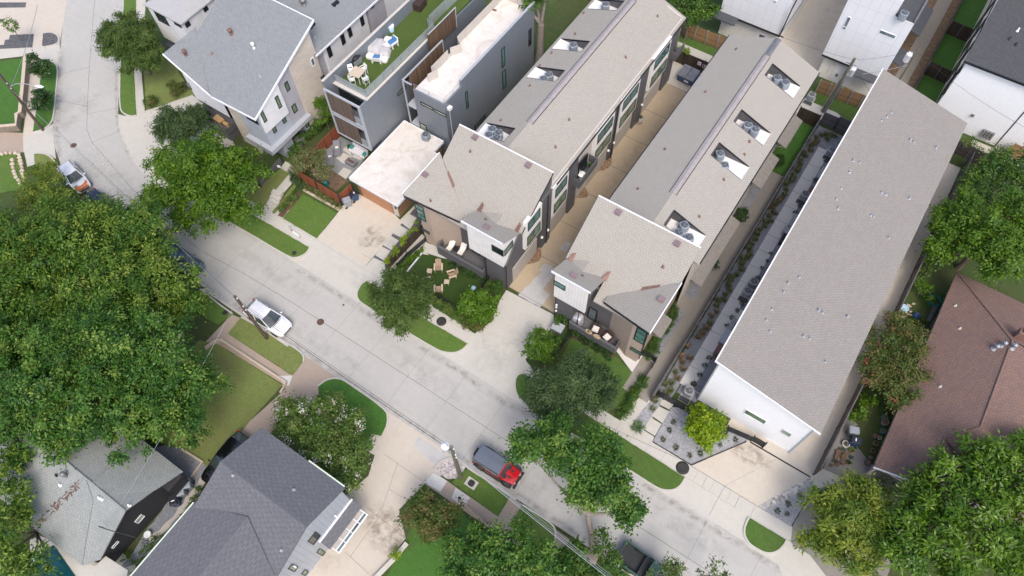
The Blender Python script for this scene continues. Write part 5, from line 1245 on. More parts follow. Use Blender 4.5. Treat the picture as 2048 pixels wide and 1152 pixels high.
fn = lambda x, y: ZR-.405*abs(y+.4)
j2 = Zm(270, 830, 3.577)
for q in ((700, 430), (1135, 535), (1047, 965), (235, 1022)): pipevent(R, hit(*j2.p(*q), fn), 'galv', .25, .06)
for q, gl in (([(380, 890), (417, 905), (375, 970), (340, 950)], 'glass_dark'), ([(405, 988), (443, 1003), (432, 1035), (392, 1018)], 'glass_green'), ([(245, 1080), (283, 1095), (262, 1128), (222, 1110)], 'glass_green'), ([(320, 1112), (345, 1122), (325, 1152), (303, 1140)], 'glass_green')):
    winpx(T, 0, XW, 1, [R32.p(*v) for v in q], gl=gl, fw=.06)
w = MB(); w.slab([(XW, 3.1, 2.95), (-17.4, 3.15, 2.5), (-17.4, -.7, 2.5), (XW, -.7, 2.95)], .1); w.mat(1).obox((XW, -.75, 2.9), (.12, 0, 0), (0, 3.9, 0), (0, 0, .14)); w.build('awning', ['shingle_slate', 'trim_white'], T)
w = MB(); w.mat(0)
for y in np.linspace(-.5, 2.9, 5): w.box(-17.45, -16.7, y-.03, y+.03, 2.23, 2.3)
w.box(-16.75, -16.65, -.55, 2.95, 2.2, 2.33); w.box(-17.05, -16.97, -.55, 2.95, 2.2, 2.33); w.mat(1).box(-16.97, -16.75, -.5, 2.9, 2.22, 2.26); w.mat(2).box(-17.45, -17.05, -.5, 2.9, 2.2, 2.25)
w.build('garage_door', ['trim_white', 'glass_grey', 'garage_taupe'], T)['label'] = 'overhead garage door tilted open'
w = MB(); w.tube([(XW+.1, 1.4, 4.2), (XW+.35, 1.4, 4.2)], .06, 8); w.tube([(XW+.1, -3.0, 4.6), (XW+.35, -3.0, 4.6)], .06, 8); parts(w, 'vent', 'white_plastic', T)

T = thing('hipped_house', 'low house with weathered pale grey shingles and black boarded walls, overhung by the largest tree', 'house', (-36, -7, 0))
w = MB(); w.mat(0); extr(w, [(-31.8, -3.3, 0), (-31.8, -11.0, 0), (-31.8, -11.0, 2.7), (-31.8, -7.1, 4.6), (-31.8, -3.3, 2.8)], (-.2, 0, 0)); w.box(-50, -32, -11.4, -3.3, 0, 2.7)
w.build('wall', ['siding_black'], T)
w = MB(); zr = 4.95
w.slab([(-36.4, -2.7, 2.85), (-31.1, -2.7, 2.85), (-31.3, -4.9, 3.9), (-33.4, -6.9, zr+.03), (-35.2, -7.1, zr+.03)], .14)
w.slab([(-50, -3.1, 3.04), (-36.2, -3.1, 3.04), (-35.0, -7.1, zr), (-50, -7.1, zr)], .14)
w.slab([(-35.0, -7.1, zr), (-36.0, -3.3, 3.1), (-31.3, -3.3, 3.1), (-31.4, -7.1, zr)], .14)
w.slab([(-31.4, -7.1, zr), (-31.4, -10.9, 2.9), (-32.4, -12.0, 2.65), (-34.3, -8.0, 4.6), (-36.0, -7.1, zr)], .14)
w.slab([(-32.4, -12.0, 2.65), (-37.8, -12.3, 2.65), (-36.0, -7.1, zr), (-34.3, -8.0, 4.6)], .14)
w.slab([(-37.8, -12.3, 2.65), (-50, -12.3, 2.65), (-50, -7.1, zr), (-36.0, -7.1, zr)], .14)
R = w.build('roof', 'shingle_pale', T)
w = MB(); w.tube([(-50, -7.1, zr+.02), (-36, -7.1, zr+.02), (-31.4, -7.1, zr+.02)], .08, 6); w.tube([(-37.8, -12.3, 2.67), (-36, -7.1, zr+.03)], .07, 6); w.tube([(-32.4, -12, 2.67), (-34.3, -8, 4.62), (-36, -7.1, zr+.03)], .07, 6); w.tube([(-36.3, -2.8, 2.88), (-35.1, -7, zr+.05)], .06, 6); w.build('ridge_tile', 'shingle_pale', R)
l1 = Zm(0, 840, 3.692)
fn = lambda x, y: zr-.43*abs(y+7.1)
for q, m_ in (((420, 408), 'black_frame'), ((445, 482), 'white_plastic'), ((735, 575), 'white_plastic'), ((755, 585), 'white_plastic'), ((955, 632), 'white_plastic')): pipevent(R, hit(*l1.p(*q), fn), m_, .3, .07)
turbine(R, hit(*l1.p(490, 412), fn), 'lead_grey', .6); turbine(R, hit(*l1.p(152, 155), fn), 'black_frame', .6)
w = MB()
rs_ = random.Random(3)
for i in range(70):
    tt = rs_.random()**.7; x, y = -37.6+1.5*tt+rs_.gauss(0, .12), -12.2+4.6*tt+rs_.gauss(0, .12); z = fn(x, y)+.03
    a = rs_.random()*6.28; w.obox((x, y, z), (.22*math.cos(a), .22*math.sin(a), 0), (-.06*math.sin(a), .06*math.cos(a), 0), (0, 0, .03))
w.build('leaf_litter', 'flash_rust', R)
for q, gl in (([(1070-75, 745), (1040, 698), (1068, 702), (1018, 772)], 'glass_pale'), ([(825, 945), (860, 890), (878, 895), (835, 950)], 'glass_grey'), ([(1258, 478), (1308, 420), (1330, 432), (1285, 488)], 'glass_pale')): winpx(T, 0, -31.8, 1, [l1.p(*v) for v in q], gl=gl, fr='trim_white', fw=.05)
w = MB(); w.box(-31.85, -31.0, -4.5, -3.0, 0, 2.6); w.build('porch', 'siding_black', T)
w = MB(); w.slab([(p.x, p.y, 2.2) for p in [G(*l1.p(*q), 2.2) for q in ((560, 1075), (620, 1058), (700, 1080), (780, 1005), (945, 1110), (930, 1200), (600, 1200))]], .12); w.build('patio_roof', 'walk', T)
# ================================================================= fences, walls, gates
def fence(name, label, path, h, mat, th=.06, post='dark_metal', step=2.4, cap=None, group=None, z0=0.0, ps=.05, horiz=0):
    path = [Vector((p[0], p[1], z0)) for p in path]; c = sum(path, Vector())/len(path)
    T = thing(name, label, 'fence', (c.x, c.y, 0), group=group)
    b = MB(); cp = MB(); hs = h if isinstance(h, (list, tuple)) else [h]*len(path)
    for i in range(len(path)-1):
        a, e = path[i], path[i+1]; d = e-a; L = d.length; u = d/L; n = Vector((-u.y, u.x, 0))*th
        if horiz:
            k = int(hs[i]/horiz)
            for j in range(k): b.obox(a+Vector((0, 0, .06+j*horiz))-n*.3, d, n*.6, (0, 0, horiz*.72))
        else: extr(b, [a-n*.5+Vector((0, 0, .04)), e-n*.5+Vector((0, 0, .04)), e-n*.5+Vector((0, 0, hs[i+1])), a-n*.5+Vector((0, 0, hs[i]))], n)
        if cap: extr(cp, [a-n*1.0+Vector((0, 0, hs[i])), e-n*1.0+Vector((0, 0, hs[i+1])), e-n*1.0+Vector((0, 0, hs[i+1]+.04)), a-n*1.0+Vector((0, 0, hs[i]+.04))], n*2)
        m = max(1, round(L/step))
        for j in range(m+(i == len(path)-2)):
            p = a+d*j/m; hh = hs[i]+(hs[i+1]-hs[i])*j/m; q = MB(); q.obox(p-u*ps-n*.5-n.normalized()*ps*1.6, u*2*ps, n+n.normalized()*ps*3.2, (0, 0, hh+.05)); q.build('post', post, T)
    b.build('panel' if not horiz else 'slat_panel', mat, T)
    if cap: cp.build('cap_rail', cap, T)
    return T
fa_, fb_, fc_, fd_ = Zc(605, 212), Zc(185, 640), Zc(622, 905), Zc(745, 790)
fence('courtyard_fence', 'rust-red board fence round the courtyard of the wood-clad garage', [fa_, fb_, fc_, fd_], 1.75, 'fence_rust', post='dark_metal', step=3.0)
VF = fence('plank_fence', 'dark plank fence under a bright green vine beside the stepping slabs', [R22(818, 468), R22(1018, 258)], 1.45, 'fence_dark', post='fence_dark')
fence('rail_fence', 'low dark metal rail fence along the narrow path beside the plank fence', [R22(872, 462), R22(930, 400), R22(1042, 305)], .95, 'dark_metal', th=.03, horiz=.16, ps=.025)
fence('rail_fence', 'low dark metal rail fence at the street edge of the artificial lawn', [R22(1050, 605), R22(1240, 716)], .9, 'dark_metal', th=.03, horiz=.16, ps=.025)
fence('rail_fence', 'short dark metal rail fence at the left row corner by the small bright tree', [R22(1372, 580), R22(1418, 520)], .95, 'dark_metal', th=.03, horiz=.16, ps=.025)
fence('rail_fence', 'dark metal rail fence between the driveway planting and the right row lawn', [R23(318, 1000), R23(418, 862)], .95, 'dark_metal', th=.03, horiz=.14, ps=.025)
fence('metal_gate', 'small black metal garden gate at the corner of the right row', [f_z(1015, 690), f_z(1250, 810)], 1.1, 'black_frame', th=.03, horiz=.14, ps=.03)
fence('rail_fence', 'low dark rail fence edging the concrete landing beside the small black gate', [f_z(1240, 830), f_z(1185, 920), f_z(1030, 1150)], .9, 'dark_metal', th=.03, horiz=.2, ps=.025)
DF = fence('plank_fence', 'dark plank fence behind the blue dumpster', [(-21.4, 62.2), (-14.2, 62.2)], 1.8, 'fence_dark', post='fence_dark')
b = MB()
for i, (x, z, m_) in enumerate(((-17.35, 1.2, 0), (-16.75, 1.1, 0), (-16.15, 1.1, 0))): b.obox((x, 62.14, z-.25), (.42, 0, 0), (0, .02, 0), (0, 0, .5))
b.mat(1)
for x in (-17.3, -16.7, -16.1): b.obox((x, 62.125, 1.2), (.32, 0, 0), (0, .015, 0), (0, 0, .07)); b.obox((x, 62.125, 1.02), (.32, 0, 0), (0, .015, 0), (0, 0, .04))
plain('sign_red', (.45, .06, .05), .5); b.build('warning_sign', ['trim_white', 'sign_red'], DF)
fence('board_fence', 'tan horizontal board fence behind the lane, left of the concrete drive', [(-22.6, 66.6), (-17.0, 66.7), (-12.4, 66.8)], 1.85, 'fence_slat_tan', post='galv', step=1.5)
fence('board_fence', 'tan horizontal board fence beside the utility pole with twin service conduits', [(-4.7, 66.4), (1.2, 66.9)], 1.85, 'fence_slat_tan', post='galv', step=1.2)
fence('plank_fence', 'short dark plank fence closing the deep green lawn at the back of the right row', [(-5.0, 61.6), (-2.75, 61.6)], 1.8, 'fence_dark', post='fence_dark')
fence('board_fence', 'stepped charcoal board fence between the path end and the lane', [(-2.55, 62.4), (-1.0, 62.4), (-.98, 62.4), (.45, 62.4)], [1.7, 1.7, 1.95, 1.95], 'timber_grey', post='timber_grey')
fence('boundary_fence', 'long dark slat fence dividing the side path from the grass bed', [(-2.72, 24.4), (-2.7, 36.5), (-2.68, 49), (-2.66, 61.5)], 1.25, 'fence_slat', th=.09, post='fence_slat', step=2.4, cap='timber_grey', ps=.04)
fence('boundary_fence', 'long dark slat fence along the bungalow yard', [(11.55, 26.0), (11.9, 38), (12.05, 52), (12.2, 65.3)], 1.9, 'fence_slat', th=.05, post='fence_slat', step=2.4, cap='timber_grey', ps=.03)
b0_, b1_, b2_ = R33(930, 85), R33(1120, 195), R33(1040, 150)
fence('metal_gate', 'black slatted gate panels between the gravel bed and the white gable', [b0_, R33(965, 108), b2_, b1_], 1.15, 'black_frame', th=.04, horiz=.15, ps=.04)
fence('slat_fence', 'black slatted fence before the foot of the white gable', [R33(1150, 200), R33(1330, 290), R33(1480, 355)], 1.15, 'black_frame', th=.04, horiz=.15, ps=.04)
fence('sliding_gate', 'black slatted driveway gate beside the white gable corner', [R33(1480, 352), R33(1550, 392)], 1.3, 'black_frame', th=.04, horiz=.15, ps=.04)
b = MB(); ribbon(b, [R34(0, 365), R34(355, 572)], .12, 0, .04); tag(b.build('gate_track', 'black_frame'), 'black gate track across the beige driveway', 'gate track')
for i, (y, lab) in enumerate(((68.8, 'dark plank cross fence nearest the white shed roof between two narrow lawns'), (75.4, 'dark plank cross fence midway along the narrow lawns'), (83.2, 'dark plank cross fence farthest up the narrow lawns'))):
    fence('cross_fence', lab, [(4.4, y+.2), (6.9, y)], 1.8, 'fence_dark', post='timber_grey', step=1.2, group='cross fences between the narrow lawns')
fence('boundary_fence', 'thin wooden fence between the narrow lawns and the soil strip', [(4.35, 64), (4.4, 100)], 1.0, 'timber_grey', th=.03, post='timber_grey', ps=.03)
fence('board_fence', 'dark brown board fence below the tall white house', [(9.6, 66.2), (11.9, 66.0), (13.8, 65.8), (17.0, 65.4)], 1.8, 'fence_slat', post='timber_grey', step=1.4)
fence('board_fence', 'brown board fence corner at the right edge by the tall white house', [(14.0, 66.2), (15.4, 68.9), (20, 68.4)], 1.7, 'fence_slat_tan', post='timber_grey', step=1.6)
fence('side_fence', 'reddish wooden fence at the foot of the bare-roofed metal house', [(-32.0, 38.0), (-31.6, 56)], 1.9, 'fence_rust', post='vent_brown', step=2.4)
fence('back_fence', 'rust-red back fence behind the outdoor fireplace', [(-36.5, 66.0), (-25, 65.2)], 2.0, 'fence_rust', post='vent_brown', step=2.0)
fence('plank_fence', 'dark grey fence with a small white sign beside the strip of lawn', [Zf(392, 262), Zf(500, 140), Zf(600, 30)], .95, 'timber_grey', post='dark_metal')
b = MB(); q = Zf(562, 66, .9); b.obox((q.x-.15, q.y-.05, .75), (.32, .1, 0), (-.05, .12, 0), (0, 0, .25)); tag(b.build('mail_sign', 'white_plastic'), 'small white sign box on the dark grey fence', 'sign')
# masonry
def wall_run(label, path, w, h, m_body, m_cap, name='retaining_wall', cat='wall', closed=False):
    path = [Vector((p[0], p[1], 0)) for p in path]; c = sum(path, Vector())/len(path)
    T = thing(name, label, cat, (c.x, c.y, 0)); a = MB(); ribbon(a, path, w, 0, h); a.build('body', m_body, T)
    if m_cap: a = MB(); ribbon(a, path, w+.08, h+.002, h+.08, -.04); a.build('cap', m_cap, T)
    return T
concrete('cap_stone', (.56, .47, .36), (.7, .6, .5), .3)
wall_run('brown block retaining wall with a beige cap round the bright lawn at the left edge', PP([(-25, 268), (42, 262), (45, 238), (52, 234), (58, 170), (62, 120)]), .3, .85, 'block_wall', 'cap_stone')
wall_run('low beige concrete retaining wall along the big dry lawn', PP([(412, 700), (432, 686), (442, 683), (572, 769), (560, 786)]), .2, .3, 'cap_stone', None)
wall_run('low beige concrete edging between the big lawn and the gravel', PP([(363, 901), (404, 926), (381, 955)]), .2, .22, 'cap_stone', None, 'garden_edging', 'edging')
wall_run('low brown concrete wall between the lower lawn and the brown footpath', PP([(916, 1003), (960, 1040), (984, 1062), (975, 1078)]), .15, .25, 'walk_brown', None)
wall_run('low timber wall between the tan driveway and the lower lawn', PP([(812, 1085), (785, 1118), (752, 1152), (720, 1190)]), .3, .3, 'vent_brown', 'walk', 'garden_edging', 'edging')
wall_run('pale concrete edging between the square lawn and its flower bed', Zf.L([(800, 300), (1140, 492)]), .22, .2, 'cap_stone', None, 'garden_edging', 'edging')
wall_run('dark steel edging round the wedge-shaped gravel garden', R33.L([(900, 362), (1130, 499), (1455, 362)]), .06, .1, 'dark_metal', None, 'garden_edging', 'edging')
wall_run('white timber edging beside the artificial lawn', R22.L([(930, 488), (1018, 380)]), .1, .2, 'trim_white', None, 'garden_edging', 'edging')
# garden steps
b = MB()
for k, q in enumerate(((545, 440), (570, 405), (590, 365))):
    a = [(465, 395), (480, 368), (500, 335)][k]
    p0, p1 = Zf(*a), Zf(*q); d = p1-p0; n = Vector((-d.y, d.x, 0)).normalized(); b.prism([p0, p1, p1+n*.5, p0+n*.5], 0, .14*(k+1))
tag(b.build('garden_steps', 'walk'), 'pale concrete garden steps beside the clipped box shrubs', 'steps')
b = MB()
for k, (p, q) in enumerate((((735, 210), (780, 245)), ((728, 225), (772, 262)))): p0, p1 = R33(*p), R33(*q); d = p1-p0; n = Vector((-d.y, d.x, 0)).normalized(); b.prism([p0, p1, p1+n*.4, p0+n*.4], 0, .26-.12*k)
tag(b.build('garden_steps', 'walk'), 'pale concrete steps from the pavement up to the side path', 'steps')
rs_ = random.Random(5); k = 0
for path in (R11.L([(72, 935), (75, 985), (95, 1040), (125, 1095)]), R11.L([(115, 905), (125, 960), (135, 1020), (150, 1080)]), R11.L([(0, 915), (50, 905), (110, 905)])):
    L = [(path[i+1]-path[i]).length for i in range(len(path)-1)]
    for i, l in enumerate(L):
        for j in range(max(1, int(l/.42))):
            p = path[i].lerp(path[i+1], (j+.5)/max(1, int(l/.42))); b = MB(); r = rs_.uniform(.16, .24)
            b.lathe((p.x+rs_.uniform(-.04, .04), p.y+rs_.uniform(-.04, .04), 0), [(r, 0), (r*1.05, .12), (r*.8, .2), (.02, .23)], 7, sq=3)
            o = tag(b.build('edging_stone', 'cap_stone'), 'pale rounded edging stone bordering the small lawn above the yellow-green street tree', 'stone', 'edging stones of the small lawn'); k += 1

# ================================================================= utility poles, lamps, wires
planks('pole_wood', (.12, .085, .065), .05, 0, .3); planks('pole_green', (.17, .165, .12), .05, 0, .35)
def pole(label, base, top_px, h, m='pole_wood', r0=.17, r1=.12, parts=True):
    T = thing('utility_pole', label, 'utility pole', (base.x, base.y, 0)); tp = G(*top_px, h)
    b = MB(); n = 8; b.tube([base.lerp(tp, i/n) for i in range(n+1)], [r0+(r1-r0)*i/n for i in range(n+1)], 12); b.build('shaft', m, T); return T, base, tp
def transformer(T, p, r=.27, h=.95, lab=None):
    b = MB(); b.lathe((p.x, p.y, p.z), [(r*.9, 0), (r, .05), (r, h*.85), (r*1.06, h*.87), (r*.95, h), (r*.3, h+.07)], 18)
    for s in (-1, 1): b.lathe((p.x+s*r*.45, p.y, p.z+h), [(.05, 0), (.07, .06), (.04, .1), (.06, .15), (.03, .24)], 8)
    b.build('transformer', 'trim_pale' if 'trim_pale' in MATS else 'trim_white', T)
A_, Ab, At = pole('tall dark wooden utility pole with a street lamp arm at the left edge', G(86, 260), (-8, 140), 9.2)
B_, Bb, Bt = pole('dark wooden utility pole leaning over the white crossover', G(534.3, 676.9), (469.2, 592.5), 8.35)
C_, Cb, Ct = pole('greenish wooden utility pole with a white transformer behind the red off-roader', G(921.8, 955.7), (902.3, 893.2), 9.0, 'pole_green', .2, .14)
D_, Db, Dt = pole('greenish wooden utility pole with conduits and transformer beside the tan board fence', G(1646, 224), (1709.8, 116.7), 7.8, 'pole_green', .19, .14)
E_, Eb, Et = pole('slim utility pole with a white transformer behind the long white building', G(1838, 97, 7.6)*1.0-Vector((0, 0, 7.6)), (1838, 97), 7.6, 'pole_green', .12, .1)
transformer(C_, G(893, 899, 7.3), .33, 1.0); transformer(D_, G(1700, 150, 5.3), .3, .95); transformer(E_, G(1811, 122, 5.6), .3, 1.0)
b = MB(); p = G(20, 173, 7.2); q = G(78, 176, 6.9); b.tube([p, p.lerp(q, .3)+Vector((0, 0, .45)), p.lerp(q, .65)+Vector((0, 0, .5)), q+Vector((0, 0, .25))], .045, 8); b.build('lamp_arm', 'galv', A_)
b = MB(); d = (q-p).normalized(); b.tube([q-d*.25+Vector((0, 0, .25)), q+Vector((0, 0, .22)), q+d*.35+Vector((0, 0, .2)), q+d*.55+Vector((0, 0, .2))], [.06, .15, .17, .06], 12); b.build('lamp_head', 'trim_white', A_)
for T, c, t_ in ((B_, Bb, Bt), (C_, Cb, Ct), (D_, Db, Dt), (A_, Ab, At)):
    b = MB(); tt = c.lerp(t_, .9); b.obox(tt-Vector((.55, .05, .05)), (1.1, 0, 0), (0, .1, 0), (0, 0, .1)) if T is D_ else b.obox(tt-Vector((.12, .3, .05)), (.12, 0, 0), (0, .5, 0), (0, 0, .1)); b.build('bracket', 'galv', T)
    for k in (.97, .8, .72):
        b = MB(); tt = c.lerp(t_, k); b.lathe((tt.x+.2, tt.y, tt.z), [(.03, 0), (.07, .03), (.04, .06), (.07, .1), (.03, .14)], 8); b.build('insulator', 'white_plastic', T)
b = MB(); b.tube([Db+Vector((.25, -.05, 0)), Db.lerp(Dt, .62)+Vector((.2, -.05, 0))], .06, 8); b.tube([Db+Vector((-.25, -.05, 0)), Db.lerp(Dt, .62)+Vector((-.2, -.05, 0))], .06, 8); b.build('conduit', 'galv', D_)
def wire(label, a, c, sag=.5, r=.012, m='tar'):
    b = MB(); b.tube([a.lerp(c, i/14)-Vector((0, 0, 4*sag*(i/14)*(1-i/14))) for i in range(15)], r, 5)
    return tag(b.build('overhead_wire', m), label, 'wire')
up = Vector((0, 0, 1))
wire('thin overhead wire from the lamp pole across the bend to the crossover pole', Ab.lerp(At, .86), Bt-up*.15, .7)
wire('lower overhead wire crossing the bend beside the rusty manhole cover', Ab.lerp(At, .7), Bt-up*.9, .6, .02, 'galv')
wire('overhead wire above the kerb from the crossover pole to the transformer pole', Bt-up*.2, Ct-up*.2, .5)
wire('lower overhead wire above the south kerb between two poles', Bt-up*1.0, Ct-up*1.2, .5, .02)
F_ = G(1330, 1235, 9)
wire('thick pale overhead cable running from the transformer pole past the bare tree trunk', Ct-up*1.8, F_-up*1.6, .3, .03, 'galv')
wire('upper thin overhead wire from the transformer pole towards the green pickup', Ct-up*.2, F_, .3, .014, 'galv')
wire('middle thin overhead wire from the transformer pole towards the green pickup', Ct-up*1.2, F_-up*.7, .35, .014, 'galv')
wire('service wire from the dark pole over the big lawn to the pale-roofed house', Bt-up*.6, G(210, 1057, 5.2), .5, .016, 'galv')
wire('wire from the lamp pole arm up the street at the left edge', Ab.lerp(At, .72), G(75, 10, 7)+up*0, .3, .025, 'galv')
wire('overhead wire over the tan fence from the conduit pole towards the concrete drive', Dt-up*.2, G(1480, 40, 8), .3)
wire('overhead wire between the conduit pole and the slim transformer pole', Dt-up*.2, Et-up*.1, .3)
wire('pale guy wire from the slim transformer pole down to the white house front', Et-up*2.2, G(1725, 148, 4.0), .1, .025, 'galv')
wire('overhead wire from the slim pole across the tall white house', Et-up*.4, G(2060, 260, 7.5), .5)
wire('service wire from the conduit pole down to the lane', Db.lerp(Dt, .9), G(1800, 250, 7.2), .3)
b = MB(); a = G(210, 1057, 4.3); b.tube([a, a+up*.9], .04, 8); b.tube([G(208, 1057, 5.0), G(300, 1083, 4.4)], .035, 6); tag(b.build('service_mast', 'dark_metal'), 'dark service mast on the pale-shingled roof', 'mast')
b = MB(); a, c = G(1722, 212, 1.1), G(1758, 196, 1.5); b.tube([a, c], .05, 8); tag(b.build('guy_guard', plain('guard_yellow', (.55, .36, .02), .5)), 'yellow guy-wire guard leaning by the tan board fence', 'guy guard')
# ================================================================= loose things
plain('ac_grey', (.26, .30, .335), .5, .2, var=.08); plain('ac_dark', (.06, .065, .07), .6); plain('ac_light', (.34, .35, .35), .5)
plain('bin_grey', (.26, .29, .32), .45, var=.06); plain('bin_lid', (.30, .32, .35), .45, var=.06); plain('bin_blue', (.015, .06, .16), .4); plain('bin_black', (.022, .025, .03), .45)
plain('teak', (.40, .29, .19), .6, var=.2, sc=8); plain('teak_light', (.56, .46, .34), .6, var=.12, sc=8); plain('pine', (.55, .36, .17), .6, var=.15, sc=8)
plain('cushion_blue', (.07, .20, .42), .8); plain('cushion_white', (.80, .77, .72), .85, var=.04); plain('cover_grey', (.48, .47, .47), .8, var=.06); plain('cover_silver', (.60, .62, .66), .4, .3, var=.15)
plain('wicker_dark', (.05, .03, .025), .7, var=.4, sc=20); plain('lounger_grey', (.20, .20, .22), .8); plain('terracotta', (.25, .125, .08), .8, var=.15, sc=6); plain('pot_dark', (.05, .05, .055), .6); plain('teal_paint', (.03, .25, .23), .5); plain('hose_green', (.02, .19, .14), .5)
plain('bucket_blue', (.42, .62, .74), .5); plain('sofa_purple', (.10, .05, .16), .9)
siding('stripe_fabric', (.80, .78, .80), .22, 0, .42, 0, .02)
plain('black_plastic', (.02, .02, .022), .5)

def make_ac(label, group=None, pad=False, body='ac_grey'):
    T = thing('ac_condenser', label, 'air conditioner', group=group)
    b = MB(); b.lathe((0, 0, .06), [(.36, 0), (.38, .03), (.38, .62), (.39, .64), (.39, .70), (.35, .73)], 24, sq=5); b.build('cabinet', body, T, True)
    b = MB()
    for k in range(9):
        z = .12+k*.06
        b.lathe((0, 0, z), [(.385, 0), (.392, .012), (.392, .028), (.385, .04)], 24, sq=5)
    b.build('louvre', 'ac_grey', T, True)
    b = MB(); b.lathe((0, 0, .785), [(.30, 0), (.30, .006), (.28, .008)], 24); o = b.build('fan_well', 'ac_dark', T, True)
    b = MB()
    for k in range(4):
        a = k*1.5708+.4; b.obox((.05*math.cos(a), .05*math.sin(a), .80), (.22*math.cos(a), .22*math.sin(a), .01), (-.08*math.sin(a), .08*math.cos(a), .02), (0, 0, .006))
    b.lathe((0, 0, .795), [(.075, 0), (.075, .03), (.02, .045)], 12)
    b.build('fan', 'lead_grey', o, True)
    b = MB()
    for r in (.10, .17, .24, .31): b.tube([(r*math.cos(t_), r*math.sin(t_), .83) for t_ in np.linspace(0, 6.2832, 21)], .006, 4, False)
    for k in range(8): a = k*.7854; b.tube([(.06*math.cos(a), .06*math.sin(a), .835), (.31*math.cos(a), .31*math.sin(a), .83)], .005, 4)
    b.build('grille', body, T, True)
    if pad: b = MB(); b.box(-.5, .5, -.95, .5, 0, .06); b.mat(1); b.box(-.46, .46, -.92, -.45, .06, .10); b.build('pad', ['kerb', 'ac_dark'], T, True)
    return T
ROOFAC = 'air conditioners sunk in the roofs of the town houses'
acs = []
def ac_at(px, py, z, label, group=None, rz=0.0, k=[None]):
    p = G(px, py, z+.8); p.z = z
    if k[0] is None: k[0] = make_ac(label, group); k[0].location = p; k[0].rotation_euler.z = rz; return k[0]
    o = dup(k[0], p, rz, label)
    if group: o['group'] = group
    elif 'group' in o: del o['group']
    return o
zdk = 9.8-1.8/4.75*4.15-.03
V = [b_.p(*q) for q in ((895, 78), (955, 110), (865, 132), (938, 160))]
for p, l in zip(V, ('rear left of four air conditioners in the left row notch nearest the street', 'rear right of four air conditioners in the left row notch nearest the street', 'front left of four air conditioners in the left row notch nearest the street', 'front right, partly hidden, of four air conditioners in the left row notch')): ac_at(*p, zdk, l, ROOFAC, random.random())
for p, l in ((R13.p(290, 438), 'upper of the two grey air conditioners in the second roof notch of the left row'), (R13.p(258, 462), 'lower, half hidden air conditioner in the second roof notch of the left row'), (R13.p(435, 262), 'single grey air conditioner in the third roof notch of the left row'), (R13.p(625, 22), 'single grey air conditioner in the roof notch nearest the top edge'),
             (d_.p(1280, 305), 'upper of three air conditioners behind the white ridge trim of the right row'), (d_.p(1232, 372), 'half-hidden left of three air conditioners behind the right row ridge trim'), (d_.p(1322, 415), 'lower right of three air conditioners behind the white ridge trim of the right row'),
             (R13.p(1303, 903), 'upper grey air conditioner in the right row notch that has the longest white deck'), (R13.p(1328, 972), 'lower, half-hidden grey air conditioner in the right row notch with the longest white deck'),
             (R13.p(1467, 735), 'left of two air conditioners in the third notch of the right row'), (R13.p(1510, 762), 'right of two air conditioners in the third notch of the right row'),
             (h6.p(750, 657), 'left of two air conditioners in the right row notch nearest the lane'), (h6.p(818, 697), 'right of two air conditioners in the right row notch nearest the lane')): ac_at(*p, zdk, l, ROOFAC, random.random())
ac_at(851, 268, 2.82, 'grey air conditioner standing on the stained white garage roof', None, .1)
ac_at(1810, 25, 10.78, 'pale air conditioner on the dark roof terrace of the boxy white house')
PAD = make_ac('', None, True, 'ac_light')
GAC = 'air conditioners on pads beside the low white building'
first = True
for p, l in ((e_.p(1400, 150), 'pad-mounted air conditioner nearest the far end of the pale side walk'), (e_.p(1197, 488), 'pad-mounted air conditioner beside the small wooden step on the gravel strip'), (k4.p(795, 72), 'upper of a pair of pad-mounted air conditioners on the gravel strip'), (k4.p(757, 132), 'lower of a pair of pad-mounted air conditioners on the gravel strip'), (k4.p(380, 772), 'pad-mounted air conditioner just inside the black slatted gate')):
    q = G(*p, .8); q.z = .035
    if first: PAD.location = q; PAD['label'] = l; PAD['group'] = GAC; first = False
    else: dup(PAD, q, 0, l, GAC)
q = G(1624, 190, .7); q.z = .03; o = dup(PAD, q, 0, 'dark-topped air conditioner on a pale pad beside the tan board fence'); del o['group']

def make_bin(label, body, lid, name='wheelie_bin'):
    T = thing(name, label, 'bin'); b = MB()
    lo, hi = [(-.24, -.28), (.24, -.28), (.24, .28), (-.24, .28)], [(-.3, -.38), (.3, -.38), (.3, .36), (-.3, .36)]
    b.add([(x, y, .06) for x, y in lo]+[(x, y, 1.0) for x, y in hi], [[3, 2, 1, 0], [0, 1, 5, 4], [1, 2, 6, 5], [2, 3, 7, 6], [3, 0, 4, 7]])
    b.obox((-.32, -.4, .94), (.64, 0, 0), (0, .78, 0), (0, 0, .07)); b.build('body', body, T, True, .02)
    b = MB(); b.add([(-.33, -.44, 1.02), (.33, -.44, 1.02), (.33, .38, 1.02), (-.33, .38, 1.02), (-.27, -.34, 1.1), (.27, -.34, 1.1), (.29, .34, 1.12), (-.29, .34, 1.12)], [[0, 1, 5, 4], [1, 2, 6, 5], [2, 3, 7, 6], [3, 0, 4, 7], [4, 5, 6, 7], [3, 2, 1, 0]]); b.build('lid', lid, T, True, .015)
    for s in (-1, 1): b = MB(); b.tube([(s*.29, .3, .13), (s*.35, .3, .13)], .13, 14); b.build('wheel', 'black_plastic', T, True)
    b = MB(); b.tube([(-.25, .42, 1.0), (.25, .42, 1.0)], .025, 8); b.build('handle', body, T, True)
    return T
BG = make_bin('', 'bin_grey', 'bin_lid'); BB = make_bin('', 'bin_blue', 'bin_black')
b = MB(); b.obox((-.14, -.1, 1.115), (.28, 0, .005), (0, .09, 0), (0, 0, .006)); b.build('sticker', 'trim_white', BB, True)
BD = make_bin('', 'bin_grey', 'lead_grey')
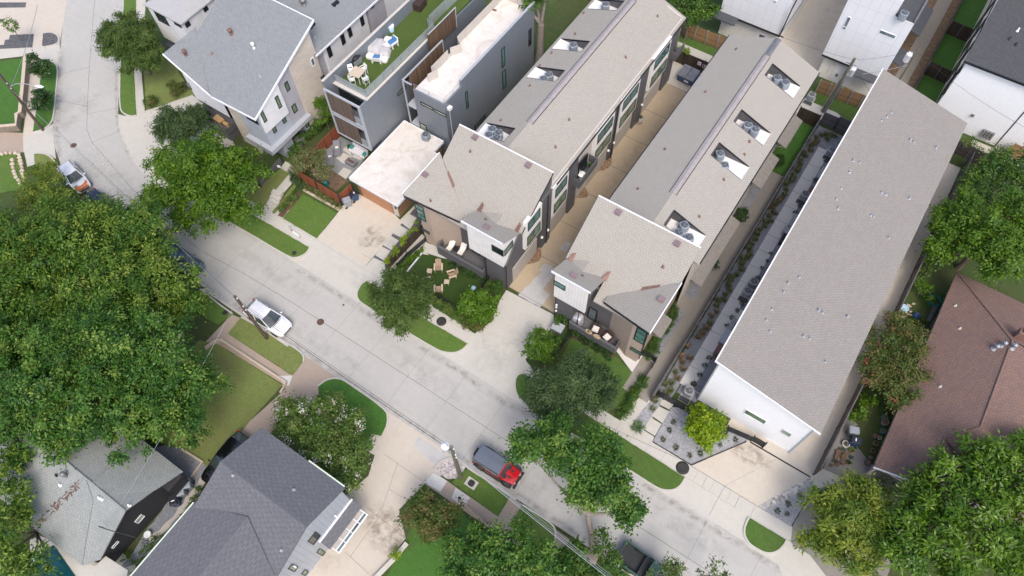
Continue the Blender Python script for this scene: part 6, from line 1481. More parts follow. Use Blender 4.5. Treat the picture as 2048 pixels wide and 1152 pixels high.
def put(proto, px, py, z, rz, label, group=None, zt=1.0, used=set()):
    p = G(px, py, z+zt); p.z = z
    if proto.name in used: return dup(proto, p, rz, label, group)
    used.add(proto.name); proto.location = p; proto.rotation_euler.z = rz; proto['label'] = label
    if group: proto['group'] = group
    return proto
put(BG, *R22.p(570, 58), .02, 2.6, 'grey wheelie bin beside the rust-red fence on the beige driveway')
put(BB, *R22.p(612, 22), .02, 2.7, 'blue wheelie bin with a black lid at the orange garage door')
for q, l in (((1375, 468), 'upper grey wheelie bin of the pair by the black boarded wall'), ((1330, 522), 'lower grey wheelie bin of the pair by the black boarded wall')): put(BG, *l1.p(*q), .03, .9, l)
put(BB, *l1.p(1278, 595), .03, .9, 'dark blue wheelie bin on the gravel beside the black boarded wall')
put(BG, *R34.p(618, 290), .02, -1.2, 'grey wheelie bin on the old driveway beside the bungalow fence')
put(BB, *R34.p(628, 350), .02, -1.3, 'blue wheelie bin beside the cluster of terracotta pots')
put(BD, *c5.p(655, 935), .02, 1.5, 'lower dark grey wheelie bin in the covered recess of the lavender flank'); put(BD, *c5.p(698, 900), .02, 1.5, 'upper dark grey wheelie bin in the covered recess of the lavender flank')
# dumpster
q = G(1377, 150, .9); T = thing('dumpster', 'blue steel dumpster with a dark lid at the end of the alley', 'dumpster', (q.x, q.y, .04), -.03)
b = MB(); b.add([(-.95, -.6, .1), (.95, -.6, .1), (.95, .6, .1), (-.95, .6, .1), (-1.0, -.85, 1.1), (1.0, -.85, 1.1), (1.0, .75, 1.3), (-1.0, .75, 1.3)], [[3, 2, 1, 0], [0, 1, 5, 4], [1, 2, 6, 5], [2, 3, 7, 6], [3, 0, 4, 7], [4, 5, 6, 7]]); b.build('body', 'bin_blue', T, True)
for s in (-1, 1): b = MB(); b.add([(s*.5-.49, -.95, 1.13), (s*.5+.49, -.95, 1.13), (s*.5+.49, .78, 1.35), (s*.5-.49, .78, 1.35), (s*.5-.45, -.9, 1.2), (s*.5+.45, -.9, 1.2), (s*.5+.45, .74, 1.42), (s*.5-.45, .74, 1.42)], [[0, 1, 5, 4], [1, 2, 6, 5], [2, 3, 7, 6], [3, 0, 4, 7], [4, 5, 6, 7]]); b.build('lid', 'lead_grey', T, True)
for s in (-1, 1): b = MB(); b.obox((s*1.0-.06, -.5, .7), (.12, 0, 0), (0, .9, 0), (0, 0, .12)); b.build('fork_pocket', 'bin_blue', T, True)
b = MB(); b.obox((-.1, -.78, .5), (.55, 0, 0), (0, -.02, .0), (0, -.06, .3)); b.build('sign', 'trim_white', T, True)

# ---- roof terrace
Zt = Zm(620, 80, 9.6); ZT = 8.62
def tbl(name, label, w, d, h, top, legm, p, rz, cat='table', n_sl=0, leg=.05):
    T = thing(name, label, cat, p, rz); b = MB()
    if n_sl:
        for i in range(n_sl): b.obox((-w/2, -d/2+d*i/n_sl, h-.03), (w, 0, 0), (0, d/n_sl*.86, 0), (0, 0, .03))
        b.obox((-w/2+.04, -d/2+.03, h-.06), (.05, 0, 0), (0, d-.06, 0), (0, 0, .028)); b.obox((w/2-.09, -d/2+.03, h-.06), (.05, 0, 0), (0, d-.06, 0), (0, 0, .028))
    else: b.obox((-w/2, -d/2, h-.05), (w, 0, 0), (0, d, 0), (0, 0, .05))
    b.build('tabletop', top, T, True)
    for sx in (-1, 1):
        for sy in (-1, 1): b = MB(); b.obox((sx*(w/2-.07)-leg/2, sy*(d/2-.07)-leg/2, 0), (leg, 0, 0), (0, leg, 0), (0, 0, h-.055)); b.build('leg', legm, T, True)
    return T
p = Zt(900, 612, ZT+.95); p.z = ZT
tbl('terrace_table', 'pale square high table with white legs on the roof lawn', 1.25, 1.25, .95, 'teak_light', 'white_plastic', p, .1)
def high_chair(label):
    T = thing('terrace_chair', label, 'chair', group='white chairs round the roof-lawn table')
    b = MB()
    for i in range(5): b.obox((-.25, -.25+.1*i, .66), (.5, 0, 0), (0, .085, 0), (0, 0, .03))
    b.build('seat', 'white_plastic', T, True)
    b = MB()
    for i in range(3): b.obox((-.24, .25+.02*i, .78+.12*i), (.48, 0, 0), (0, .03, .0), (0, .02, .09))
    b.build('backrest', 'white_plastic', T, True)
    for sx in (-1, 1):
        for sy in (-1, 1): b = MB(); b.tube([(sx*.23, sy*.23, 0), (sx*.23, sy*.24, 1.12 if sy > 0 else .88)], .025, 6); b.build('leg', 'white_plastic', T, True)
        b = MB(); b.obox((sx*.24-.03, -.26, .88), (.06, 0, 0), (0, .5, 0), (0, 0, .03)); b.build('armrest', 'white_plastic', T, True)
    b = MB(); b.tube([(-.23, -.23, .25), (.23, -.23, .25), (.23, .23, .25), (-.23, .23, .25), (-.23, -.23, .25)], .018, 6); b.build('stretcher', 'white_plastic', T, True)
    return T
HC = high_chair('')
for q, rz, l in (((805, 745), 2.4, 'white high chair at the corner of the roof lawn nearest the street'), ((1060, 735), -2.5+.6, 'white high chair nearest the long glass rail'), ((780, 560), .9, 'white high chair nearest the grey boarded parapet'), ((1025, 540), -.3, 'white high chair on the grill side away from the street')): put(HC, *Zt.p(*q), ZT, rz, l, zt=.75)
q = Zt(880, 350, ZT+.9); T = thing('gas_grill', 'black and steel gas grill against the roof terrace parapet', 'grill', (q.x-.1, q.y, ZT), -.05)
b = MB(); b.obox((-.35, -.6, .1), (.6, 0, 0), (0, 1.2, 0), (0, 0, .75)); b.build('cabinet', 'black_plastic', T, True, .02)
b = MB(); b.obox((.25, -.55, .15), (.04, 0, 0), (0, 1.1, 0), (0, 0, .65)); b.build('door', 'galv', T, True)
b = MB(); b.lathe((-.02, 0, .86), [(.34, 0), (.34, .12), (.25, .24), (.05, .28)], 20, sq=4); b.build('hood', 'black_plastic', T, True)
def cover(label, c, w, d, h, rz, h2=None):
    T = thing('covered_sofa', label, 'sofa', c, rz); b = MB(); n = 9; vs = []; rr = random.Random(len(label))
    for j in range(n):
        for i in range(n):
            u, v = i/(n-1)*2-1, j/(n-1)*2-1; e = max(abs(u), abs(v)); hh = (h2 or h) if v > .3 else h
            k = 1.0 if e < .7 else .92; z = hh*(1 if e < .86 else 0)*k+rr.uniform(-.02, .02)*(e < .86)
            s = 1+(.05 if e > .95 else 0); vs.append((u*w/2*s, v*d/2*s, max(0, z)))
    b.add(vs, [[j*n+i, j*n+i+1, (j+1)*n+i+1, (j+1)*n+i] for j in range(n-1) for i in range(n-1)], True); b.build('dust_cover', 'cover_grey', T, True); return T
p = R12(728, 250, ZT+.7); p.z = ZT; cover('large grey-covered sofa against the roof terrace parapet', p, 2.0, 1.9, .75, -1.35, .85)
p = R12(792, 292, ZT+.5); p.z = ZT; cover('low grey-covered table between the white lounge chairs', p, 1.25, 1.1, .5, -1.1)
def lounge(label):
    T = thing('lounge_chair', label, 'armchair', group='white lounge chairs with blue cushions')
    b = MB(); b.obox((-.38, -.4, .3), (.76, 0, 0), (0, .8, 0), (0, 0, .08)); b.build('seat', 'white_plastic', T, True)
    b = MB(); b.obox((-.38, .34, .35), (.76, 0, 0), (0, .08, 0), (0, .12, .5)); b.build('backrest', 'white_plastic', T, True, .02)
    for s in (-1, 1): b = MB(); b.obox((s*.42-.07, -.42, .55), (.14, 0, 0), (0, .85, 0), (0, 0, .05)); b.obox((s*.42-.06, -.4, 0), (.12, 0, 0), (0, .1, 0), (0, 0, .55)); b.obox((s*.42-.06, .28, 0), (.12, 0, 0), (0, .1, 0), (0, 0, .55)); b.build('arm', 'white_plastic', T, True)
    b = MB(); b.lathe((0, -.04, .38), [(.34, 0), (.37, .05), (.34, .13), (.05, .16)], 16, sq=5); b.build('seat_cushion', 'cushion_blue', T, True)
    b = MB(); b.obox((-.32, .2, .5), (.64, 0, 0), (0, .13, .03), (0, .1, .34)); b.build('back_cushion', 'cushion_blue', T, True, .05)
    return T
LC = lounge('')
put(LC, *R12.p(840, 245), ZT, -.2, 'white lounge chair with blue cushions nearer the white bucket', zt=.5); put(LC, *R12.p(748, 338), ZT, -2.7, 'white lounge chair with blue cushions nearer the high table', zt=.5)
def ott(label):
    T = thing('ottoman', label, 'stool', group='white round-topped poufs on the roof lawn'); b = MB(); b.lathe((0, 0, 0), [(.3, 0), (.36, .08), (.36, .34), (.28, .42), (.03, .44)], 18, sq=3.5); b.build('pouf', 'cushion_white', T, True); return T
OT = ott('')
for q, l in (((812, 228), 'white pouf behind the lounge chair nearer the bucket'), ((706, 325), 'white pouf behind the lounge chair nearer the high table'), ((793, 345), 'white pouf in front of the lounge chair nearer the high table'), ((812, 262), 'small white pouf by the covered table')): put(OT, *R12.p(*q), ZT, random.random(), l, zt=.35)
p = R12(833, 165, ZT+.4); T = thing('bucket_planter', 'white-rimmed pale blue tub standing alone on the roof lawn', 'tub', (p.x, p.y, ZT)); b = MB(); b.lathe((0, 0, 0), [(.26, 0), (.33, .7), (.3, .7), (.28, .66)], 20); b.build('tub', 'bucket_blue', T, True); b = MB(); b.lathe((0, 0, .66), [(.36, 0), (.37, .05), (.3, .06), (.02, .04)], 20); b.build('lid', 'white_plastic', T, True)
p = R12(985, 15, ZT+.5); T = thing('storage_cube', 'dark cubic cover at the far end of the roof lawn', 'box', (p.x, p.y, ZT), .1); b = MB(); b.obox((-.8, -.7, 0), (1.6, 0, 0), (0, 1.4, 0), (0, 0, .9)); b.build('box', 'wicker_dark', T, True, .04)
# ---- courtyard
def lounger(label):
    T = thing('sun_lounger', label, 'sun lounger', group='grey sun loungers in the courtyard'); b = MB(); b.obox((-.35, -.95, .28), (.7, 0, 0), (0, 1.25, 0), (0, 0, .1)); b.build('mattress', 'lounger_grey', T, True, .02)
    b = MB(); b.obox((-.35, .3, .3), (.7, 0, 0), (0, .62, .38), (0, -.05, .09)); b.build('backrest', 'lounger_grey', T, True, .02)
    b = MB(); b.obox((-.17, .05, .39), (.32, 0, 0), (0, .2, .02), (0, 0, .05)); b.build('towel', 'cushion_white', T, True)
    for sx in (-1, 1):
        for y in (-.85, .2): b = MB(); b.obox((sx*.3-.03, y, 0), (.06, 0, 0), (0, .06, 0), (0, 0, .28)); b.build('leg', 'teak', T, True)
    return T
SL = lounger('')
put(SL, *Zc.p(570, 335), .03, .75, 'grey sun lounger with a white towel nearer the slatted house', zt=.4); put(SL, *Zc.p(500, 425), .03, .75, 'grey sun lounger with a white towel under the flowering tree', zt=.4)
p = Zc(710, 465, .4); T = thing('fire_table', 'dark rectangular fire table in the courtyard', 'fire pit', (p.x, p.y, .03), 0); b = MB(); b.obox((-.6, -.35, 0), (1.2, 0, 0), (0, .7, 0), (0, 0, .42)); b.build('body', 'lounger_grey', T, True, .02); b = MB(); b.obox((-.42, -.14, .425), (.84, 0, 0), (0, .28, 0), (0, 0, .03)); b.build('burner_tray', 'mulch', T, True)
p = Zc(780, 360, .5); T = thing('striped_sofa', 'striped outdoor sofa with teal cushions below the slatted balcony', 'sofa', (p.x, p.y, .03), -.02)
b = MB(); b.obox((-1.05, -.4, .08), (2.1, 0, 0), (0, .8, 0), (0, 0, .32)); b.build('seat', 'stripe_fabric', T, True, .04); b = MB(); b.obox((-1.05, .3, .38), (2.1, 0, 0), (0, .16, 0), (0, .08, .4)); b.build('backrest', 'stripe_fabric', T, True, .04)
for s in (-1, 1): b = MB(); b.obox((s*.88-.2, -.2, .42), (.4, 0, 0), (0, .42, .05), (0, .06, .14)); b.build('cushion', 'teal_paint', T, True, .04)
def potplant(name, label, p, r, h, m, pm='lawn_right', ph=.5, group=None, n=26, col=None):
    T = thing(name, label, 'plant pot', p, random.random()*6, group); b = MB(); b.lathe((0, 0, 0), [(r*.75, 0), (r, h), (r*.88, h), (r*.85, h*.93)], 16); b.build('pot', m, T, True)
    b = MB(); b.lathe((0, 0, h*.935), [(r*.84, 0), (.01, .015)], 14); b.build('soil', 'soil', T, True)
    if ph:
        b = MB(); rr = random.Random(int(p[0]*100))
        for i in range(n):
            a, t_ = rr.random()*6.28, rr.uniform(.15, 1.1); d = Vector((math.cos(a)*math.sin(t_), math.sin(a)*math.sin(t_), math.cos(t_))); s = Vector((-math.sin(a), math.cos(a), 0))*.03
            o = Vector((0, 0, h)); L = ph*rr.uniform(.6, 1); b.add([o-s*.5, o+s*.5, o+d*L*.6+s, o+d*L-Vector((0, 0, .1*L)), o+d*L*.6-s], [[0, 1, 2, 3, 4]])
        b.build('foliage', pm, T, True)
    return T
plain('leaf_plain', (.045, .12, .02), .6, var=.4, sc=9); plain('leaf_yucca', (.09, .15, .06), .6, var=.35, sc=9); plain('leaf_blue', (.10, .19, .16), .6, var=.3, sc=9)
p = Zc(688, 318, .4); potplant('potted_plant', 'potted plant at the end of the striped sofa', (p.x, p.y, .03), .22, .35, 'terracotta', 'leaf_plain', .45)
p = Zc(460, 690, .3); T = thing('garden_ornament', 'teal garden ornament in the courtyard soil bed', 'ornament', (p.x, p.y, .03)); b = MB(); b.lathe((0, 0, 0), [(.25, 0), (.3, .2), (.2, .5), (.28, .6), (.02, .75)], 12); b.build('body', 'teal_paint', T, True)
# ---- e-scooter on the pavement
p = R22(270, 258, .15); T = thing('kick_scooter', 'white electric scooter parked on the pavement beside the square lawn', 'scooter', (p.x, p.y, .02), -.1)
b = MB(); b.obox((-.45, -.08, .12), (.8, 0, 0), (0, .16, 0), (0, 0, .05)); b.build('deck', 'white_plastic', T, True, .01)
for x in (-.55, .52): b = MB(); b.tube([(x, -.03, .11), (x, .03, .11)], .11, 16); b.build('wheel', 'black_plastic', T, True)
b = MB(); b.tube([(-.42, 0, .14), (-.52, 0, .2), (-.62, 0, 1.0)], .035, 8); b.build('steering_column', 'galv', T, True); b = MB(); b.tube([(-.62, -.26, 1.05), (-.6, 0, 1.02), (-.62, .26, 1.05)], .025, 8); b.build('handlebar', 'teal_paint' if False else 'bucket_blue', T, True)
b = MB(); b.obox((.3, -.07, .17), (.34, 0, .06), (0, .14, 0), (0, 0, .03)); b.build('mudguard', 'white_plastic', T, True)
# ---- artificial lawn: adirondack chairs round two side tables
def adirondack(label):
    T = thing('adirondack_chair', label, 'garden chair', group='slatted wooden chairs on the artificial lawn'); b = MB()
    for i in range(5): b.obox((-.27, -.32+.12*i, .36-.035*i), (.54, 0, 0), (0, .105, -.03), (0, 0, .025))
    b.build('seat', 'teak', T, True)
    b = MB()
    for i in range(5): u = (i-2)*.115; b.obox((u-.05, .24, .22), (.1, 0, 0), (0, .025, .0), (0, .38, .78-.05*abs(i-2)))
    b.build('backrest', 'teak', T, True)
    for s in (-1, 1):
        b = MB(); b.obox((s*.36-.08, -.42, .52), (.16, 0, 0), (0, .8, 0), (0, 0, .03)); b.build('armrest', 'teak_light', T, True)
        b = MB(); b.obox((s*.33-.03, -.38, 0), (.06, 0, 0), (0, .09, 0), (0, 0, .52)); b.build('leg', 'teak', T, True)
        b = MB(); b.obox((s*.33-.03, .25, 0), (.06, 0, 0), (0, .1, 0), (0, 0, .52)); b.build('leg', 'teak', T, True)
    return T
AD = adirondack(''); gz = .028
def facing(px, py, tx, ty): a, c = R22(px, py), R22(tx, ty); d = c-a; return math.atan2(d.x, -d.y)
for q, l in (((1113, 455), 'slatted wooden chair nearest the porch planter wall'), ((1193, 497), 'slatted wooden chair nearest the dark garage corner'), ((1113, 582), 'slatted wooden chair nearest the street on the artificial lawn'), ((1048, 540), 'slatted wooden chair half under the street tree')):
    put(AD, *R22.p(*q), gz, facing(*q, 1112, 522), l, zt=.45)
for q, l in (((1060, 478), 'small slatted table beside the chair nearest the porch'), ((1162, 542), 'small slatted folding table between the lawn chairs')):
    p = R22(*q, .5); p.z = gz; tbl('side_table', l, .5, .5, .5, 'teak_light', 'teak', p, .5, 'side table', 6, .035)
p = R22(1320, 580, .25); T = thing('garden_ball', 'pale blue ball on the artificial lawn', 'ball', (p.x, p.y, gz)); b = MB(); b.lathe((0, 0, 0), [(.02, 0), (.15, .04), (.24, .15), (.26, .26), (.22, .38), (.12, .48), (.02, .52)], 18); b.build('ball', 'bucket_blue', T, True)
# ---- porches
PZ = .55
def chaise(label):
    T = thing('porch_lounger', label, 'lounge chair', group='pale sling chairs on the left porch'); b = MB(); b.obox((-.3, -.5, .35), (.6, 0, 0), (0, .6, -.05), (0, 0, .06)); b.build('seat', 'cushion_white', T, True, .02); b = MB(); b.obox((-.3, .1, .3), (.6, 0, 0), (0, .5, .6), (0, -.05, .05)); b.build('backrest', 'cushion_white', T, True, .02)
    for s in (-1, 1): b = MB(); b.tube([(s*.33, -.55, 0), (s*.33, -.5, .5), (s*.33, .35, .55), (s*.33, .45, 0)], .025, 6); b.build('leg', 'black_frame', T, True)
    return T
CZ = chaise(''); put(CZ, *c_.p(525, 595), PZ, 0, 'pale sling chair at the outer end of the left porch', zt=.45); put(CZ, *c_.p(648, 630), PZ, .1, 'pale sling chair beside the porch door of the left row', zt=.45)
p = c_(585, 610, PZ+.5); p.z = PZ; tbl('side_table', 'small black table between the pale sling chairs', .5, .5, .45, 'black_frame', 'black_frame', p, 0, 'side table', 5, .035)
g8 = Zm(1080, 600, 6.4)
def pchair(label):
    T = thing('porch_chair', label, 'armchair', group='dark wicker chairs on the right porch'); b = MB(); b.obox((-.36, -.38, .05), (.72, 0, 0), (0, .76, 0), (0, 0, .3)); b.build('base', 'wicker_dark', T, True, .02); b = MB(); b.obox((-.36, .28, .3), (.72, 0, 0), (0, .12, 0), (0, .06, .45)); b.build('backrest', 'wicker_dark', T, True, .03)
    b = MB(); b.obox((-.3, -.36, .36), (.6, 0, 0), (0, .62, 0), (0, 0, .12)); b.build('cushion', 'cushion_white', T, True, .04)
    for s in (-1, 1): b = MB(); b.obox((s*.36-.06, -.38, .3), (.12, 0, 0), (0, .74, 0), (0, 0, .22)); b.build('arm', 'wicker_dark', T, True, .02)
    return T
PC = pchair(''); put(PC, *g8.p(715, 365), PZ, .15, 'dark wicker chair with a white cushion beside the porch door', zt=.45); put(PC, *g8.p(865, 470), PZ, -.25, 'dark wicker chair with a white cushion at the brown wall end', zt=.45)
p = g8(795, 395, PZ+.45); p.z = PZ; tbl('side_table', 'small dark wicker table between the cushioned chairs', .5, .5, .45, 'wicker_dark', 'wicker_dark', p, 0, 'side table')
p = g8(485, 235, PZ+.7); T = thing('covered_grill', 'grill under a silver cover at the left end of the right porch', 'grill', (p.x, p.y, PZ)); b = MB(); b.lathe((0, 0, 0), [(.5, 0), (.48, .5), (.46, .9), (.38, 1.12), (.2, 1.22), (.02, 1.24)], 20, sq=4); b.build('cover', 'cover_silver', T, True)
for q, l, pl_ in (((600, 440), 'oval tan planter with greenery on the right porch wall', .22), ((705, 500), 'oval tan planter without greenery on the right porch wall', 0)):
    p = g8(*q, 1.6); T = thing('rail_planter', l, 'planter', (p.x, 26.38, 1.55)); b = MB(); b.lathe((0, 0, 0), [(.16, 0), (.2, .12), (.17, .12), (.02, .09)], 18); b.xf(Matrix.Diagonal((1.9, 1, 1, 1))); b.build('basket', 'teak', T, True)
    if pl_: b = MB(); b.lathe((0, 0, .1), [(.15, 0), (.1, .1), (.02, .12)], 9); b.build('foliage', 'leaf_yucca', T, True)
p = R23(342, 810, .9); T = thing('utility_cabinet', 'grey metal utility cabinet beside the round shrub', 'utility cabinet', (p.x, p.y, .02), .05); b = MB(); b.obox((-.5, -.4, 0), (1.0, 0, 0), (0, .8, 0), (0, 0, .85)); b.build('body', 'lead_grey', T, True); b = MB(); b.obox((-.54, -.44, .85), (1.08, 0, 0), (0, .88, 0), (0, 0, .08)); b.build('lid', 'trim_grey', T, True)
# balcony bits on the alley
p = Vector((-18.95, 39.0, 4.15)); T = thing('balcony_table', 'small round white table on the alley balcony', 'table', p); b = MB(); b.lathe((0, 0, .68), [(.38, 0), (.4, .02), (.38, .05), (.02, .05)], 20); b.build('tabletop', 'white_plastic', T, True); b = MB(); b.lathe((0, 0, 0), [(.22, 0), (.2, .03), (.03, .06), (.03, .68)], 12); b.build('pedestal', 'white_plastic', T, True)
potplant('potted_plant', 'leafy pot on the alley balcony beside the round white table', (-19.0, 40.6, 4.15), .18, .3, 'pot_dark', 'leaf_plain', .5)
potplant('potted_plant', 'tall square planter with a leafy plant on the alley mulch', (-18.95, 51.9, .04), .2, .75, 'trim_grey', 'leaf_plain', .6)
# ---- strip along the low white building
def bench(label, p, L=1.7): 
    T = thing('garden_bench', label, 'bench', p, 0); b = MB(); b.obox((-.2, -L/2, .4), (.4, 0, 0), (0, L, 0), (0, 0, .06)); b.build('seat', 'ac_light', T, True)
    for s in (-1, 1): b = MB(); b.obox((-.17, s*(L/2-.2)-.04, 0), (.34, 0, 0), (0, .08, 0), (0, 0, .4)); b.build('leg', 'ac_light', T, True)
    return T
for q, l in ((e_.p(1315, 325), 'grey bench nearest the far end of the gravel strip'), (e_.p(1098, 690), 'grey bench beside the small patio table'), (k4.p(650, 352), 'grey bench nearest the white gable on the gravel strip')): p = G(*q, .45); p.z = .03; bench(l, p)
p = e_(1055, 770, .7); p.z = .03; tbl('patio_table', 'small grey patio table under the eave of the low white building', .8, .8, .7, 'ac_light', 'dark_metal', p, 0)
p = e_(1030, 835, .5); p.z = .03; T = thing('box_bench', 'dark box seat under the eave of the low white building', 'seat', p); b = MB(); b.obox((-.25, -.6, 0), (.5, 0, 0), (0, 1.2, 0), (0, 0, .45)); b.build('body', 'black_plastic', T, True, .02)
p = k4(612, 425, .6); p.z = .03; T = thing('storage_chest', 'pale grey storage chest on the paved landing', 'chest', p); b = MB(); b.obox((-.3, -.75, 0), (.6, 0, 0), (0, 1.5, 0), (0, 0, .55)); b.build('body', 'ac_light', T, True, .02); b = MB(); b.obox((-.33, -.78, .55), (.66, 0, 0), (0, 1.56, 0), (0, 0, .06)); b.build('lid', 'trim_grey', T, True)
p = k4(570, 510, .3); p.z = .03; T = thing('box_bench', 'dark brown box seat beside the teal pot', 'seat', p); b = MB(); b.obox((-.3, -.55, 0), (.6, 0, 0), (0, 1.1, 0), (0, 0, .35)); b.build('body', 'vent_brown', T, True, .03)
p = e_(1240, 455, .2); p.z = .03; T = thing('wooden_step', 'small brown wooden step on the side walk', 'step', p); b = MB(); b.obox((-.15, -.45, 0), (.3, 0, 0), (0, .9, 0), (0, 0, .2)); b.build('tread', 'vent_brown', T, True)
p = k4(547, 547, .4); T = potplant('potted_plant', 'round teal pot with a succulent at the corner of the low white building', (p.x, p.y, .03), .24, .36, 'terracotta', 'leaf_blue', .28, n=40)
for q, l in (((370, 485), 'dark pot with dry grass by the long slat fence, upper one'), ((333, 545), 'terracotta pot with dry grass by the long slat fence, lower one')): p = k4(*q, .3); potplant('potted_plant', l, (p.x, p.y, .03), .25, .35, 'pot_dark' if 'upper' in l else 'terracotta', 'pine', .35)
# ---- bungalow yard
y7 = Zm(1620, 780, 4.8)
PT = 'terracotta pots clustered on the old driveway'
cl = [((345, 518), .36, 'white_plastic', 'large pale-rimmed pot at the top of the terracotta cluster', 'leaf_blue', .2), ((275, 595), .26, 'terracotta', 'terracotta pot below the pale-rimmed pot, left side of the cluster', 0, 0), ((300, 565), .2, 'terracotta', 'small succulent pot just below the pale-rimmed pot', 'leaf_blue', .2), ((335, 572), .2, 'terracotta', 'small succulent pot beside the bright yellow-green plant', 'leaf_blue', .22), ((400, 578), .26, 'terracotta', 'pot overflowing with bright yellow-green foliage', 'leaf_lime', .45), ((308, 610), .2, 'terracotta', 'blue-green succulent pot in the middle of the cluster', 'leaf_blue', .22), ((352, 605), .24, 'terracotta', 'reddish pot at the right of the cluster middle', 0, 0), ((265, 640), .28, 'terracotta', 'wide empty terracotta pot at the left of the cluster', 0, 0), ((328, 645), .30, 'terracotta', 'widest empty terracotta pot in the middle of the cluster', 0, 0), ((402, 642), .2, 'pot_dark', 'trailing grey-green plant right of the cluster', 'leaf_blue', .3), ((240, 675), .2, 'terracotta', 'pale succulent pot at the lower left of the cluster', 'leaf_blue', .22), ((265, 685), .2, 'terracotta', 'grey succulent pot near the lower left of the cluster', 'leaf_blue', .22), ((322, 698), .24, 'terracotta', 'low terracotta pot at the bottom of the cluster', 0, 0), ((375, 692), .22, 'terracotta', 'dark green bushy pot at the lower right of the cluster', 'leaf_plain', .4), ((212, 718), .18, 'terracotta', 'small empty pot lying nearest the street', 0, 0), ((270, 712), .22, 'terracotta', 'terracotta bowl at the bottom left of the cluster', 0, 0)]
plain('leaf_lime', (.14, .25, .02), .6, var=.3, sc=9)
for q, r, m_, l, pm, ph in cl: p = y7(*q, .3); potplant('terracotta_pot', l, (p.x, p.y, .02), r*.85, r*.95, m_, pm or 'soil', ph, PT, n=34)
WL = 'pots lined up along the bungalow wall'
for q, r, m_, l in (((630, 440), .22, 'terracotta', 'terracotta pot at the top of the row along the bungalow eave'), ((630, 512), .26, 'flash_rust', 'orange-red pot in the row along the bungalow eave'), ((605, 582), .22, 'terracotta', 'leafy pot in the row along the bungalow eave'), ((583, 645), .22, 'pot_dark', 'dark pot in the row along the bungalow eave'), ((558, 695), .26, 'pot_dark', 'dark wide pot at the street end of the bungalow eave'), ((675, 455), .16, 'white_plastic', 'small white pot close to the bungalow eave'), ((715, 262), .3, 'hose_green', 'dark green tub by the bungalow wall, uppermost'), ((720, 310), .32, 'old_slab', 'grey-brown tub by the bungalow wall'), ((703, 392), .26, 'teal_paint', 'teal tub by the bungalow wall')): p = y7(*q, .3); potplant('wall_pot', l, (p.x, p.y, .02), r, r*1.3, m_, 'leaf_plain', .25 if 'leafy' in l or 'orange' in l else 0, WL)
h24 = R24
p = h24(1092, 652, .2); T = thing('hose_reel', 'coiled green garden hose on the bungalow lawn', 'hose', (p.x, p.y, .03)); b = MB()
rr = random.Random(2)
for k in range(7): r = rr.uniform(.35, .62); ox, oy = rr.uniform(-.1, .1), rr.uniform(-.1, .1); b.tube([(ox+r*math.cos(a)*1.15, oy+r*math.sin(a), .05+.03*k) for a in np.linspace(0, 6.28, 25)], .03, 6, False)
b.build('coil', 'hose_green', T, True)
p = h24(985, 743, .3); T = thing('washtub', 'dark blue round tub on the bungalow lawn', 'tub', (p.x, p.y, .03)); b = MB(); b.lathe((0, 0, 0), [(.25, 0), (.33, .35), (.3, .35), (.26, .12), (.01, .1)], 18); b.build('tub', 'bin_blue', T, True)
p = h24(910, 700, .3); T = thing('birdbath', 'pale teal basin among broken stones by the slat fence', 'basin', (p.x, p.y, .03)); b = MB(); b.lathe((0, 0, 0), [(.3, 0), (.2, .15), (.42, .4), (.38, .4), (.02, .32)], 16); b.build('basin', 'leaf_basin' if 'leaf_basin' in MATS else 'bucket_blue', T, True)
b = MB()
for k in range(16):
    x, y = rr.gauss(0, .5), rr.gauss(0, .5); b.obox((p.x+x, p.y+y, .03), (rr.uniform(.12, .3), rr.uniform(-.1, .1), 0), (rr.uniform(-.1, .1), rr.uniform(.1, .22), 0), (0, 0, rr.uniform(.06, .15)))
tag(b.build('rubble', 'cap_stone'), 'scatter of broken stones round the pale teal basin', 'rubble', kind='stuff')
p = h24(1085, 760, .3); b = MB()
for k in range(9): b.obox((p.x+rr.uniform(-.5, .4), p.y-1.1+rr.uniform(-.2, .2)+.08*k, .04+.04*k), (rr.uniform(-.15, .15)+.12, 2.0, 0), (.14, 0, 0), (0, 0, .035))
tag(b.build('timber_pile', 'timber_grey'), 'pile of weathered planks against the bungalow eave', 'timber', kind='stuff')
# ---- odds and ends
p = l1(1090, 845, .3); T = thing('garden_junk', 'white tub with a coiled hose on the gravel between the two southern houses', 'tub', (p.x, p.y, .03)); b = MB(); b.lathe((0, 0, 0), [(.22, 0), (.3, .35), (.26, .36), (.02, .3)], 12); b.build('tub', 'white_plastic', T, True); b = MB(); b.tube([(.5+.3*math.cos(a), -.2+.3*math.sin(a), .05+.01*a) for a in np.linspace(0, 15, 40)], .025, 6); b.build('hose', 'lounger_grey', T, True)
p = R11(1290, 700, 1.65); p.z = .91; tbl('deck_table', 'yellow pine table on the small raised deck', 1.2, .7, .74, 'pine', 'pine', p, -.1, 'table', 6, .07)
p = R11(1322, 722, 1.35); T = thing('deck_bench', 'yellow pine bench beside the deck table', 'bench', (p.x, p.y, .91), -.1); b = MB()
for k in range(3): b.obox((-.6, -.18+.13*k, .42), (1.2, 0, 0), (0, .11, 0), (0, 0, .04))
b.build('seat', 'pine', T, True)
for s in (-1, 1): b = MB(); b.obox((s*.5-.04, -.16, 0), (.08, 0, 0), (0, .34, 0), (0, 0, .42)); b.build('leg', 'pine', T, True)
for q, l in (((1228, 665), 'yellow-green potted shrub at the outer corner of the raised deck'), ((1250, 715), 'green potted plant on the raised deck'), ((1375, 745), 'leafy pot at the inner deck rail')): p = R11(*q, 1.3); potplant('potted_plant', l, (p.x, p.y, .91), .22, .4, 'pot_dark', 'leaf_plain', .5)
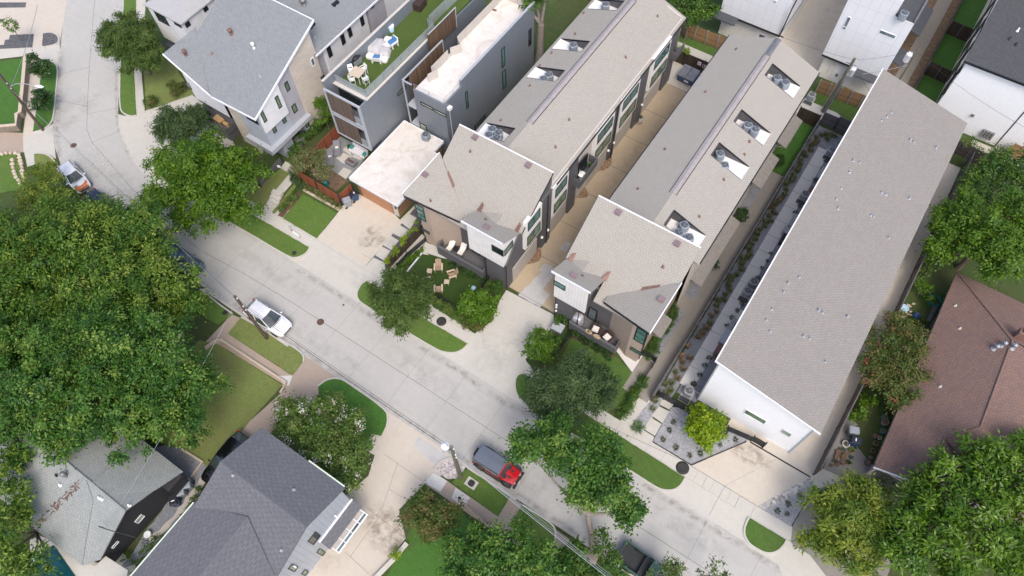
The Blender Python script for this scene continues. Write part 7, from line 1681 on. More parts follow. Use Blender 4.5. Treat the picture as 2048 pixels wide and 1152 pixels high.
p = Vector((-29.6, 62.2, 0)); T = thing('outdoor_fireplace', 'stone outdoor fireplace with a dark flue in the back garden', 'fireplace', (p.x, p.y, .02)); b = MB(); b.obox((-1.0, -.5, 0), (2.0, 0, 0), (0, 1.0, 0), (0, 0, .45)); b.obox((-.75, -.35, .45), (1.5, 0, 0), (0, .8, 0), (0, 0, .9)); b.obox((-.9, -.45, 1.35), (1.8, 0, 0), (0, 1.0, 0), (0, 0, .1)); b.build('hearth', 'stone_pale', T, True); b = MB(); b.obox((-.4, -.37, .55), (.8, 0, 0), (0, .05, 0), (0, 0, .55)); b.build('firebox', 'black_frame', T, True); b = MB(); b.obox((-.55, -.25, 1.45), (1.1, 0, 0), (0, .6, 0), (0, 0, 1.6)); b.build('flue', 'vent_brown', T, True)
wall_run('curved stone seat wall round the outdoor fireplace', W((-32.5, 60.5), (-31.2, 62), (-30.8, 62.3)), .4, .45, 'stone_pale', None, 'seat_wall', 'wall')
p = G(1812, 27, 11.6)
# ================================================================= vehicles
paint('car_white', (.80, .81, .83), .2); paint('car_red', (.50, .012, .018), .18); paint('car_blue', (.10, .16, .24), .2, .3); paint('car_black', (.006, .006, .008), .12); paint('car_green', (.03, .075, .07), .25, .2); paint('car_orange', (.62, .16, .03), .25); paint('car_navy', (.02, .028, .04), .2, .2)
plain('tyre', (.018, .018, .018), .9); plain('rim', (.35, .36, .38), .3, .8); plain('trim_black', (.025, .026, .028), .55); plain('hardtop', (.085, .10, .125), .6, var=.08); plain('lamp_red', (.35, .01, .01), .2); plain('lamp_clear', (.55, .58, .6), .15); plain('bed_liner', (.035, .04, .04), .8)
siding('hardtop_ribbed', (.12, .145, .185), .145, 1, .12, .3, .06, .6)
glass('car_glass', (.055, .075, .075), .05)
def loft(b, secs, smooth=True):
    n = len(secs[0]); vs = [v for s in secs for v in s]
    b.add(vs, [[i*n+k, (i+1)*n+k, (i+1)*n+k+1, i*n+k+1] for i in range(len(secs)-1) for k in range(n-1)], smooth)
    b.add(secs[0], [list(range(n))]); b.add(secs[-1][::-1], [list(range(n))])
def wheel(T, x, y, r, w, big=False):
    b = MB(); b.lathe((0, 0, 0), [(r*.62, -w/2), (r*.94, -w/2), (r, -w*.38), (r, w*.38), (r*.94, w/2), (r*.62, w/2)], 22); M = Matrix.Translation((x, y, r)) @ Matrix.Rotation(math.pi/2, 4, 'X'); b.xf(M)
    o = b.build('wheel', 'tyre', T, True)
    b = MB(); b.lathe((0, 0, 0), [(.04, -w*.4), (r*.6, -w*.42), (r*.64, 0), (r*.6, w*.42), (.04, w*.4)], 18); b.xf(M); b.build('rim', 'rim', o, True)
def car(name, label, p, rz, L, Wd, H, m, belt=.98, hood=.92, cowl=.24, rearx=-.47, roof0=-.33, roof1=.04, nose=.72, tail=.98, m2=None, glassroof=False):
    T = thing(name, label, 'car', p, rz); h = Wd/2
    st = [(-.5, .80, tail-.18), (-.485, .90, tail-.06), (-.45, .96, tail), (-.3, 1.0, belt), (0, 1.0, belt), (cowl, .99, belt), (.36, .965, hood+.02), (.44, .90, hood-.06), (.482, .80, hood-.16), (.5, .66, nose)]
    secs = []
    for f, wf, zt in st:
        w = h*wf; x = f*L; zl = .26 if abs(f) < .46 else .36
        half = [(w*.9, zl), (w*.99, zl+.16), (w, zt*.72), (w*.965, zt-.06), (w*.88, zt-.005), (w*.5, zt+.03), (0, zt+.04)]
        secs.append([Vector((x, y, z)) for y, z in half]+[Vector((x, -y, z)) for y, z in half[-2::-1]])
    b = MB(); loft(b, secs); o = b.build('body', m, T, True); 
    # greenhouse: base ring at the belt, roof ring inset
    bx = [rearx*L, cowl*L]; rx = [roof0*L, roof1*L]; hb, hr = h*.94, h*.74
    b = MB(); z0, z1 = belt-.02, H-.05
    def ring(x0, x1, hw, z, bul): return [Vector((x0, -hw*.86, z)), Vector((x0-bul*.4, 0, z)), Vector((x0, hw*.86, z)), Vector(((x0*.7+x1*.3), hw, z)), Vector(((x0*.3+x1*.7), hw, z)), Vector((x1, hw*.9, z)), Vector((x1+bul, 0, z)), Vector((x1, -hw*.9, z)), Vector(((x0*.3+x1*.7), -hw, z)), Vector(((x0*.7+x1*.3), -hw, z))]
    A, B = ring(*bx, hb, z0, .16), ring(*rx, hr, z1, .06); n = 10
    b.add(A+B, [[i, i+n, (i+1) % n+n, (i+1) % n] for i in range(n)]); b.build('glasshouse', 'car_glass', T, True)
    b = MB(); C = ring(rx[0]-.03, rx[1]+.03, hr+.02, z1, .06); D = ring(rx[0]+.12, rx[1]-.1, hr-.1, H, .03); b.add(C+D+[Vector(((rx[0]+rx[1])/2, 0, H+.02))], [[i, (i+1) % n, (i+1) % n+n, i+n] for i in range(n)]+[[i+n, (i+1) % n+n, 2*n] for i in range(n)], True); b.add(C[::-1], [list(range(n))]); b.build('roof', m2 or m, T, True)
    for s in (-1, 1):
        b = MB()
        for (a, c) in (((bx[1], hb*.9), (rx[1], hr*.9)), ((bx[0], hb*.86), (rx[0], hr*.86)), ((bx[0]*.35+bx[1]*.65-.5, hb), (rx[0]*.4+rx[1]*.6-.2, hr))): b.tube([(a[0], s*a[1]*1.005, z0), (c[0], s*c[1]*1.01, z1+.01)], .045, 6)
        b.build('pillar', m, T, True)
        b = MB(); b.tube([(rx[0]+.1, s*(hr-.04), H+.02), (rx[1]-.15, s*(hr-.04), H+.02)], .022, 6); b.build('roof_rail', 'trim_black', T, True)
        b = MB(); b.lathe((0, 0, 0), [(.02, -.07), (.09, -.05), (.1, .03), (.03, .08)], 10); b.xf(Matrix.Translation((cowl*L-.28, s*(h+.09), belt+.06)) @ Matrix.Diagonal((.8, 1.25, 1, 1))); b.build('mirror', m, T, True)
        b = MB(); b.obox((L*.42, s*h*.52-.02*s, hood-.19), (.24, s*.02, -.05), (-.1, s*h*.3, 0), (0, 0, .13)); b.build('headlight', 'lamp_clear', T, True)
        b = MB(); b.obox((-L*.497, s*h*.58, tail-.25), (.12, s*.05, 0), (0, s*h*.28, 0), (0, 0, .2)); b.build('tail_light', 'lamp_red', T, True)
        for x in (-.29, .31): wheel(T, x*L, s*(h-.1), .345, .22)
        b = MB()
        for x in (-.29, .31): b.tube([(x*L+.40*math.cos(a), s*(h+.002), .345+.40*math.sin(a)) for a in np.linspace(-.2, 3.34, 13)], .025, 5)
        b.build('arch_trim', 'trim_black', T, True)
    b = MB(); b.obox((L*.495, -h*.5, .42), (.03, 0, 0), (0, h, 0), (0, 0, .2)); b.build('grille', 'trim_black', T, True)
    b = MB()
    for s in (-1, 1): b.tube([(cowl*L+.02, s*h*.72, belt+.045), (L*.36, s*h*.62, hood+.06), (L*.45, s*h*.45, hood-.05)], .008, 4)
    b.tube([(cowl*L+.1, -h*.6, belt+.06), (cowl*L+.16, 0, belt+.07), (cowl*L+.1, h*.6, belt+.06)], .022, 5); b.build('bonnet_seam', 'trim_black', T, True)
    b = MB()
    for s in (-.35, .25): b.tube([(cowl*L+.12, s*h, belt+.08), (cowl*L-.12, s*h+.5, belt+.2)], .012, 4)
    b.build('wiper', 'trim_black', T, True)
    b = MB(); b.obox((-L*.502, -.26, .62), (.015, 0, 0), (0, .52, 0), (0, 0, .12)); b.build('number_plate', 'trim_white', T, True)
    return T
p = G(534, 634, .9); car('crossover_car', 'white crossover parked at the kerb under the dark utility pole', (p.x, p.y, .01), .012, 4.8, 1.9, 1.68, 'car_white')
p = G(147, 352, .8); d = G(172, 381, .8)-G(126, 326, .8); WO = car('striped_car', 'white car with an orange front parked on the bend beside the yellow-green tree', (p.x, p.y, .01), math.atan2(d.y, d.x), 4.4, 1.78, 1.5, 'car_white')
b = MB(); b.add([(1.55, -.72, .965), (1.55, .72, .965), (2.0, .62, .90), (2.0, -.62, .90)], [[0, 3, 2, 1]]); b.obox((1.98, -.66, .42), (.22, .1, 0), (0, 1.12, 0), (0, 0, .44)); b.build('bumper', 'car_orange', WO, True)
p = G(204, 408, .8); d = G(300, 480)-G(200, 400); car('dark_car', 'dark car at the kerb almost hidden under the largest tree', (p.x, p.y, .01), math.atan2(d.y, d.x), 4.6, 1.8, 1.5, 'car_navy')
p = G(361, 522, .8); car('blue_car', 'slate blue car half covered by the largest tree beside the kerb', (p.x, 11.85, .01), -.02, 4.6, 1.8, 1.48, 'car_blue')
p = G(452, 917, .9); d = G(424, 950)-G(492, 868); car('black_car', 'black car half hidden behind the charcoal roof beside the big lawn', (p.x, p.y, .02), math.atan2(d.y, d.x), 4.8, 1.85, 1.6, 'car_black')
# ---- red off-roader
p = G(994, 932, .9); T = thing('off_roader', 'red boxy off-roader with a dark hardtop and rear spare wheel at the south kerb', 'car', (p.x, p.y, .01), .02)
b = MB()
b.box(-1.85, 1.0, -.78, .78, .5, 1.12); loft(b, [[Vector((x, y*w, z)) for y, z in ((-1, .55), (-1, zt-.06), (-.9, zt), (0, zt+.04), (.9, zt), (1, zt-.06), (1, .55))] for x, w, zt in ((1.0, .74, 1.14), (1.5, .68, 1.12), (1.95, .62, 1.06), (2.0, .6, 1.0))], False)
b.build('body', 'car_red', T, True, .015)
b = MB(); b.obox((.93, -.74, 1.12), (.07, 0, 0), (0, 1.48, 0), (-.28, 0, .66)); b.build('windscreen_frame', 'car_red', T, True)
b = MB(); b.obox((.99, -.64, 1.17), (.02, 0, 0), (0, 1.28, 0), (-.23, 0, .54)); b.build('windscreen', 'car_glass', T, True)
b = MB(); loft(b, [[Vector((x, y*w, z)) for y, z in ((-1, 1.1), (-.93, zt-.08), (-.85, zt), (0, zt+.03), (.85, zt), (.93, zt-.08), (1, 1.1))] for x, w, zt in ((-1.9, .74, 1.76), (-1.82, .77, 1.82), (-.5, .78, 1.84), (.66, .75, 1.82))], False); b.build('hardtop', 'hardtop_ribbed', T, True, .02)
for s in (-1, 1):
    b = MB(); b.obox((-1.6, s*.785, 1.2), (2.1, 0, 0), (0, s*.012, 0), (0, -s*.04, .42)); b.build('side_window', 'car_glass', T, True)
    for x in (-1.28, 1.3):
        wheel(T, x, s*.78, .42, .27)
        b = MB(); loft(b, [[Vector((x+.56*math.cos(a)+dx, s*yy, .5+.5*math.sin(a)+dz)) for yy, dx, dz in ((.62, 0, 0), (.97, 0, -.02), (.97, 0, -.1), (.62, 0, -.08))] for a in np.linspace(.15, 3.0, 9)], False); b.build('wheel_arch', 'trim_black', T, True)
    b = MB(); b.obox((-.7, s*.80, .42), (1.4, 0, 0), (0, s*.14, 0), (0, 0, .08)); b.build('side_step', 'trim_black', T, True)
    b = MB(); b.tube([(.85, s*.78, 1.25), (.9, s*.98, 1.3)], .05, 8); b.obox((.84, s*.9, 1.2), (.1, 0, 0), (0, s*.18, 0), (0, 0, .22)); b.build('mirror', 'trim_black', T, True)
    b = MB(); b.tube([(2.0, s*.42, .86), (2.04, s*.42, .86)], .11, 14); b.build('headlight', 'lamp_clear', T, True)
    b = MB(); b.obox((-1.88, s*.66, .85), (-.05, 0, 0), (0, s*.12, 0), (0, 0, .2)); b.build('tail_light', 'lamp_red', T, True)
b = MB(); b.obox((2.0, -.8, .5), (.2, 0, 0), (0, 1.6, 0), (0, 0, .2)); b.build('bumper', 'trim_black', T, True, .02); b = MB(); b.obox((2.2, -.3, .55), (.015, 0, 0), (0, .34, 0), (0, 0, .14)); b.build('number_plate', 'trim_white', T, True)
b = MB(); b.obox((-2.0, -.8, .5), (.15, 0, 0), (0, 1.6, 0), (0, 0, .18)); b.build('bumper', 'trim_black', T, True, .02)
b = MB(); b.lathe((0, 0, 0), [(.15, -.12), (.36, -.12), (.39, -.05), (.39, .05), (.36, .12), (.15, .12)], 22); b.xf(Matrix.Translation((-2.03, .05, 1.02)) @ Matrix.Rotation(math.pi/2, 4, 'Y')); b.build('spare_wheel', 'tyre', T, True)
b = MB()
for s in (-1, 1): b.obox((1.02, s*.42-.2, 1.155), (.16, 0, -.01), (0, .4, 0), (0, 0, .02)); b.obox((1.25, s*.28-.07, 1.165), (.3, 0, -.01), (0, .14, 0), (0, 0, .015))
b.build('bonnet_vent', 'trim_black', T, True)
# ---- green pickup
p = G(1300, 1142, .9); T = thing('pickup_truck', 'dark green pickup truck with an empty bed at the bottom edge', 'pickup', (p.x+.1, p.y, .01), -.03)
b = MB(); loft(b, [[Vector((x, y*w, z)) for y, z in ((-1, .45), (-1, zt-.08), (-.93, zt), (0, zt+.03), (.93, zt), (1, zt-.08), (1, .45))] for x, w, zt in ((-.35, .93, 1.12), (.3, .95, 1.12), (1.1, .94, 1.12), (2.2, .9, 1.06), (2.65, .82, .98), (2.75, .75, .85))], False); b.build('body', 'car_green', T, True, .02)
b = MB()
for s in (-1, 1): b.obox((-2.7, s*.95, .5), (2.35, 0, 0), (0, -s*.14, 0), (0, 0, .62))
b.obox((-2.75, -.95, .5), (.1, 0, 0), (0, 1.9, 0), (0, 0, .62)); b.build('bed_side', 'car_green', T, True, .03)
b = MB(); b.box(-2.65, -.36, -.82, .82, .5, .62); b.build('bed_floor', 'bed_liner', T, True)
b = MB(); b.obox((-.85, -.8, .62), (.45, 0, 0), (0, 1.6, 0), (0, 0, .42)); b.build('tool_box', 'trim_black', T, True)
b = MB(); n = 4; A = [(-.4, -.86, 1.1), (1.35, -.88, 1.1), (1.35, .88, 1.1), (-.4, .86, 1.1)]; B = [(-.25, -.68, 1.76), (.75, -.68, 1.76), (.75, .68, 1.76), (-.25, .68, 1.76)]; b.add(A+B, [[i, (i+1) % n, (i+1) % n+n, i+n] for i in range(n)]); b.build('glasshouse', 'car_glass', T, True)
b = MB(); b.obox((-.3, -.72, 1.755), (1.1, 0, 0), (0, 1.44, 0), (0, 0, .06)); b.build('roof', 'car_green', T, True, .03)
for s in (-1, 1):
    for x in (-1.6, 1.85): wheel(T, x, s*.84, .4, .26)
    b = MB(); b.obox((1.1, s*.95, 1.1), (.1, 0, 0), (0, s*.22, 0), (0, 0, .2)); b.build('mirror', 'trim_black', T, True)
b = MB(); b.obox((-2.9, -.93, .45), (.14, 0, 0), (0, 1.86, 0), (0, 0, .16)); b.build('bumper', 'galv', T, True, .02)
# ================================================================= trees and plants
leafmat('leaf', .5, .3); leafmat('leaf_gloss', .35, .22); leafmat('petal', .7, .3)
plain('bark', (.15, .12, .09), .95, var=.4, sc=7); plain('bark_grey', (.24, .21, .18), .95, var=.35, sc=7); plain('deadwood', (.42, .36, .31), .9, var=.2, sc=7)
FWD = Vector(CAM[2])
def mpp(p): return (p-Vector((0, 0, CH))).dot(FWD)/CF
def leaves(P, Nn, D, ln, wd, cols, r):
    """one four-cornered leaf per row: position, facing normal, direction"""
    n = len(P)
    D = D-Nn*np.sum(D*Nn, 1, keepdims=True); D /= np.linalg.norm(D, axis=1, keepdims=True)+1e-9
    S = np.cross(Nn, D); ln = ln[:, None]; wd = wd[:, None]
    v = np.stack([P-D*ln*.5, P+S*wd*.5-D*ln*.05+Nn*wd*.12, P+D*ln*.5-Nn*ln*.12, P-S*wd*.5-D*ln*.05+Nn*wd*.12], 1).reshape(-1, 3)
    return v, np.repeat(cols, 4, 0)
def leafmesh(name, v, cols, mat, parent, off):
    v = v-np.array(off); n = len(v)//4
    me = bpy.data.meshes.new(name); me.vertices.add(len(v)); me.vertices.foreach_set('co', v.astype(np.float32).ravel())
    me.loops.add(len(v)); me.loops.foreach_set('vertex_index', np.arange(len(v), dtype=np.int32)); me.polygons.add(n)
    me.polygons.foreach_set('loop_start', np.arange(0, len(v), 4, dtype=np.int32)); me.update(calc_edges=True)
    a = me.color_attributes.new('tint', 'FLOAT_COLOR', 'POINT'); c4 = np.concatenate([cols, np.ones((len(cols), 1))], 1); a.data.foreach_set('color', c4.astype(np.float32).ravel())
    me.materials.append(MATS[mat]); o = bpy.data.objects.new(name, me); COL.objects.link(o); o.parent = parent; return o
def unit(n, r):
    d = r.normal(size=(n, 3)); return d/np.linalg.norm(d, axis=1, keepdims=True)
def foliage(lobes, r, dens, cs, ll, lw, pal, droop=0.0, spread=1.0, low=.35, tipv=.5, fl=.7):
    """lobes [(centre, radius, flatten)] -> clumps on the lobe skins -> leaves"""
    Pc, Nc = [], []; big = lobes; lobes = []
    for c, R, f in big:
        if R < .8: lobes.append((c, R, f)); continue
        k = max(5, min(12, int(R*2.6))); lobes.append((c, R*.58, f))
        for i in range(k):
            g = i*2.39996+c[0]; zz = 1-(i+.5)/k*1.15; q = math.sqrt(max(0, 1-zz*zz)); rs = R*r.uniform(.27, .42)
            lobes.append(((c[0]+R*.74*q*math.cos(g), c[1]+R*.74*q*math.sin(g), c[2]+R*f*.74*zz), rs, .9))
    for c, R, f in lobes:
        k = max(6, int(dens*R*R)); d = unit(k*2, r); d = d[(d[:, 2] > -.15) | (r.random(len(d)) < low)][:k]
        rad = R*r.uniform(.68, .98, (len(d), 1))*(1+.16*np.sin(d[:, :1]*7+c[0])*np.cos(d[:, 1:2]*6+c[1]))
        Pc.append(np.array(c)+d*rad*np.array([1, 1, f])); Nc.append(d)
        k2 = k//4; d2 = unit(k2, r); Pc.append(np.array(c)+d2*R*r.uniform(.3, .7, (k2, 1))*np.array([1, 1, f])); Nc.append(d2)
    Pc, Nc = np.concatenate(Pc), np.concatenate(Nc)
    keep = np.ones(len(Pc), bool)
    for c, R, f in lobes:
        q = (Pc-np.array(c))/np.array([R, R, R*f]); keep &= ~((np.linalg.norm(q, axis=1) < .55) & (r.random(len(Pc)) < .75))
    Pc, Nc = Pc[keep], Nc[keep]; Pc[:, 2] = np.maximum(Pc[:, 2], .25)
    m = fl; P, Nn, D, C, LL, LW = [], [], [], [], [], []
    nk = r.integers(int(m*.6), int(m*1.4)+2, len(Pc)); idx = np.repeat(np.arange(len(Pc)), nk); n = len(idx)
    sz = cs*r.uniform(.65, 1.35, len(Pc)); off = r.normal(size=(n, 3))*sz[idx][:, None]*np.array([.55, .55, .38])*spread
    P = Pc[idx]+off+Nc[idx]*sz[idx][:, None]*.25
    D = off+Nc[idx]*sz[idx][:, None]*.6+np.array([0, 0, -droop])*sz[idx][:, None]+r.normal(size=(n, 3))*.08
    up_ = np.array([0, 0, 1.0]); Nn = Nc[idx]*.45+up_*.75+r.normal(size=(n, 3))*.42; Nn /= np.linalg.norm(Nn, axis=1, keepdims=True)
    pal = np.array(pal); kc = r.random(len(Pc))**1.1*(len(pal)-1); kl = np.clip(kc[idx]+r.normal(size=n)*tipv, 0, len(pal)-1); i0 = np.floor(kl).astype(int); i1 = np.minimum(i0+1, len(pal)-1); fr = (kl-i0)[:, None]
    C = (pal[i0]*(1-fr)+pal[i1]*fr)*r.uniform(.75, 1.25, (n, 1))
    return leaves(P, Nn, D, ll*r.uniform(.7, 1.3, n), lw*r.uniform(.7, 1.3, n), C, r)
PAL = dict(oak=[(.026, .09, .012), (.05, .14, .016), (.09, .20, .026), (.18, .27, .045)], olive=[(.035, .10, .010), (.07, .155, .014), (.12, .215, .022), (.22, .29, .045)], deep=[(.03, .085, .012), (.052, .125, .016), (.085, .17, .02), (.12, .21, .026)],
    bright=[(.05, .125, .008), (.085, .175, .010), (.125, .225, .014)], narrow=[(.055, .105, .02), (.085, .145, .028), (.125, .185, .04)], blue=[(.045, .09, .03), (.07, .125, .04), (.105, .165, .055)], lime=[(.12, .21, .004), (.18, .28, .006), (.26, .35, .010)],
    crepe=[(.055, .12, .018), (.085, .165, .024), (.13, .20, .035), (.18, .22, .06)], rusty=[(.055, .105, .018), (.085, .14, .024), (.13, .155, .034), (.19, .14, .055)], gold=[(.075, .145, .014), (.125, .20, .02), (.19, .26, .03), (.28, .32, .045)], sparse=[(.10, .14, .04), (.16, .18, .06), (.22, .22, .09)], dark=[(.018, .05, .010), (.034, .08, .014), (.05, .11, .018)])
def tree(name, label, lobes, pal, base=None, h0=None, dens=9, cs=.5, ll=.30, lw=.15, fl=26, trunk=.18, bark='bark', mat='leaf', droop=0., flowers=None, cat='tree', lean=None, low=.35, tipv=.5, seed=1, group=None, flat=.82, spread=1.0, limbs=True):
    r = np.random.default_rng(seed*97+len(label)); L = []
    for px, py, z, rp in lobes:
        c = G(px, py, z); L.append(((c.x, c.y, c.z), rp*mpp(c), flat))
    cx, cy = np.average([l[0][0] for l in L], weights=[l[1]**2 for l in L]), np.average([l[0][1] for l in L], weights=[l[1]**2 for l in L])
    b0_ = base or Vector((cx, cy, 0)); T = thing(name, label, cat, (b0_.x, b0_.y, 0), group=group)
    v, c = foliage(L, r, dens, cs, ll, lw, PAL[pal], droop, spread, low, tipv, fl); leafmesh('crown', v, c, mat, T, (b0_.x, b0_.y, 0))
    if trunk:
        b = MB(); zt = h0 or min(l[0][2]-l[1]*.5 for l in L); zt = max(.4, zt); fork = Vector((b0_.x*.6+cx*.4, b0_.y*.6+cy*.4, zt*.62)) if base else Vector((cx, cy, zt*.62))
        b.tube([b0_-up*.1, b0_.lerp(fork, .3)+Vector((.05, .03, 0)), b0_.lerp(fork, .7), fork], [trunk*1.35, trunk*1.05, trunk*.92, trunk*.85], 10)
        if limbs:
            for c_, R, f in L:
                e = Vector(c_)-up*R*.1; mid = fork.lerp(e, .5)+Vector((r.normal()*.2, r.normal()*.2, .25))
                b.tube([fork, mid, e], [trunk*.6, trunk*.38, trunk*.12], 7)
                for k in range(5):
                    d = unit(1, r)[0]; d[2] = abs(d[2])*.5; q = e+Vector(d)*R*.75; b.tube([mid.lerp(e, .6+.1*k if k < 4 else 1), q.lerp(e, .5)+up*.1, q], [trunk*.16, trunk*.1, trunk*.04], 5)
        b.build('trunk', bark, T)
    if flowers:
        col, nf, per = flowers; idx = r.integers(0, len(L), nf); P, Nn, D = [], [], []
        for i in idx:
            c_, R, f = L[i]; d = unit(1, r)[0]; d[2] = abs(d[2])*.8+.1; d /= np.linalg.norm(d); ctr = np.array(c_)+d*R*1.08*np.array([1, 1, f]); k = int(per*r.uniform(.5, 1.5))
            P.append(ctr+r.normal(size=(k, 3))*np.array([.14, .14, .12])+d*.1*r.random((k, 1))); Nn.append(unit(k, r)*.6+d); D.append(unit(k, r))
        P, Nn, D = map(np.concatenate, (P, Nn, D)); Nn /= np.linalg.norm(Nn, axis=1, keepdims=True); n = len(P)
        v, c = leaves(P, Nn, D, .13*r.uniform(.7, 1.3, n), .11*r.uniform(.7, 1.3, n), np.array(col)*r.uniform(.8, 1.1, (n, 1)), r); leafmesh('blossom', v, c, 'petal', T, (b0_.x, b0_.y, 0))
    return T
tree('broad_tree', 'largest spreading tree, olive green, at the left edge above the parked blue car', [(268, 478, 7, 82), (200, 492, 8, 88), (110, 520, 7.5, 98), (25, 560, 7, 105), (325, 575, 6.5, 68), (225, 580, 7.6, 92), (125, 455, 6.5, 66), (60, 650, 6.3, 85), (375, 612, 5.2, 36), (190, 440, 5.8, 46), (-40, 480, 6.5, 90), (310, 520, 6.4, 48)], 'olive', trunk=.42, fl=60, dens=6.5, cs=.6, ll=.27, lw=.13, seed=1)
T = tree('broad_tree', 'second spreading tree, darker green, overhanging the pale-shingled roof', [(120, 725, 7.4, 100), (250, 690, 8, 95), (335, 720, 6.6, 80), (205, 800, 7, 95), (325, 815, 6, 80), (60, 800, 6.5, 100), (395, 765, 5.4, 50), (10, 710, 6.5, 90), (130, 870, 5.5, 60), (255, 850, 5.6, 68), (370, 850, 5.0, 42), (-40, 860, 6, 80)], 'oak', trunk=.42, fl=60, dens=6.5, cs=.58, ll=.27, lw=.14, seed=2)
b = MB(); rr = random.Random(9); c0 = G(292, 720, 6.8)
def twig(p, d, L, r, n):
    q = p+d*L; b.tube([p, p.lerp(q, .5)+Vector((rr.gauss(0, .06), rr.gauss(0, .06), .03))*L, q], [r, r*.75, r*.45], 5)
    if n:
        for k in range(3): e = Vector((d.x+rr.gauss(0, .55), d.y+rr.gauss(0, .55), d.z+rr.gauss(0, .35))).normalized(); twig(p.lerp(q, rr.uniform(.45, 1)), e, L*rr.uniform(.5, .75), r*.55, n-1)
for tgt in ((372, 660), (388, 690), (350, 640), (360, 712)): e = G(*tgt, 8.2)-c0; twig(c0, e.normalized(), e.length*.5, .075, 3)
b.build('dead_branch', 'deadwood', T)
tree('street_tree', 'yellow-green dense tree at the left edge beside the white and orange car', [(92, 378, 4.2, 44), (120, 405, 4, 34), (70, 395, 3.8, 36), (92, 346, 3.6, 26), (60, 430, 3.8, 36)], 'gold', dens=15, cs=.36, ll=.2, lw=.09, fl=30, seed=3)
tree('street_tree', 'broad dark green tree overhanging the street between the bend and the scooter', [(390, 350, 5.6, 72), (335, 400, 5, 46), (455, 355, 5.2, 62), (440, 415, 4.6, 48), (345, 325, 4.9, 45), (487, 425, 3.8, 30), (415, 300, 5, 42), (495, 340, 4.6, 40), (380, 440, 4.2, 36), (310, 400, 4.2, 26)], 'bright', dens=9, cs=.52, ll=.26, lw=.16, fl=52, trunk=.25, seed=4)
tree('street_tree', 'narrow-leaved rounded tree beside the white boarded house near the top edge', [(252, 85, 4.8, 46), (292, 95, 4.8, 40), (228, 92, 4.3, 30), (270, 128, 4.0, 30), (255, 55, 4.5, 32), (306, 122, 4, 26), (225, 70, 4.2, 26), (280, 60, 4.5, 28)], 'narrow', dens=15, cs=.42, ll=.25, lw=.085, fl=90, droop=.9, seed=5)
tree('street_tree', 'smaller narrow-leaved tree beside the raised deck', [(350, 240, 3.8, 36), (383, 255, 3.6, 28), (328, 262, 3.5, 28), (362, 275, 3.3, 26), (395, 230, 3.2, 20)], 'blue', dens=17, cs=.4, ll=.24, lw=.08, fl=75, droop=.9, seed=6)
tree('flowering_tree', 'sparse small flowering tree inside the rust-red courtyard fence', [(615, 320, 3.2, 26), (648, 345, 2.9, 20), (600, 335, 2.9, 17), (640, 315, 3, 18)], 'sparse', dens=18, cs=.34, ll=.18, lw=.09, fl=20, trunk=.06, seed=7, flowers=((.5, .48, .25), 14, 5))
tree('small_tree', 'small bright green tree between the stone flank and the slat screens', [(642, 208, 3.2, 18), (652, 228, 2.8, 15), (640, 240, 2.2, 12)], 'bright', dens=22, cs=.3, ll=.2, lw=.11, fl=22, trunk=.07, seed=8)
tree('street_tree', 'narrow-leaved rounded street tree in front of the artificial lawn', [(800, 598, 4.2, 48), (768, 598, 3.8, 36), (838, 608, 3.9, 36), (800, 640, 3.5, 30), (790, 565, 3.9, 28), (840, 580, 3.7, 26)], 'narrow', dens=16, cs=.42, ll=.25, lw=.085, fl=92, droop=.9, seed=9)
tree('small_tree', 'small bright green multi-stem tree at the driveway corner of the left row', [(952, 600, 2.5, 26), (970, 618, 2.3, 20), (932, 610, 2.2, 18), (960, 635, 2.0, 18), (985, 600, 2.0, 14)], 'bright', dens=22, cs=.34, ll=.26, lw=.16, fl=24, trunk=.07, seed=10)
tree('small_tree', 'small bright green tree beside the grey utility cabinet', [(1080, 680, 2.4, 22), (1064, 700, 2.1, 17), (1100, 695, 2.1, 16), (1082, 712, 1.9, 16)], 'bright', dens=22, cs=.32, ll=.24, lw=.12, fl=24, trunk=.07, seed=11)
tree('street_tree', 'grey-green fine-leaved street tree on the verge by the right row lawn', [(1150, 765, 4.2, 50), (1098, 775, 3.9, 42), (1190, 800, 3.8, 42), (1135, 822, 3.6, 38), (1080, 805, 3.4, 28), (1205, 765, 3.5, 26), (1160, 730, 3.6, 30)], 'blue', dens=15, cs=.44, ll=.23, lw=.09, fl=85, droop=.6, seed=12)
tree('street_tree', 'two-lobed leaning tree with a long bare trunk over the carriageway', [(1085, 890, 6.2, 52), (1048, 892, 5.8, 30), (1120, 905, 6.2, 36), (1160, 930, 6.4, 46), (1215, 925, 6, 40), (1232, 985, 5.6, 38), (1258, 1025, 5, 26), (1170, 985, 5.4, 38), (1195, 885, 5.8, 30), (1110, 860, 5.6, 26)], 'oak', base=G(1188, 1103), h0=5.0, dens=11, cs=.5, ll=.26, lw=.15, fl=52, trunk=.24, bark='bark_grey', seed=13)
tree('round_tree', 'round chartreuse tree in the wedge of gravel before the white gable', [(1408, 848, 2.5, 30), (1392, 855, 2.2, 22), (1425, 858, 2.2, 22), (1408, 875, 1.9, 22), (1400, 830, 2.3, 18), (1428, 838, 2.2, 16)], 'lime', dens=24, cs=.34, ll=.26, lw=.17, fl=30, trunk=.09, seed=14)
tree('flowering_tree', 'white-flowering multi-stem tree beside the charcoal roof', [(600, 845, 3.8, 46), (655, 885, 4, 50), (712, 900, 3.6, 42), (650, 822, 3.5, 36), (690, 945, 3.2, 36), (575, 825, 3.1, 28), (632, 925, 3.4, 36), (700, 850, 3.3, 30)], 'crepe', dens=15, cs=.42, ll=.22, lw=.12, fl=46, trunk=.1, seed=15, flowers=((.80, .76, .68), 75, 16))
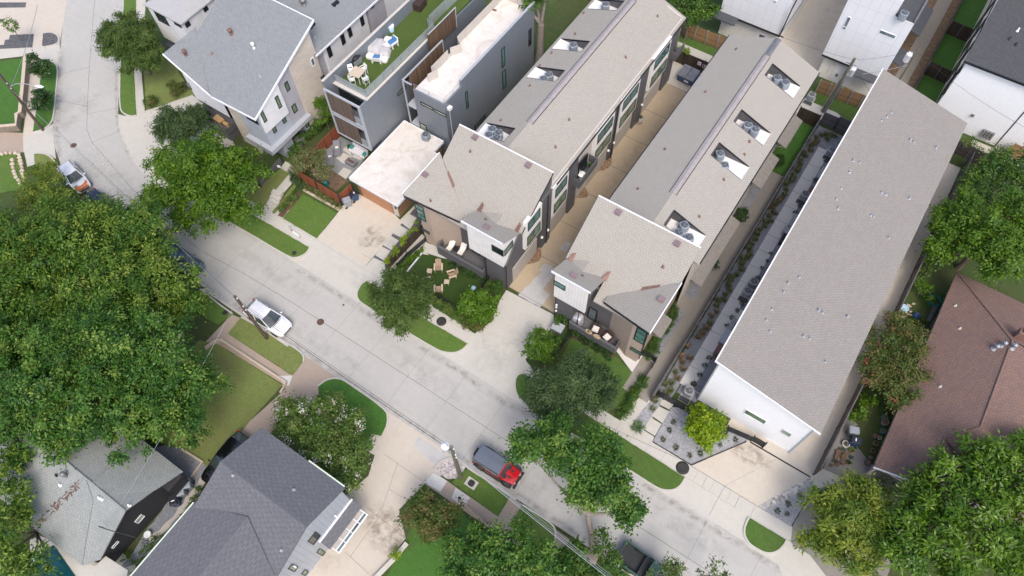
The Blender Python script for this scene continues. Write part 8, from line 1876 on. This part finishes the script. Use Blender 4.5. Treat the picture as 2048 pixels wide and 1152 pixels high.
tree('flowering_tree', 'compact reddish-green tree on the lower lawn right of the tan driveway', [(858, 1025, 3, 38), (893, 1045, 2.7, 30), (828, 1035, 2.6, 26), (868, 1062, 2.5, 30), (850, 1000, 2.6, 22), (905, 1020, 2.4, 20)], 'rusty', dens=19, cs=.34, ll=.2, lw=.1, fl=30, trunk=.09, seed=16)
tree('broad_tree', 'light-tipped oak at the bottom edge left of the bare trunk', [(955, 1105, 5, 48), (1025, 1088, 5.4, 46), (1000, 1140, 5, 58), (915, 1100, 4.6, 32), (1075, 1115, 4.6, 38), (1060, 1150, 4.6, 42), (930, 1150, 4.6, 44), (1110, 1140, 3.6, 30)], 'oak', dens=12, cs=.48, ll=.26, lw=.14, fl=46, trunk=.22, seed=17)
tree('small_tree', 'dark leafy bush tree beside the foot of the long bare trunk', [(1150, 1110, 2.6, 26), (1140, 1145, 2.4, 28), (1180, 1150, 2.4, 24)], 'deep', dens=18, cs=.36, ll=.24, lw=.13, fl=24, trunk=.07, seed=18)
tree('small_tree', 'slender bush tree between the bare trunk and the green pickup', [(1212, 1100, 3.2, 20), (1225, 1135, 3, 28), (1205, 1070, 3.2, 13)], 'deep', dens=18, cs=.34, ll=.24, lw=.12, fl=22, trunk=.07, seed=19)
tree('young_tree', 'sparse leafy treetop rising in front of the green pickup', [(1330, 1122, 4.4, 16), (1345, 1145, 4, 22), (1312, 1150, 4, 16)], 'narrow', dens=18, cs=.3, ll=.2, lw=.1, fl=14, trunk=.06, seed=20)
tree('young_tree', 'sparse leafy treetop at the bottom edge right of the green pickup', [(1430, 1135, 4.4, 18), (1415, 1150, 4, 18), (1445, 1150, 4, 16)], 'narrow', dens=18, cs=.3, ll=.2, lw=.1, fl=14, trunk=.06, seed=21)
tree('flowering_tree', 'pink-flowering tree between the taupe shed roof and the bungalow', [(1790, 715, 3.6, 50), (1825, 685, 3.3, 34), (1760, 690, 3.2, 34), (1770, 765, 3.2, 36), (1822, 752, 3.4, 36), (1795, 650, 3.0, 26), (1740, 730, 3, 26), (1790, 790, 2.9, 26)], 'rusty', dens=15, cs=.4, ll=.22, lw=.11, fl=30, trunk=.1, seed=22, flowers=((.55, .06, .12), 13, 9))
tree('broad_tree', 'bright green spreading tree behind the bungalow roof peak', [(1960, 470, 6, 62), (2010, 500, 6.2, 60), (1912, 480, 5.2, 42), (2040, 425, 6, 55), (1890, 445, 4.8, 32), (1985, 535, 5.4, 36), (2060, 480, 6, 50), (1930, 420, 5, 36), (1880, 505, 4.2, 24)], 'bright', dens=10, cs=.5, ll=.28, lw=.14, fl=52, trunk=.25, seed=23)
tree('broad_tree', 'dark green tree at the right edge below the brown board fence', [(1985, 345, 4.6, 40), (2030, 365, 4.8, 42), (1955, 365, 4.2, 30), (2000, 320, 4.4, 26), (2055, 330, 4.5, 30), (1950, 400, 4.2, 30)], 'deep', dens=13, cs=.46, ll=.28, lw=.14, fl=28, trunk=.2, seed=24)
tree('conifer_tree', 'feathery yellow-green tree at the bottom beside the gravel and old driveway', [(1690, 1045, 4.4, 58), (1655, 1010, 4, 40), (1745, 1025, 4.4, 44), (1700, 1110, 4.2, 58), (1640, 1080, 3.6, 36), (1720, 985, 3.8, 32), (1760, 1080, 4.2, 44)], 'gold', dens=12, cs=.5, ll=.36, lw=.1, fl=52, trunk=.2, droop=-.3, seed=25, tipv=.35)
tree('broad_tree', 'large glossy bright green tree filling the lower right corner', [(1905, 960, 6, 56), (1975, 920, 6.2, 54), (1865, 1050, 6, 62), (1960, 1045, 6.6, 72), (2035, 980, 6.5, 62), (1805, 1105, 5.6, 46), (2025, 1100, 6, 66), (1905, 1130, 5.6, 60), (1990, 970, 6.4, 50), (1840, 990, 5.0, 34), (2060, 905, 6, 40), (1810, 1045, 5, 36)], 'bright', dens=9, cs=.55, ll=.36, lw=.14, fl=50, trunk=.3, seed=26, mat='leaf_gloss')
tree('broad_tree', 'yellowish tree at the lower left corner by the dark pool', [(15, 965, 5, 38), (32, 915, 4.8, 26), (15, 1060, 4.8, 48), (60, 1120, 4, 36), (5, 1120, 4.6, 44), (95, 1140, 3, 20), (40, 1015, 4.4, 28)], 'olive', dens=12, cs=.46, ll=.28, lw=.13, fl=26, trunk=.16, seed=27)
tree('broad_tree', 'dense green tree at the top edge by the tan board fence', [(1395, 10, 4.6, 32), (1375, 38, 4, 22), (1418, 25, 4.2, 18), (1360, 5, 4.4, 26)], 'deep', dens=16, cs=.42, ll=.26, lw=.14, fl=28, trunk=.16, seed=28)
T = tree('tall_tree', 'tall pale-barked tree at the top edge between the metal house and the left row', [(1062, 4, 8.5, 20), (1095, -25, 10, 40), (1045, 18, 7.5, 9)], 'deep', base=G(1078, 128), h0=9, dens=12, cs=.42, ll=.28, lw=.14, fl=24, trunk=.42, bark='bark_grey', seed=29)
tree('young_tree', 'small glossy dark shrub tree on the west verge, farther from the lamp', [(80, 140, 1.9, 17), (64, 120, 1.9, 12), (92, 130, 1.6, 10)], 'dark', dens=24, cs=.32, ll=.3, lw=.15, fl=22, trunk=.06, mat='leaf_gloss', seed=30)
tree('young_tree', 'small glossy dark shrub tree on the west verge below the street lamp', [(84, 200, 1.9, 17), (68, 210, 1.5, 10), (78, 190, 1.7, 12)], 'dark', dens=24, cs=.32, ll=.3, lw=.15, fl=22, trunk=.06, mat='leaf_gloss', seed=31)
tree('young_tree', 'slim young tree planted in the dark gravel bed at the upper left', [(22, 52, 3.2, 12), (12, 44, 3.4, 9), (30, 58, 2.8, 8)], 'bright', base=G(44, 82), dens=26, cs=.28, ll=.18, lw=.1, fl=20, trunk=.045, limbs=True, seed=32)
# ---- shrubs and hedges
def shrub(label, px, py, z, rp, pal='deep', name='shrub', fl=22, **k):
    kk = dict(dens=95, cs=.18, ll=.13, lw=.08, fl=fl, trunk=.05, limbs=False, cat='shrub', flat=.85, seed=int(px+py)); kk.update(k)
    return tree(name, label, [(px, py, z, rp)] if not isinstance(rp, list) else rp, pal, **kk)
shrub('large round reddish shrub by the white wall of the house at the bend', 352, 178, .8, 20, 'rusty')
shrub('smaller round reddish shrub beside the pale footpath at the bend', 300, 203, .7, 13, 'rusty')
for q, l in (((712, 340), 'clipped box shrub highest in the row beside the garden steps'), ((655, 395), 'middle clipped box shrub in the row beside the garden steps'), ((600, 460), 'clipped box shrub nearest the pavement beside the garden steps')): shrub(l, *Zf.p(*q), .45, 8.5, 'crepe', group='clipped box shrubs by the steps')
for q, l, r_ in (((1258, 430), 'round clipped shrub on the side path closest to the street', 12), ((1425, 145), 'round clipped shrub midway along the side path', 15)): shrub(l, *R23.p(*q), .8, r_, 'dark', group='round clipped shrubs of the side path')
shrub('round clipped shrub beside the low gate at the deep green lawn', *e_.p(980, 232), .8, 13, 'dark', group='round clipped shrubs of the side path')
shrub('dense green bush between the round tree and the grey cabinet', *R23.p(362, 775), .7, 15, 'deep')
shrub('green bush below the flank of the dark garage corner', *R22.p(1452, 575), .6, 17, 'deep')
shrub('leafy shrub in the bungalow yard beside the slat fence, nearer the tub', 0, 0, 0, [(1842, 575, 1.2, 17), (1852, 590, 1.0, 13)], 'bright', dens=22, cs=.3, ll=.2, lw=.1)
shrub('pale green shrub in the bungalow yard, higher up the fence', 0, 0, 0, [(1868, 530, 1.0, 13), (1850, 545, .8, 9)], 'crepe', dens=22, cs=.3, ll=.2, lw=.1)
shrub('broad-leaved green shrub under the pink-flowering tree by the fence', 0, 0, 0, [(1722, 815, 1.2, 14), (1712, 830, .9, 11), (1735, 800, 1.2, 12)], 'bright', dens=22, cs=.32, ll=.26, lw=.14)
shrub('dark ferny shrub below the bungalow porch', 0, 0, 0, [(1770, 970, 1.0, 18), (1800, 985, 1, 16)], 'deep', dens=22, cs=.3, ll=.2, lw=.08)
shrub('pale grey-green shrub beside the bungalow porch post', 1772, 985, .6, 9, 'sparse')
shrub('small yellow-green bush at the edge of the tan driveway', 0, 0, 0, [(795, 1103, 1, 9), (788, 1112, .8, 7)], 'lime', dens=30)
shrub('green shrub in the corner below the tall white house', 0, 0, 0, [(1940, 285, 1.8, 13), (1950, 300, 1.4, 12)], 'crepe', dens=24, cs=.3, ll=.18, lw=.09)
def hedge(label, pts, w, h, pal='deep', name='hedge', dens=85, fl=22, cs=.2, ll=.13, lw=.075, z=None, cat='hedge', jit=.1, step=.45):
    r = np.random.default_rng(len(label)*7+int(abs(pts[0][0]*10))); L = []
    for a, c in zip(pts[:-1], pts[1:]):
        d = c-a; k = max(1, int(d.length/step))
        for j in range(k+1): q = a+d*j/k; L.append(((q.x+r.normal()*jit, q.y+r.normal()*jit, (z or h*.5)+r.normal()*.04), w*r.uniform(.42, .62), h/w))
    c = sum(pts, Vector())/len(pts); T = thing(name, label, cat, (c.x, c.y, 0)); v, cc = foliage(L, r, dens, cs, ll, lw, PAL[pal], fl=fl); leafmesh('foliage', v, cc, 'leaf', T, (c.x, c.y, 0))
    b = MB(); b.tube([pts[0]+up*.02, pts[-1]+up*.06], .03, 5); b.build('stem', 'bark', T); return T
hedge('clipped hedge along the lavender flank above the rust-red fence', Zc.L([(130, 420), (260, 260), (380, 150), (470, 60)]), .9, 1.2)
hedge('dense blue-green conifer hedge beside the garden walk', Zf.L([(725, 150), (770, 255)]), .9, 1.0, 'blue')
hedge('bright green vine spilling over the dark plank fence', [R22(803, 425, 1.4), R22(893, 318, 1.45), R22(985, 200, 1.45)], .32, .3, 'lime', 'vine', z=1.4, cat='vine')
hedge('bright vine on the dark plank fence behind the dumpster', W((-21.2, 62.4), (-19.0, 62.4)), .7, .4, 'lime', 'vine', z=1.9, cat='vine')
hedge('low hedge under the eave of the right row beside the side path', W((-5.0, 29.6), (-5.0, 33.2)), .8, .6, 'deep')
hedge('small low hedge at the corner of the right row', W((-5.0, 27.9), (-5.0, 28.9)), .8, .5, 'deep')
hedge('short low hedge farther along the side path', W((-5.0, 40.6), (-4.9, 42.4)), .7, .6, 'deep')
hedge('low clipped hedge along the edge of the right row lawn', R23.L([(850, 1130), (780, 1230), (735, 1320)]), .8, .7, 'deep')
hedge('dark planting under the porch wall of the right row', R23.L([(430, 850), (540, 905), (640, 970)]), .6, .5, 'dark')
hedge('dark planting under the porch wall of the left row', R22.L([(1190, 440), (1300, 505), (1385, 525)]), .5, .45, 'dark')
hedge('yellow-flecked groundcover hedge between the artificial lawn and pavement', R22.L([(1080, 655), (1180, 715), (1270, 780)]), .9, .45, 'crepe')
hedge('leafy hedge at the pavement edge beside the small driveway tree', R22.L([(1280, 800), (1340, 820), (1400, 760)]), .8, .5, 'rusty')
hedge('green strip of planting along the low rail by the plank fence', R22.L([(880, 470), (950, 410), (1010, 365)]), .6, .4, 'bright')
hedge('shrubby planting beside the driveway of the right row', R23.L([(345, 900), (310, 980), (270, 1010)]), .8, .6, 'deep')
hedge('flower bed with white and yellow flowers along the pale edging', Zf.L([(850, 290), (960, 350), (1060, 410), (1150, 460)]), .6, .4, 'sparse', 'flower_bed', cat='flower bed')
hedge('wild green growth along the gravel beside the charcoal roof', [G(x, y) for x, y in ((392, 1010), (370, 1045), (330, 1085), (280, 1120), (262, 1148))], .8, .5, 'bright', 'wild_plants', cat='plants', dens=14, jit=.3)
hedge('weedy growth on the dirt track nearest the upper corner of the charcoal roof', [G(x, y) for x, y in ((398, 985), (385, 1005))], .6, .3, 'crepe', 'wild_plants', cat='plants', dens=14, jit=.25)
hedge('green weeds behind the bungalow fence by the rubble', [G(x, y) for x, y in ((1835, 640), (1822, 650), (1800, 690))], .7, .3, 'bright', 'wild_plants', cat='plants', dens=14, jit=.3)
# ---- grasses, yuccas
def tuft_mesh(seed, n, h, spread, w, cols):
    r = np.random.default_rng(seed); a = r.random(n)*6.283; t_ = r.uniform(.15, 1.15, n)*spread; d = np.stack([np.cos(a)*np.sin(t_), np.sin(a)*np.sin(t_), np.cos(t_)], 1)
    hh = h*r.uniform(.6, 1.1, n); P = d*hh[:, None]*.55+np.stack([np.cos(a), np.sin(a), a*0], 1)*.05; P[:, 2] = np.maximum(P[:, 2], .05); Nn = np.stack([-np.cos(a)*np.cos(t_), -np.sin(a)*np.cos(t_), np.sin(t_)+.3], 1); Nn /= np.linalg.norm(Nn, axis=1, keepdims=True)
    C = np.array(cols)[r.integers(0, len(cols), n)]*r.uniform(.75, 1.25, (n, 1)); return leaves(P, Nn, d, hh, np.full(n, w), C, r)
def tuft(name, label, p, seed, n, h, spread, w, cols, group, cat, proto={}):
    key = (name, seed)
    if key not in proto:
        T = thing(name, label, cat, p, group=group); v, c = tuft_mesh(seed, n, h, spread, w, cols); leafmesh('blades', v, c, 'leaf', T, (0, 0, 0)); proto[key] = T; return T
    return dup(proto[key], p, random.random()*6.28, label, group, random.uniform(.8, 1.2))
rr = random.Random(21); gcol = [(.12, .16, .05), (.19, .20, .075), (.28, .25, .12), (.08, .13, .04)]; gred = [(.27, .20, .11), (.32, .23, .14), (.17, .16, .07)]
y = 25.6; k = 0
while y < 61:
    if not (30.2 < y < 31.8):
        red = (28 < y < 35.5 and rr.random() < .65) or rr.random() < .15
        tuft('ornamental_grass', 'clump of ornamental grass in the bed along the long dark slat fence', (-2.1+rr.uniform(-.22, .35), y, .02), rr.randint(1, 3)+(10 if red else 0), 90, .5, 1.1, .035, gred if red else gcol, 'ornamental grasses along the slat fence', 'grass clump'); k += 1
    y += rr.uniform(.4, .75)
for q in ((432, 25), (505, 40), (470, 30), (448, 60)): p = G(*e_.p(1000+q[0] if False else 1300+q[0]-380, q[1]), .3); tuft('ornamental_grass', 'clump of ornamental grass at the head of the pale side walk', (p.x, p.y, .03), 2, 110, .7, 1.1, .035, gcol, 'ornamental grasses at the head of the walk', 'grass clump')
for q in ((918, 115), (905, 160), (975, 15)): p = R33(*q, .3); tuft('ornamental_grass', 'grassy clump beside the stepping slabs at the end of the slat fence', (p.x, p.y, .03), 3, 110, .75, 1.1, .035, gcol, 'grasses by the stepping slabs', 'grass clump')
ycol = [(.05, .085, .03), (.08, .12, .05), (.035, .06, .025)]
for zz, L_, g_, lab in ((R33, ((1145, 15), (1028, 242), (1002, 288), (1395, 345), (1332, 300), (1303, 375), (1185, 425)), 'spiky plants in the wedge of gravel', 'small spiky plant in the wedge of grey gravel before the white gable'), (R34, ((298, 672), (230, 725), (166, 768), (222, 782)), 'spiky plants in the gravel triangle', 'small spiky plant in the gravel triangle beside the cobble strip'),
        (e_, ((1355, 230), (1327, 283), (1268, 382), (1152, 578), (1118, 628), (932, 942), (902, 1000), (863, 1055), (828, 1130)), 'spiky plants in the gravel strip', 'small spiky plant in the gravel strip under the eave of the low white building'), (k4, ((718, 210), (688, 255), (655, 300), (628, 355), (508, 558), (480, 608), (448, 668), (410, 725)), 'spiky plants in the gravel strip', 'small spiky plant in the gravel strip under the eave of the low white building')):
    for q in L_: p = zz(*q, .2); tuft('spiky_plant', lab, (p.x, p.y, .03), 21, 60, .3, 1.3, .028, ycol, g_, 'plant')
p = R33(817, 265, .3); tuft('yucca', 'large pale green yucca beside the pavement and stepping slabs', (p.x, p.y, .03), 31, 120, .75, 1.35, .06, [(.12, .19, .08), (.17, .24, .10)], None, 'plant')
for q in ((1040, 390), (1120, 437), (965, 345)): p = R33(*q, .15); tuft('dry_plant', 'small dry plant in the wedge of gravel nearest the pavement', (p.x, p.y, .03), 41, 60, .35, 1.4, .04, [(.16, .12, .07), (.12, .10, .06), (.10, .14, .07)], 'dry plants in the wedge of gravel', 'plant')
EXPOSURE = 0.95
# ================================================================= camera, sky, sun
cam = bpy.data.cameras.new('Camera'); co = bpy.data.objects.new('Camera', cam); COL.objects.link(co)
cam.sensor_fit = 'HORIZONTAL'; cam.sensor_width = 36.0; cam.lens = CF/2048*36.0
cam.clip_start = 1.0; cam.clip_end = 2000.0
r_, u_, f_ = (Vector(CAM[i]) for i in range(3))
co.matrix_world = Matrix(((r_.x, u_.x, -f_.x, 0), (r_.y, u_.y, -f_.y, 0), (r_.z, u_.z, -f_.z, CH), (0, 0, 0, 1)))
SC.camera = co
w = bpy.data.worlds.new('World'); SC.world = w; w.use_nodes = True
t = w.node_tree; bg = t.nodes['Background']
sk = t.nodes.new('ShaderNodeTexSky'); sk.sky_type = 'NISHITA'; sk.sun_disc = False
SUN_EL, SUN_H = math.radians(55), None
# shadows fall up and slightly left in the picture: sun stands low-right of it
right2 = Vector((CAM[0][0], CAM[0][1], 0)).normalized(); fwd2 = Vector((CAM[2][0], CAM[2][1], 0)).normalized()
sd = (right2*.2-fwd2*.98).normalized()                     # horizontal direction towards the sun
sk.sun_elevation = SUN_EL; sk.sun_rotation = math.atan2(sd.x, sd.y)
sk.air_density = .7; sk.dust_density = 3.5; sk.ozone_density = .6
t.links.new(sk.outputs[0], bg.inputs['Color']); bg.inputs['Strength'].default_value = .15
sl = bpy.data.lights.new('Sun', 'SUN'); sl.energy = 0.55; sl.angle = math.radians(18); sl.color = (1.0, .97, .92)
so = bpy.data.objects.new('Sun', sl); COL.objects.link(so)
dv = Vector((sd.x*math.cos(SUN_EL), sd.y*math.cos(SUN_EL), math.sin(SUN_EL)))
so.rotation_euler = dv.to_track_quat('Z', 'Y').to_euler(); so.location = (0, 0, 80)
SC.view_settings.view_transform = 'Standard'; SC.view_settings.look = 'None'
SC.view_settings.gamma = 1; SC.view_settings.exposure = EXPOSURE
SC.render.resolution_x, SC.render.resolution_y = 1024, 576
SC.cycles.max_bounces = 6; SC.cycles.transparent_max_bounces = 12
